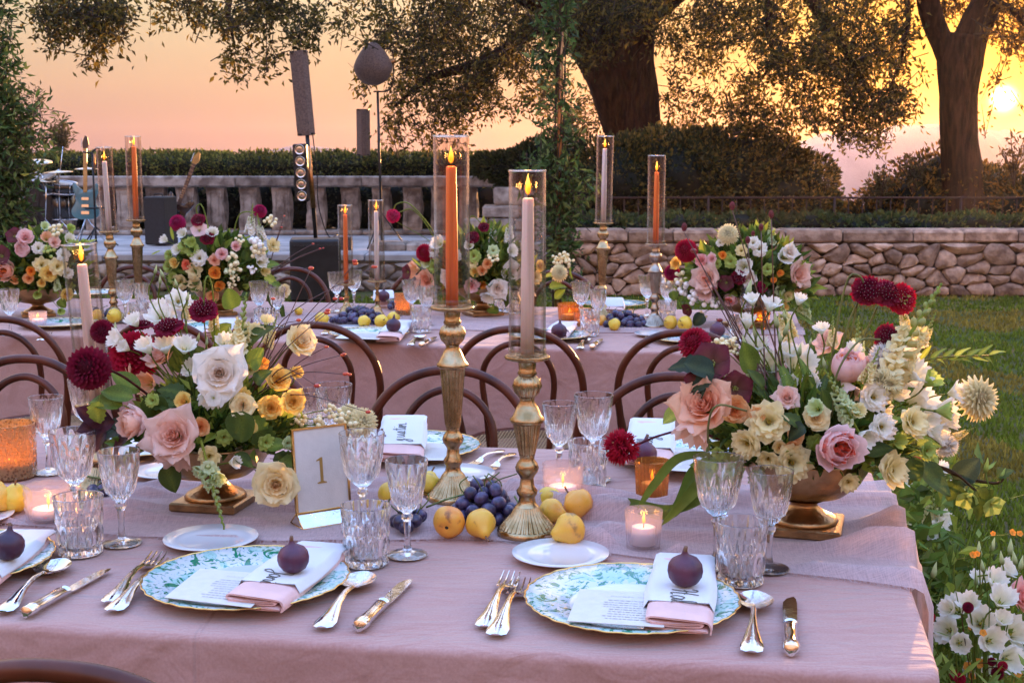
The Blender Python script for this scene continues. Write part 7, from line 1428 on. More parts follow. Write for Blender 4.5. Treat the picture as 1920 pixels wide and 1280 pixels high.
# ---------------- farther table bowls
def many(A, L_):
    for q in L_: A.f(*q[:5], *( [q[5]] if len(q) > 5 else []), **({'face': q[6]} if len(q) > 6 else {}))
A3 = Arr('leftmost arrangement of pink garden roses and white lisianthus on the farther table', 72, 592, .12, .125, seed=3, fill=900, fr=(1.9, 1.2, 1.5), zc=.22, fillz=.06)
many(A3, [('peony', 'palepink', 42, 468, 46), ('cup', 'peach', 12, 508, 46), ('cup', 'palepink', -20, 480, 44), ('hell', 'plum', 28, 443, 34), ('rose', 'palepink', 48, 445, 34), ('smallrose', 'apricot', 28, 525, 20), ('smallrose', 'apricot', 54, 522, 24), ('smallrose', 'orange', 58, 508, 22), ('lisi', 'cream', 78, 497, 32), ('lisi', 'cream', 108, 500, 36), ('rose', 'yellow', 92, 512, 34), ('rose', 'yellow', 124, 552, 28), ('lisi', 'white', 72, 465, 26), ('lisi', 'white', 118, 478, 28), ('tulip', 'white', 130, 448, 24), ('tulip', 'peach', 88, 446, 26), ('berry', 'cream', 104, 432, 26), ('lisi', 'lime', 140, 462, 30), ('tulip', 'lime', 158, 458, 24), ('tulip', 'lime', 132, 428, 20), ('tulip', 'lime', 70, 552, 20), ('tulip', 'lime', 114, 583, 18, -.2), ('rose', 'blush', 102, 455, 24), ('smallrose', 'yellow', 78, 530, 20), ('tulip', 'greenw', 84, 424, 20), ('hell', 'plum', 4, 480, 40), ('berry', 'lime', 92, 470, 22), ('lisi', 'white', 128, 512, 22)])
A3.snap('greenw', (108, 545), (105, 505), -.15, 2); A3.leaf('round', 'd', (45, 505), (28, 512), -.15); A3.leaf('ovate', 'm', (50, 540), (30, 530), -.14); A3.leaf('round', 'm', (112, 560), (122, 578), -.15); A3.leaf('ovate', 'd', (40, 560), (30, 580), -.1)
for a, b in [((80, 480), (60, 420)), ((120, 470), (140, 425)), ((100, 480), (95, 420)), ((130, 480), (165, 440)), ((50, 500), (5, 470))]: A3.leaf('lance', 'l', a, b, -.02)
A4 = Arr('arrangement of lime lisianthus, orange roses and tall white snapdragons on the farther table', 412, 590, .115, .13, seed=4, fill=1100, fr=(1.7, 1.2, 1.6), zc=.24, fillz=.06)
many(A4, [('dahlia', 'magenta', 333, 418, 28), ('scab', 'burg', 372, 413, 28), ('scab', 'burg', 389, 447, 28), ('hell', 'palepink', 374, 432, 34), ('dahlia', 'magenta', 487, 396, 24, .05), ('smallrose', 'orange', 403, 512, 30), ('smallrose', 'orange', 411, 535, 26), ('smallrose', 'apricot', 398, 553, 30), ('rose', 'coral', 350, 496, 22), ('rose', 'palepink', 416, 476, 26), ('rose', 'peach', 402, 488, 24), ('lisi', 'white', 373, 484, 34), ('lisi', 'cream', 364, 508, 34), ('lisi', 'cream', 366, 533, 32), ('lisi', 'lime', 360, 468, 30), ('lisi', 'lime', 345, 460, 26), ('lisi', 'lime', 315, 500, 26), ('smallrose', 'yellow', 328, 492, 26), ('lisi', 'cream', 338, 528, 34), ('lisi', 'lime', 324, 522, 26), ('tulip', 'white', 308, 449, 22), ('tulip', 'white', 342, 438, 24), ('tulip', 'white', 332, 468, 24), ('tulip', 'lime', 358, 455, 26), ('rose', 'palepink', 442, 462, 22), ('lisi', 'cream', 513, 460, 32), ('tulip', 'white', 490, 490, 34), ('tulip', 'cream', 496, 508, 28), ('lisi', 'white', 487, 478, 26), ('berry', 'cream', 436, 486, 28), ('berry', 'cream', 440, 500, 26), ('berry', 'greenw', 432, 510, 22), ('berry', 'cream', 484, 470, 30), ('berry', 'white', 478, 455, 30), ('berry', 'cream', 507, 415, 24), ('berry', 'cream', 450, 450, 20), ('berry', 'white', 470, 505, 20), ('berry', 'cream', 440, 522, 18), ('berry', 'cream', 433, 536, 18), ('tulip', 'white', 398, 436, 26), ('rose', 'cream', 533, 545, 30, -.1, (.9, -.5, .2)), ('lisi', 'lime', 316, 478, 22)])
A4.snap('white', (468, 440), (474, 382), -.04, 1); A4.snap('white', (492, 452), (482, 400), .02, 1); A4.snap('white', (462, 430), (466, 408), -.05, 2); A4.snap('greenw', (434, 512), (433, 465), -.12, 2)
A4.line([(372, 408, 0), (368, 390, 0), (376, 383, 0), (384, 400, 0), (395, 450, 0)], .003); A4.line([(435, 450, 0), (445, 410, 0), (456, 398, 0), (478, 398, 0)], .003)
for a, b, k, c in [((380, 480), (345, 430), 'ovate', 'd'), ((350, 512), (332, 505), 'round', 'm'), ((470, 480), (455, 440), 'lance', 'm'), ((440, 520), (455, 480), 'lance', 'm'), ((500, 500), (520, 490), 'round', 'm'), ((495, 520), (525, 530), 'ovate', 'l'), ((510, 530), (532, 545), 'ovate', 'm'), ((515, 555), (540, 600), 'lance', 'd'), ((325, 450), (318, 425), 'lance', 'l'), ((400, 560), (372, 575), 'round', 'm'), ((300, 470), (285, 480), 'lance', 'l'), ((460, 490), (470, 460), 'ovate', 'd'), ((500, 550), (520, 585), 'lance', 'd')]: A4.leaf(k, c, a, b, -.12)
for e in [(587, 457), (600, 466), (606, 465), (580, 503), (528, 426), (533, 405)]: A4.twig([(500, 520, -.05), ((500+e[0])/2, (520+e[1])/2-6, -.05), (e[0], e[1], -.05)], r=.0016, n=1)
A5 = Arr('arrangement with white roses, apricot roses and green snapdragons behind the two tall candles', 905, 590, .125, .14, seed=5, fill=1100, fr=(1.7, 1.2, 1.5), zc=.24, fillz=.06)
many(A5, [('dahlia', 'red', 797, 474, 32), ('scab', 'magenta', 737, 405, 27, -.05, (.1, -1, .2)), ('scab', 'burg', 907, 426, 22), ('scab', 'burg', 886, 445, 26), ('smallrose', 'apricot', 914, 494, 25), ('smallrose', 'apricot', 904, 507, 26), ('smallrose', 'orange', 905, 533, 20), ('rose', 'yellow', 890, 510, 22), ('rose', 'white', 933, 540, 44, -.18), ('tulip', 'white', 915, 556, 34, -.18, (-.3, -.6, -.6)), ('rose', 'white', 958, 508, 46, -.12), ('rose', 'palepink', 884, 535, 34), ('rose', 'peach', 800, 524, 46), ('tulip', 'peach', 775, 505, 36), ('hell', 'plum', 765, 510, 32), ('lisi', 'lime', 888, 480, 30), ('lisi', 'cream', 886, 493, 24), ('lisi', 'white', 812, 470, 30), ('tulip', 'white', 822, 456, 34), ('tulip', 'greenw', 800, 490, 28), ('lisi', 'lime', 812, 500, 26), ('rose', 'white', 840, 520, 36), ('lisi', 'white', 850, 480, 34), ('tulip', 'white', 880, 460, 26), ('lisi', 'greenw', 925, 470, 26), ('tulip', 'white', 960, 470, 28), ('berry', 'cream', 925, 482, 24), ('spider', 'cream', 1048, 512, 26, -.1, (.3, -.9, .3)), ('berry', 'cream', 1056, 482, 24), ('berry', 'cream', 1066, 492, 20), ('berry', 'cream', 1042, 488, 20), ('rose', 'white', 985, 545, 40, -.1), ('lisi', 'cream', 1005, 520, 30), ('rose', 'yellow', 1012, 498, 26), ('lisi', 'white', 990, 490, 28)])
for a, b, v in [((924, 458), (926, 408), 1), ((954, 456), (956, 400), 1), ((905, 475), (903, 445), 2), ((985, 470), (982, 420), 1)]: A5.snap('white', a, b, -.05, v)
A5.line([(737, 396, 0), (745, 382, 0), (770, 384, 0), (810, 430, 0), (830, 480, 0)], .0028); A5.line([(748, 398, 0), (775, 394, 0), (808, 435, 0), (830, 490, 0)], .0025); A5.line([(904, 420, 0), (885, 405, 0), (876, 430, 0), (880, 480, 0)], .0022)
for a, b, k, c in [((950, 540), (945, 570), 'round', 'm'), ((935, 585), (912, 580), 'round', 'm'), ((940, 490), (935, 465), 'ovate', 'm'), ((1020, 520), (1048, 505), 'lance', 'y'), ((1030, 540), (1060, 530), 'ovate', 'm'), ((1040, 560), (1062, 545), 'ovate', 'm'), ((960, 550), (945, 575), 'ovate', 'd'), ((1070, 500), (1068, 525), 'lance', 'm'), ((860, 470), (850, 430), 'lance', 'm'), ((790, 500), (770, 485), 'lance', 'l')]: A5.leaf(k, c, a, b, -.12)
A6 = Arr('arrangement of snowberries, red dahlia and blush roses at the right end of the farther table', 1400, 612, .125, .13, seed=6, fill=1300, fr=(2.0, 1.2, 1.6), zc=.25, fillz=.06)
many(A6, [('dahlia', 'red', 1287, 470, 40), ('rose', 'pink', 1315, 488, 28), ('rose', 'yellow', 1268, 494, 28), ('dahlia', 'magenta', 1260, 511, 28), ('berry', 'white', 1246, 528, 32), ('berry', 'white', 1284, 540, 34), ('berry', 'white', 1302, 556, 34), ('berry', 'white', 1333, 571, 30), ('berry', 'cream', 1276, 522, 28), ('berry', 'cream', 1315, 592, 20), ('rose', 'blush', 1326, 522, 62), ('tulip', 'palepink', 1322, 545, 44), ('cup', 'palepink', 1371, 562, 32), ('spider', 'cream', 1366, 440, 32), ('scab', 'burg', 1385, 520, 30), ('tulip', 'white', 1395, 500, 38), ('rose', 'white', 1404, 520, 34), ('lisi', 'white', 1424, 466, 34), ('lisi', 'white', 1412, 455, 28), ('tulip', 'white', 1472, 480, 38), ('rose', 'white', 1480, 472, 34), ('rose', 'blush', 1497, 514, 54), ('tulip', 'peach', 1500, 540, 36), ('smallrose', 'orange', 1462, 512, 18), ('smallrose', 'orange', 1450, 525, 16), ('dahlia', 'magenta', 1428, 538, 20), ('lisi', 'lime', 1440, 505, 26), ('lisi', 'cream', 1390, 470, 26), ('smallrose', 'orange', 1355, 478, 20), ('lisi', 'lime', 1370, 490, 28), ('lisi', 'lime', 1345, 495, 20), ('rose', 'palepink', 1335, 485, 24), ('lisi', 'white', 1350, 455, 18), ('hell', 'plum', 1290, 580, 28), ('hell', 'plum', 1362, 530, 34), ('tulip', 'lime', 1478, 552, 26), ('lisi', 'cream', 1478, 556, 24), ('smallrose', 'yellow', 1470, 575, 22), ('lisi', 'greenw', 1462, 545, 22)])
A6.snap('greenw', (1450, 462), (1442, 405), -.05, 2); A6.snap('white', (1455, 570), (1470, 520), -.1, 1); A6.snap('greenw', (1505, 580), (1532, 642), -.1, 0); A6.snap('greenw', (1495, 570), (1515, 612), -.1, 0)
for a, b, k, c in [((1300, 505), (1285, 500), 'round', 'm'), ((1262, 545), (1265, 565), 'round', 'm'), ((1320, 590), (1300, 610), 'round', 'k'), ((1400, 540), (1420, 500), 'ovate', 'm'), ((1360, 560), (1345, 545), 'round', 'k'), ((1450, 500), (1452, 470), 'ovate', 'd'), ((1380, 480), (1360, 470), 'ovate', 'y'), ((1500, 560), (1522, 575), 'ovate', 'm'), ((1490, 585), (1525, 615), 'lance', 'm'), ((1475, 590), (1440, 600), 'lance', 'm'), ((1290, 595), (1278, 620), 'round', 'k'), ((1480, 460), (1490, 445), 'lance', 'y'), ((1470, 455), (1475, 440), 'lance', 'y')]: A6.leaf(k, c, a, b, -.12)

# ================================================================ GARLAND POLES
def garland(px, Y, label, plabel, seed, zones, ntop=True, lean=0):
    rg = np.random.RandomState(seed); b = D(px, 640, Y); b.z = 0; t = thing('garland_pole', plabel, 'garland pole', tuple(b))
    mb = MB(); tube(mb, [(0, 0, 0), (lean*1.5, 0, 1.5), (lean*3.2, 0, 3.2)], .017, 10); obj('pole', mesh('garland_pole', mb, M['copper']), t)
    P = []
    for (x_, y_, rx, ry, n) in zones:
        v = rg.normal(size=(n, 3)); v /= np.linalg.norm(v, axis=1)[:, None]; v *= rg.rand(n, 1)**.5; c = D(x_, y_, Y); k = Y/FPX; P.append(v*np.array([rx*k, rx*k*.8, ry*k])+np.array(tuple(c)))
    P = np.concatenate(P)-np.array(tuple(b)); dv = rg.normal(size=P.shape); dv[:, 0] += np.sign(P[:, 0])*.8
    # leaves ride on short vine shoots
    k = rg.permutation(len(P))[:len(P)//7]; C2, d2, ax = sprays(P[k], rg, 7, .09, .1); V, F, C = leafcloud(C2, .068, .024, leafcols(len(C2), (.075, .13, .035), rg, .5, (.24, .30, .08), .25), 0, .2, seed, dirs=d2)
    obj('leafy_vine', fastmesh('leafy_vine', V, F, M['leaf'], C), t, kind='stuff'); mb = MB(); twigs(mb, P[k][:500], ax[:500], .08, .0025)
    for q in range(5):
        a0 = rg.uniform(0, 6); tube(mb, [(.03*math.cos(a0+z*2.2)+lean*z, .03*math.sin(a0+z*2.2), z) for z in np.linspace(0, 3.1, 26)], .004, 4)
    obj('vine_stems', mesh('vine_stems', mb, M['twig']), t, kind='stuff'); return t
M['copper'] = mat('copper_pole', (.55, .26, .11), .35, 1, .2, 20, .1, 60)
garland(1042, 8.4, '', 'copper pole wound with green vine between the oak and the farther table', 51, [(1042, 20, 32, 60, 240), (1038, 110, 36, 60, 210), (1044, 190, 32, 40, 130), (1040, 255, 42, 40, 190), (1042, 320, 46, 50, 340), (1052, 390, 38, 50, 340), (1050, 450, 34, 50, 320), (1045, 520, 36, 50, 260), (1010, 330, 30, 16, 90), (1100, 350, 26, 16, 60)], lean=.012)
gt = garland(4, 8.4, '', 'pole smothered in dark green leafy garland at the left edge', 52, [(0, 20, 26, 60, 240), (2, 110, 26, 60, 240), (6, 190, 32, 50, 280), (8, 250, 38, 40, 330), (12, 320, 50, 50, 760), (8, 400, 40, 60, 760), (2, 480, 38, 50, 420), (60, 265, 50, 24, 160), (70, 215, 30, 20, 50)], lean=.0)

# ================================================================ FLOWERS GROWING BY THE TABLE END
A = Arr('waist-high clump of white lisianthus and orange heleniums growing beside the near table corner', 0, 0, .2, 0, bowl=False, seed=8, name='flower_clump', fill=0) if False else None
class Bed(Arr):
    def __init__(s, label, x, y, zc, seed, name, r=.22):
        s.p = Vector((x, y, 0)); s.Y = y; s.r = r; s.h = 0; s.c = s.p+Vector((0, 0, zc)); s.mouth = s.p+Vector((0, 0, .02)); s.t = thing(name, label, 'flowering plant', (x, y, 0))
Bd = Bed('tall clump of white lisianthus with orange and dark red buttons beside the near table corner', .93, 2.42, .35, 61, 'flower_clump')
f = Bd.f
for x, y, dd, fc, v in [(1790, 1138, 56, (-.6, -.6, .6), 0), (1778, 1140, 44, (-.8, -.4, .6), 1), (1815, 1128, 48, (-.3, -.5, .8), 0), (1838, 1082, 40, (-.1, -.4, .9), 0), (1868, 1085, 50, (.2, -.5, .8), 0), (1890, 1065, 46, (.6, -.5, .6), 0), (1880, 1120, 60, (.1, -.6, .8), 0), (1840, 1165, 62, (-.2, -.8, .5), 0), (1775, 1180, 56, (-.6, -.7, .4), 0), (1800, 1205, 50, (-.2, -.8, .3), 1), (1860, 1200, 56, (0, -.9, .4), 0), (1905, 1185, 66, (.3, -.8, .5), 0), (1895, 1235, 60, (.2, -.9, .3), 0), (1850, 1245, 46, (-.1, -.9, .2), 1), (1750, 1262, 34, (-.4, -.8, .1), 0), (1818, 1255, 40, (0, -.9, .4), 1), (1880, 1160, 44, (.1, -.6, .8), 1)]: f('tulip', 'white', x, y, dd, RGF.uniform(-.12, .12), fc, v, stem=.0018)
f('rose', 'pink', 1915, 1120, 66, .0, (.4, -.7, .5), 1)
for x, y, dd in [(1836, 1030, 34), (1842, 1060, 26), (1862, 1020, 28), (1878, 1045, 28), (1895, 1025, 34), (1902, 1045, 30), (1915, 1055, 30), (1830, 1085, 26), (1872, 1180, 30), (1785, 1190, 24), (1752, 1068, 34), (1760, 1140, 24)]: f('bud', 'greenw', x, y, dd, RGF.uniform(-.05, .1), (RGF.uniform(-.3, .3), -.1, 1), stem=.0014)
for x, y, w, c in [(1742, 1156, 20, 'red'), (1815, 1138, 18, 'burg'), (1862, 1000, 10, 'orange'), (1898, 998, 14, 'orange'), (1912, 1000, 12, 'orange'), (1824, 1040, 14, 'orange'), (1832, 1038, 12, 'orange'), (1815, 1250, 20, 'orange'), (1835, 1243, 20, 'orange'), (1790, 1265, 18, 'red'), (1800, 1272, 18, 'red'), (1822, 1268, 14, 'orange'), (1860, 1240, 14, 'burg'), (1870, 1262, 20, 'burg'), (1880, 1248, 16, 'red'), (1908, 1262, 16, 'orange'), (1905, 1248, 14, 'orange'), (1820, 1176, 12, 'orange'), (1843, 1186, 14, 'orange')]: f('dahlia' if c != 'orange' else 'hell', c, x, y, w, RGF.uniform(-.15, .1), (RGF.uniform(-.3, .3), -.8, .6), 1, stem=.0010)
rg = np.random.RandomState(9)
def meadow(Bd, n, xr, yr, zmax, seed, wd=.004):
    rg = np.random.RandomState(seed); mb = MB()
    for k in range(n):
        x, y = rg.uniform(-xr, xr), rg.uniform(-yr, yr); hgt = zmax*rg.uniform(.45, 1); lx, ly = rg.uniform(-.12, .12, 2); w = wd*rg.uniform(.5, 1.3); rows = []
        P = smoothpath([(x*.6, y*.6, 0), (x*.8+lx*.3, y*.8+ly*.3, hgt*.55), (x+lx, y+ly, hgt)], 4); a = rg.uniform(0, 3.14); sd = Vector((math.cos(a), math.sin(a), 0))
        for i, p in enumerate(P): f_ = i/(len(P)-1); rows.append([tuple(p-sd*w*(1-f_)), tuple(p+sd*w*(1-f_)+Vector((0, 0, .0)))])
        c = lerp3(GM, GL, rg.rand()*.8); loft(mb, rows, False, col=c)
        for q in range(rg.randint(2, 5)):
            p = P[min(len(P)-1, rg.randint(3, len(P)))]; m0 = leafm('lance', c, .3) if q == 0 else None
            d = Vector((rg.normal(), rg.normal(), .6)).normalized(); L_ = rg.uniform(.03, .06); s_ = d.cross(Vector((0, 0, 1))).normalized()*L_*.16; mb.add([p, p+d*L_*.5+s_, p+d*L_, p+d*L_*.5-s_], [(0, 1, 2), (0, 2, 3)], 0, c)
    obj('stems_and_leaves', mesh('stems_and_leaves', mb, M['leaf']), Bd.t, kind='stuff')
meadow(Bd, 420, .26, .25, .50, 62, .0025)
B2 = Bed('leafy clump with upright white snapdragons against the right end of the near table', .90, 2.95, .4, 63, 'snapdragon_clump', .2)
B2.snap('cream', (1745, 1010), (1748, 905), .0, 1); B2.snap('cream', (1700, 1020), (1668, 915), .0, 1, .1); B2.snap('white', (1760, 990), (1752, 940), -.05, 2)
for x, y, dd, fc in [(1748, 995, 40, (-.2, -.8, .3)), (1765, 985, 36, (.5, -.6, .4)), (1700, 1030, 36, (-.3, -.8, .2)), (1775, 970, 34, (.5, -.5, .5)), (1730, 1095, 26, (0, -.8, .2)), (1768, 1000, 30, (.3, -.8, .1)), (1770, 880, 40, (.3, -.5, .8)), (1790, 900, 30, (.3, -.5, .6)), (1705, 905, 30, (0, -.5, .8))]: B2.f('tulip', 'white', x, y, dd, RGF.uniform(-.1, .1), fc, 0, stem=.002)
for a, b, k, c in [((1730, 1000), (1700, 930), 'ovate', 'm'), ((1720, 1040), (1690, 980), 'ovate', 'd'), ((1740, 1060), (1720, 1000), 'ovate', 'd'), ((1700, 960), (1680, 900), 'ovate', 'm'), ((1760, 1060), (1785, 1010), 'ovate', 'm'), ((1725, 1090), (1700, 1050), 'lance', 'd'), ((1740, 960), (1722, 900), 'ovate', 'd'), ((1760, 950), (1790, 905), 'ovate', 'm'), ((1750, 1100), (1770, 1040), 'lance', 'm'), ((1715, 930), (1740, 890), 'ovate', 'm')]: B2.leaf(k, c, a, b, RGF.uniform(-.1, .1))
meadow(B2, 320, .22, .28, .66, 64, .004)
V, F, C = leafcloud(np.random.RandomState(3).normal(size=(1500, 3))*np.array([.10, .16, .16])+np.array([-.02, 0, .36]), .06, .026, leafcols(1500, GM, np.random.RandomState(4), .5, GL, .15), 0, .2, 5); V[:, 2] = np.maximum(V[:, 2], .002)
obj('leaf_mass', fastmesh('leaf_mass', V, F, M['leaf'], C), B2.t, kind='stuff')

# ================================================================ BAND EQUIPMENT ON THE STAGE
def W3(px, py, Y): return D(px, py, Y)
zt_ = .40
# subwoofer on the lawn with its pole and leaning column
sb = D(593, 560, 13.6); sb.z = 0; w_ = 93*13.6/FPX/2; ht = D(593, 447, 13.6-.0).z
t = thing('subwoofer', 'big black subwoofer cabinet standing on the grass before the stage', 'speaker', tuple(sb), rz=.15)
mb = MB(); box(mb, (-w_, -.25, .03), (w_, .35, ht), bev=.02); obj('cabinet', mesh('sub_cabinet', mb, M['blackbox'], True, 30), t)
mb = MB(); box(mb, (-w_+.03, -.262, .08), (w_-.03, -.251, ht-.06)); obj('front_grille', mesh('sub_grille', mb, M['blackmetal'], False), t)
mb = MB(); lathe(mb, [(.001, -.01), (.012, -.008), (.012, 0)], 10); obj('status_light', mesh('status_light', mb, M['steel']), t, (.02, -.263, ht*.8), (math.pi/2, 0, 0))
for x in (-w_+.06, w_-.06):
    mb = MB(); box(mb, (x-.03, -.2, 0), (x+.03, .3, .032)); obj('foot', mesh('sub_foot', mb, M['blackmetal'], False), t)
pb = D(592, 447, 13.7); pt_ = D(575, 240, 13.7)
t = thing('speaker_pole', 'black pole rising from the subwoofer to the column loudspeaker', 'pole', (pb.x, 13.7, ht)); mb = MB(); tube(mb, [(0, 0, 0), (pt_.x-pb.x, 0, pt_.z-ht)], .022, 10); obj('tube', mesh('speaker_pole', mb, M['blackmetal']), t)
mb = MB(); q0 = D(588, 390, 13.7); tube(mb, [(q0.x-pb.x, 0, q0.z-ht), (D(577, 275, 13.7).x-pb.x, 0, D(577, 275, 13.7).z-ht)], .028, 10); obj('sun_tint_band', mesh('pole_sun_tint', mb, M['copper']), t)  # copper tube paints the sunlit stretch of the black pole
mb = MB(); tube(mb, smoothpath([(pt_.x-pb.x+.05, .03, pt_.z-ht), (.02, .05, (pt_.z-ht)*.6), (.03, .04, (pt_.z-ht)*.3), (.12, .1, .02), (.2, .3, .02)], 5), .006, 5); obj('cable', mesh('cable', mb, M['blackmetal']), t)
def column(px0, py0, px1, py1, wpx, Y, label, mt):
    a = D(px0, py0, Y); b = D(px1, py1, Y); d = (b-a); L_ = d.length; t = thing('column_loudspeaker', label, 'loudspeaker', tuple(a), rot=(0, math.atan2(d.x, d.z), 0)); w = wpx*Y/FPX/2
    mb = MB(); loft(mb, [[(-w, -.02, z), (-w*.2, -w*.9, z), (w*.45, -w*.9, z), (w, -.02, z), (w*.8, w, z), (-w*.8, w, z)] for z in (0, L_)], True, True, True); obj('cabinet', mesh('column_cabinet', mb, mt, False), t)
    mb = MB(); box(mb, (-w*.15, -w*.9-.006, .03), (w*.40, -w*.9-.001, L_-.03)); obj('grille', mesh('column_grille', mb, M['greycloth'], False), t)
    for z in (0.001, L_-.02): 
        mb = MB(); box(mb, (-w*.9, -w*.7, z), (w*.9, w*.8, z+.02)); obj('end_cap', mesh('column_cap', mb, M['blackmetal'], False), t)
    return t
column(575, 254, 560, 96, 33, 13.75, 'brown-grey column loudspeaker leaning over the subwoofer pole', M['greycloth']); column(682, 292, 681, 205, 25, 20.8, 'small column loudspeaker rising behind the hedge', M['greycloth'])
a = D(568, 378, 13.6); Lh = D(566, 270, 13.6).z-a.z; t = thing('blinder_light_bar', 'vertical black light bar with five round lenses hung on the speaker pole', 'light bar', tuple(a), rot=(0, -.03, 0)); ww = .072
mb = MB(); box(mb, (-ww, -.05, 0), (ww, .05, Lh), bev=.012); obj('housing', mesh('lightbar', mb, M['blackmetal'], True, 30), t)
for k in range(5):
    mb = MB(); lathe(mb, [(.001, .004), (.03, .006), (.046, .0), (.052, .012), (.054, 0)], 20); obj('lens', mesh('lens', mb, M['steel']), t, (0, -.052, Lh*(.1+.2*k)), (math.pi/2, 0, 0))
# second stand with round flood lamp
b0_ = D(716, 436, 16.5); b0_.z = .40; top = D(708, 172, 16.5)
t = thing('lamp_stand', 'thin black stand holding the round stage lamp', 'stand', tuple(b0_)); mb = MB(); tube(mb, [(0, 0, 0), (top.x-b0_.x, 0, top.z-.4)], .016, 8); obj('mast', mesh('mast', mb, M['blackmetal']), t)
mb = MB(); tube(mb, [(-.035, 0, 1.15), (-.035, 0, D(704, 205, 16.5).z-.4)], .006, 5); obj('side_rod', mesh('side_rod', mb, M['blackmetal']), t)
for az in (0, 2.1, 4.2):
    mb = MB(); tube(mb, [(0, 0, .45), (.32*math.cos(az), .32*math.sin(az), .0)], .010, 6); obj('leg', mesh('stand_leg', mb, M['blackmetal']), t)
c = D(700, 124, 16.5); t = thing('flood_lamp', 'large dark egg-shaped stage lamp turned away on its yoke', 'stage lamp', tuple(c), rz=.35); Rl = .24
mb = MB(); lathe(mb, [(.001, -.25), (.10, -.24), (.19, -.17), (.24, -.04), (.235, .06), (.20, .12), (.19, .13)], 30, lambda a, r, z: 1)
mb.v = [(x*(1-.38*max(0, -y/.24)), y*(1.22 if y < 0 else .98), z) for x, y, z in mb.v]; obj('reflector_shell', mesh('reflector', mb, M['greycloth']), t, rot=(-math.pi/2+.15, 0, -.35), sc=1.02)
mb = MB(); tube(mb, smoothpath([(.06, .10, .18), (.24, .05, .22), (.27, .03, 0), (.22, .02, -.28), (.0, 0, -.32)], 5), .010, 6); obj('yoke', mesh('yoke', mb, M['iron']), t); mb = MB(); tube(mb, [(.15, .10, .02), (.29, .04, .08)], .035, 10); obj('clamp', mesh('clamp', mb, M['copper']), t)
# guitars
def guitar(px0, py0, px1, py1, Y, label, bodymat, neckmat, headc, seed=0, lean=0):
    a = D(px0, py0, Y); b = D(px1, py1, Y); d = b-a; L_ = d.length; ang = math.atan2(d.x, d.z); t = thing('electric_guitar', label, 'guitar', tuple(a), rot=(-.12, ang, 0)); s = L_/1.0
    outl = [(0, 0), (.10, .005), (.165, .05), (.175, .12), (.13, .20), (.125, .27), (.16, .35), (.17, .43), (.13, .45), (.075, .385), (.03, .37), (-.03, .37), (-.08, .40), (-.14, .46), (-.165, .44), (-.155, .36), (-.12, .27), (-.13, .20), (-.175, .12), (-.165, .05), (-.10, .005)]
    P = smoothpath([(x*s, 0, z*s) for x, z in outl]+[(0, 0, 0)], 3)[:-1]; mb = MB(); ins = [(p.x*.93, 0, (p.z-.2*s)*.95+.2*s) for p in P]
    loft(mb, [[(x, -.022*s, z) for x, y, z in ins], [(p.x, -.017*s, p.z) for p in P], [(p.x, .017*s, p.z) for p in P], [(x, .022*s, z) for x, y, z in ins]], True, True, True); obj('body', mesh('guitar_body', mb, bodymat, True, 40), t)
    mb = MB(); box(mb, (-.024*s, -.034*s, .34*s), (.024*s, -.012*s, .90*s), bev=.005*s); n_ = obj('neck', mesh('guitar_neck', mb, neckmat, True, 40), t)
    for k in range(12):
        mb = MB(); z = s*(.86-.52*(1-.5**(k/12*1.1))*1.6); box(mb, (-.023*s, -.0365*s, z), (.023*s, -.0345*s, z+.003)); obj('fret', mesh('fret', mb, M['steel'], False), n_)
    mb = MB(); loft(mb, [[(-.026*s, y, .895*s), (.026*s, y, .895*s), (.05*s, y, .94*s), (.03*s, y, 1.04*s), (.0, y, 1.06*s), (-.035*s, y, .97*s)] for y in (-.034*s, -.018*s)], True, True, True); h_ = obj('headstock', mesh('headstock', mb, headc, False), t)
    for k in range(6): mb = MB(); ball(mb, (-.045*s-.0*k, -.026*s, (.915+.02*k)*s), .008*s, 5, 4); obj('tuning_peg', mesh('peg', mb, M['steel']), h_)
    for z in (.15, .24): mb = MB(); box(mb, (-.045*s, -.032*s, z*s), (.045*s, -.0215*s, (z+.035)*s)); obj('pickup', mesh('pickup', mb, M['steel'], False), t)
    mb = MB(); box(mb, (-.05*s, -.031*s, .06*s), (.05*s, -.0215*s, .10*s)); obj('bridge', mesh('bridge', mb, M['steel'], False), t); return t
M['teal'] = mat('teal_lacquer', (.08, .22, .25), .25, 0, .1, 5, coat=.5); M['maple'] = mat('maple_neck', (.62, .30, .08), .35, 0, .15, 12); M['rosew'] = mat('dark_wood', (.10, .045, .03), .4, 0, .2, 12); M['sunburst'] = mat('dark_sunburst', (.05, .022, .015), .25, 0, .2, 5, coat=.4)
guitar(161, 411, 155, 262, 17.0, 'teal electric guitar with maple neck upright on a stand on the stage', M['teal'], M['maple'], M['rosew'])
guitar(318, 432, 366, 292, 17.4, 'dark bass guitar leaning right of the amplifier on the stage', M['sunburst'], M['rosew'], M['maple'])
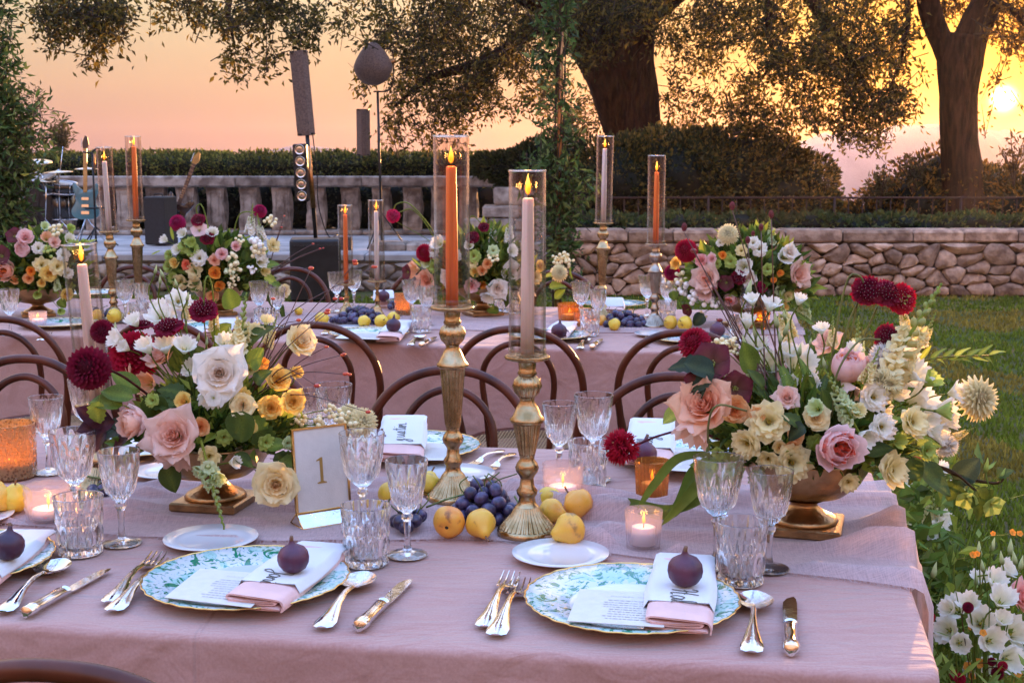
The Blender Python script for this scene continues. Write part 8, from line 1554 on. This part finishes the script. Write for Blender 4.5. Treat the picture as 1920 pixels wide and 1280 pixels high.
def tripod(px, pytop, Y, label, name='microphone_stand', cat='stand', boom=True):
    b = D(px, 400, Y); b.z = .40; h_ = D(px, pytop, Y).z-.40; t = thing(name, label, cat, tuple(b)); mb = MB(); tube(mb, [(0, 0, .02), (0, 0, h_)], .014, 8); obj('shaft', mesh('shaft', mb, M['blackmetal']), t)
    for az in (.4, 2.5, 4.6): mb = MB(); tube(mb, [(0, 0, .25), (.28*math.cos(az), .28*math.sin(az), .0)], .010, 6); obj('leg', mesh('stand_leg', mb, M['blackmetal']), t)
    if boom: mb = MB(); tube(mb, smoothpath([(0, 0, h_), (.07, 0, h_+.05), (.10, 0, h_+.04)], 3), .014, 6); tube(mb, [(0, 0, h_-.02), (-.12, 0, h_+.0)], .012, 6); obj('guitar_clamp', mesh('clamp', mb, M['blackmetal']), t); mb = MB(); tube(mb, [(.03, -.02, h_*.78), (.03, -.02, h_*.98)], .012, 6); obj('shaft_sun_tint', mesh('sun_tint_band', mb, M['copper']), t)  # copper band imitates sun catching the upper shaft
    mb = MB(); tube(mb, [(-.12, -.02, h_*.40), (.14, -.02, h_*.41)], .013, 6); obj('cross_bar', mesh('bar', mb, M['blackmetal']), t); return t
tripod(178, 285, 16.9, 'black guitar stand mast with hooks right of the teal guitar')
# amplifier
a = D(298, 437, 17.0); a.z = .40; t = thing('guitar_amplifier', 'black amplifier with grey side on the stage beside the orange candle', 'amplifier', tuple(a), rz=-.25); hh_ = D(298, 368, 17).z-.40
mb = MB(); box(mb, (-.13, -.14, .015), (.17, .2, hh_), bev=.015); obj('cabinet', mesh('amp_cabinet', mb, M['blackbox'], True, 30), t); mb = MB(); box(mb, (-.138, -.11, .05), (-.132, .17, hh_-.04)); obj('grille_cloth', mesh('amp_cloth', mb, M['greyblue'] if 'greyblue' in M else M['paving'], False), t)
mb = MB(); tube(mb, smoothpath([(-.05, 0, hh_), (-.04, 0, hh_+.025), (.06, 0, hh_+.025), (.07, 0, hh_)], 4), .008, 6); obj('handle', mesh('amp_handle', mb, M['blackmetal']), t)
# drum kit
k0 = D(95, 400, 17.2); k0.z = .40; t = thing('drum_kit', 'drum kit with black bass drum, chrome toms and brass cymbals on the stage', 'drum kit', tuple(k0)); K = 17.2/FPX
def at(px, py, dy=0): p = D(px, py, 17.2); return (p.x-k0.x, dy, p.z-.40)
M['drumblack'] = mat('black_drum_shell', (.012, .012, .014), .2, 0, .1, 5, coat=.6); M['skin'] = mat('drum_skin', (.70, .68, .66), .5, 0, .05, 9); M['cymbal'] = mat('cymbal_bronze', (.72, .62, .48), .22, 1, .1, 30)
def drum(nm, c, r, dpt, rot, shell='drumblack'):
    mb = MB(); lathe(mb, [(r*.97, -dpt/2), (r, -dpt/2+.004), (r, dpt/2-.004), (r*.97, dpt/2)], 32); d_ = obj(nm, mesh(nm, mb, M[shell]), t, c, rot)
    for z in (-dpt/2, dpt/2): mb = MB(); tube(mb, [(r*1.03*math.cos(q), r*1.03*math.sin(q), z) for q in np.linspace(0, 2*math.pi, 33)[:-1]], .010, 6, closed=True); obj('hoop', mesh('drum_hoop', mb, M['steel'] if nm != 'bass_drum' else M['rosew']), d_)
    mb = MB(); lathe(mb, [(.001, dpt/2-.002), (r*.97, dpt/2-.002)], 32); obj('drum_head', mesh('drum_head', mb, M['skin'] if nm != 'bass_drum' else M['drumblack']), d_)
    for q in range(8): mb = MB(); tube(mb, [(r*1.03*math.cos(q*.785), r*1.03*math.sin(q*.785), -dpt/2), (r*1.03*math.cos(q*.785), r*1.03*math.sin(q*.785), dpt/2)], .005, 4); obj('lug', mesh('lug', mb, M['steel']), d_)
drum('bass_drum', at(72, 386), .26, .38, (math.pi/2, 0, .7)); drum('tom', at(66, 343, -.1), .125, .18, (.4, .2, 0)); drum('tom', at(92, 345, -.05), .135, .2, (.35, -.2, 0)); drum('snare_drum', at(120, 352, .0), .165, .13, (.12, .1, 0)); drum('floor_tom', at(112, 388, .1), .18, .34, (0, 0, 0))
def cymbal(c, r, tilt, base):
    mb = MB(); lathe(mb, [(.001, .022), (.02, .022), (.032, .012), (r*.6, .006), (r, -.006), (r*.98, -.008), (r*.6, .003), (.03, .008), (.001, .018)], 36); obj('cymbal', mesh('cymbal', mb, M['cymbal']), t, c, tilt)
    mb = MB(); tube(mb, [base, (c[0], c[1], c[2]+.03)], .010, 6); s_ = obj('cymbal_stand', mesh('cymbal_stand', mb, M['steel']), t)
    for az in (.2, 2.3, 4.4): mb = MB(); tube(mb, [(base[0], base[1], .35), (base[0]+.25*math.cos(az), base[1]+.25*math.sin(az), .01)], .008, 5); obj('leg', mesh('cymbal_leg', mb, M['steel']), s_)
cymbal(at(74, 303, -.1), .20, (.2, .06, 0), at(80, 412, -.1)); cymbal(at(117, 322, -.15), .20, (.06, -.03, 0), at(120, 412, -.15)); cymbal(at(150, 316, .25), .16, (.05, 0, 0), at(150, 412, .25)); cymbal(at(100, 338, -.25), .12, (.1, .1, 0), at(98, 412, -.25))
mb = MB(); tube(mb, [at(118, 275, 0), at(117, 330, -.1)], .006, 5); obj('boom_arm', mesh('boom', mb, M['steel']), t)
mb = MB(); box(mb, (-.55, -.3, 0), (.45, .5, .02)); tag(obj('drum_rug', mesh('drum_rug', mb, M['blackbox'], False), None, (k0.x, k0.y, .402)), 'black mat spread under the drum kit on the stage', 'mat')
# cymbal_stand bolster etc: fallen flowers
# extra dark monitor wedge beside the stage pole
a = D(620, 442, 15.4); a.z = .40; t = thing('stage_monitor', 'low black wedge monitor on the stage behind the subwoofer', 'speaker', tuple(a), rz=.1); mb = MB(); loft(mb, [[(x, -.15, 0), (x, .25, 0), (x, .25, .12), (x, -.05, .2)] for x in (-.45, .25)], True, True, True); obj('cabinet', mesh('monitor', mb, M['blackbox'], False), t)
# ================================================================ EVENING HAZE
def haze():
    m = bpy.data.materials.new('evening_haze'); m.use_nodes = True; t = m.node_tree; t.nodes.remove(t.nodes['Principled BSDF']); v = t.nodes.new('ShaderNodeVolumePrincipled')
    v.inputs['Color'].default_value = (.93, .84, .86, 1); v.inputs['Density'].default_value = HAZE; v.inputs['Anisotropy'].default_value = .66; t.links.new(v.outputs[0], t.nodes['Material Output'].inputs['Volume'])
    mb = MB(); box(mb, (-480, -480, -14), (480, 480, 17.5)); obj('haze', mesh('haze', mb, m, False), None, kind='stuff')
HAZE = .00045
haze()
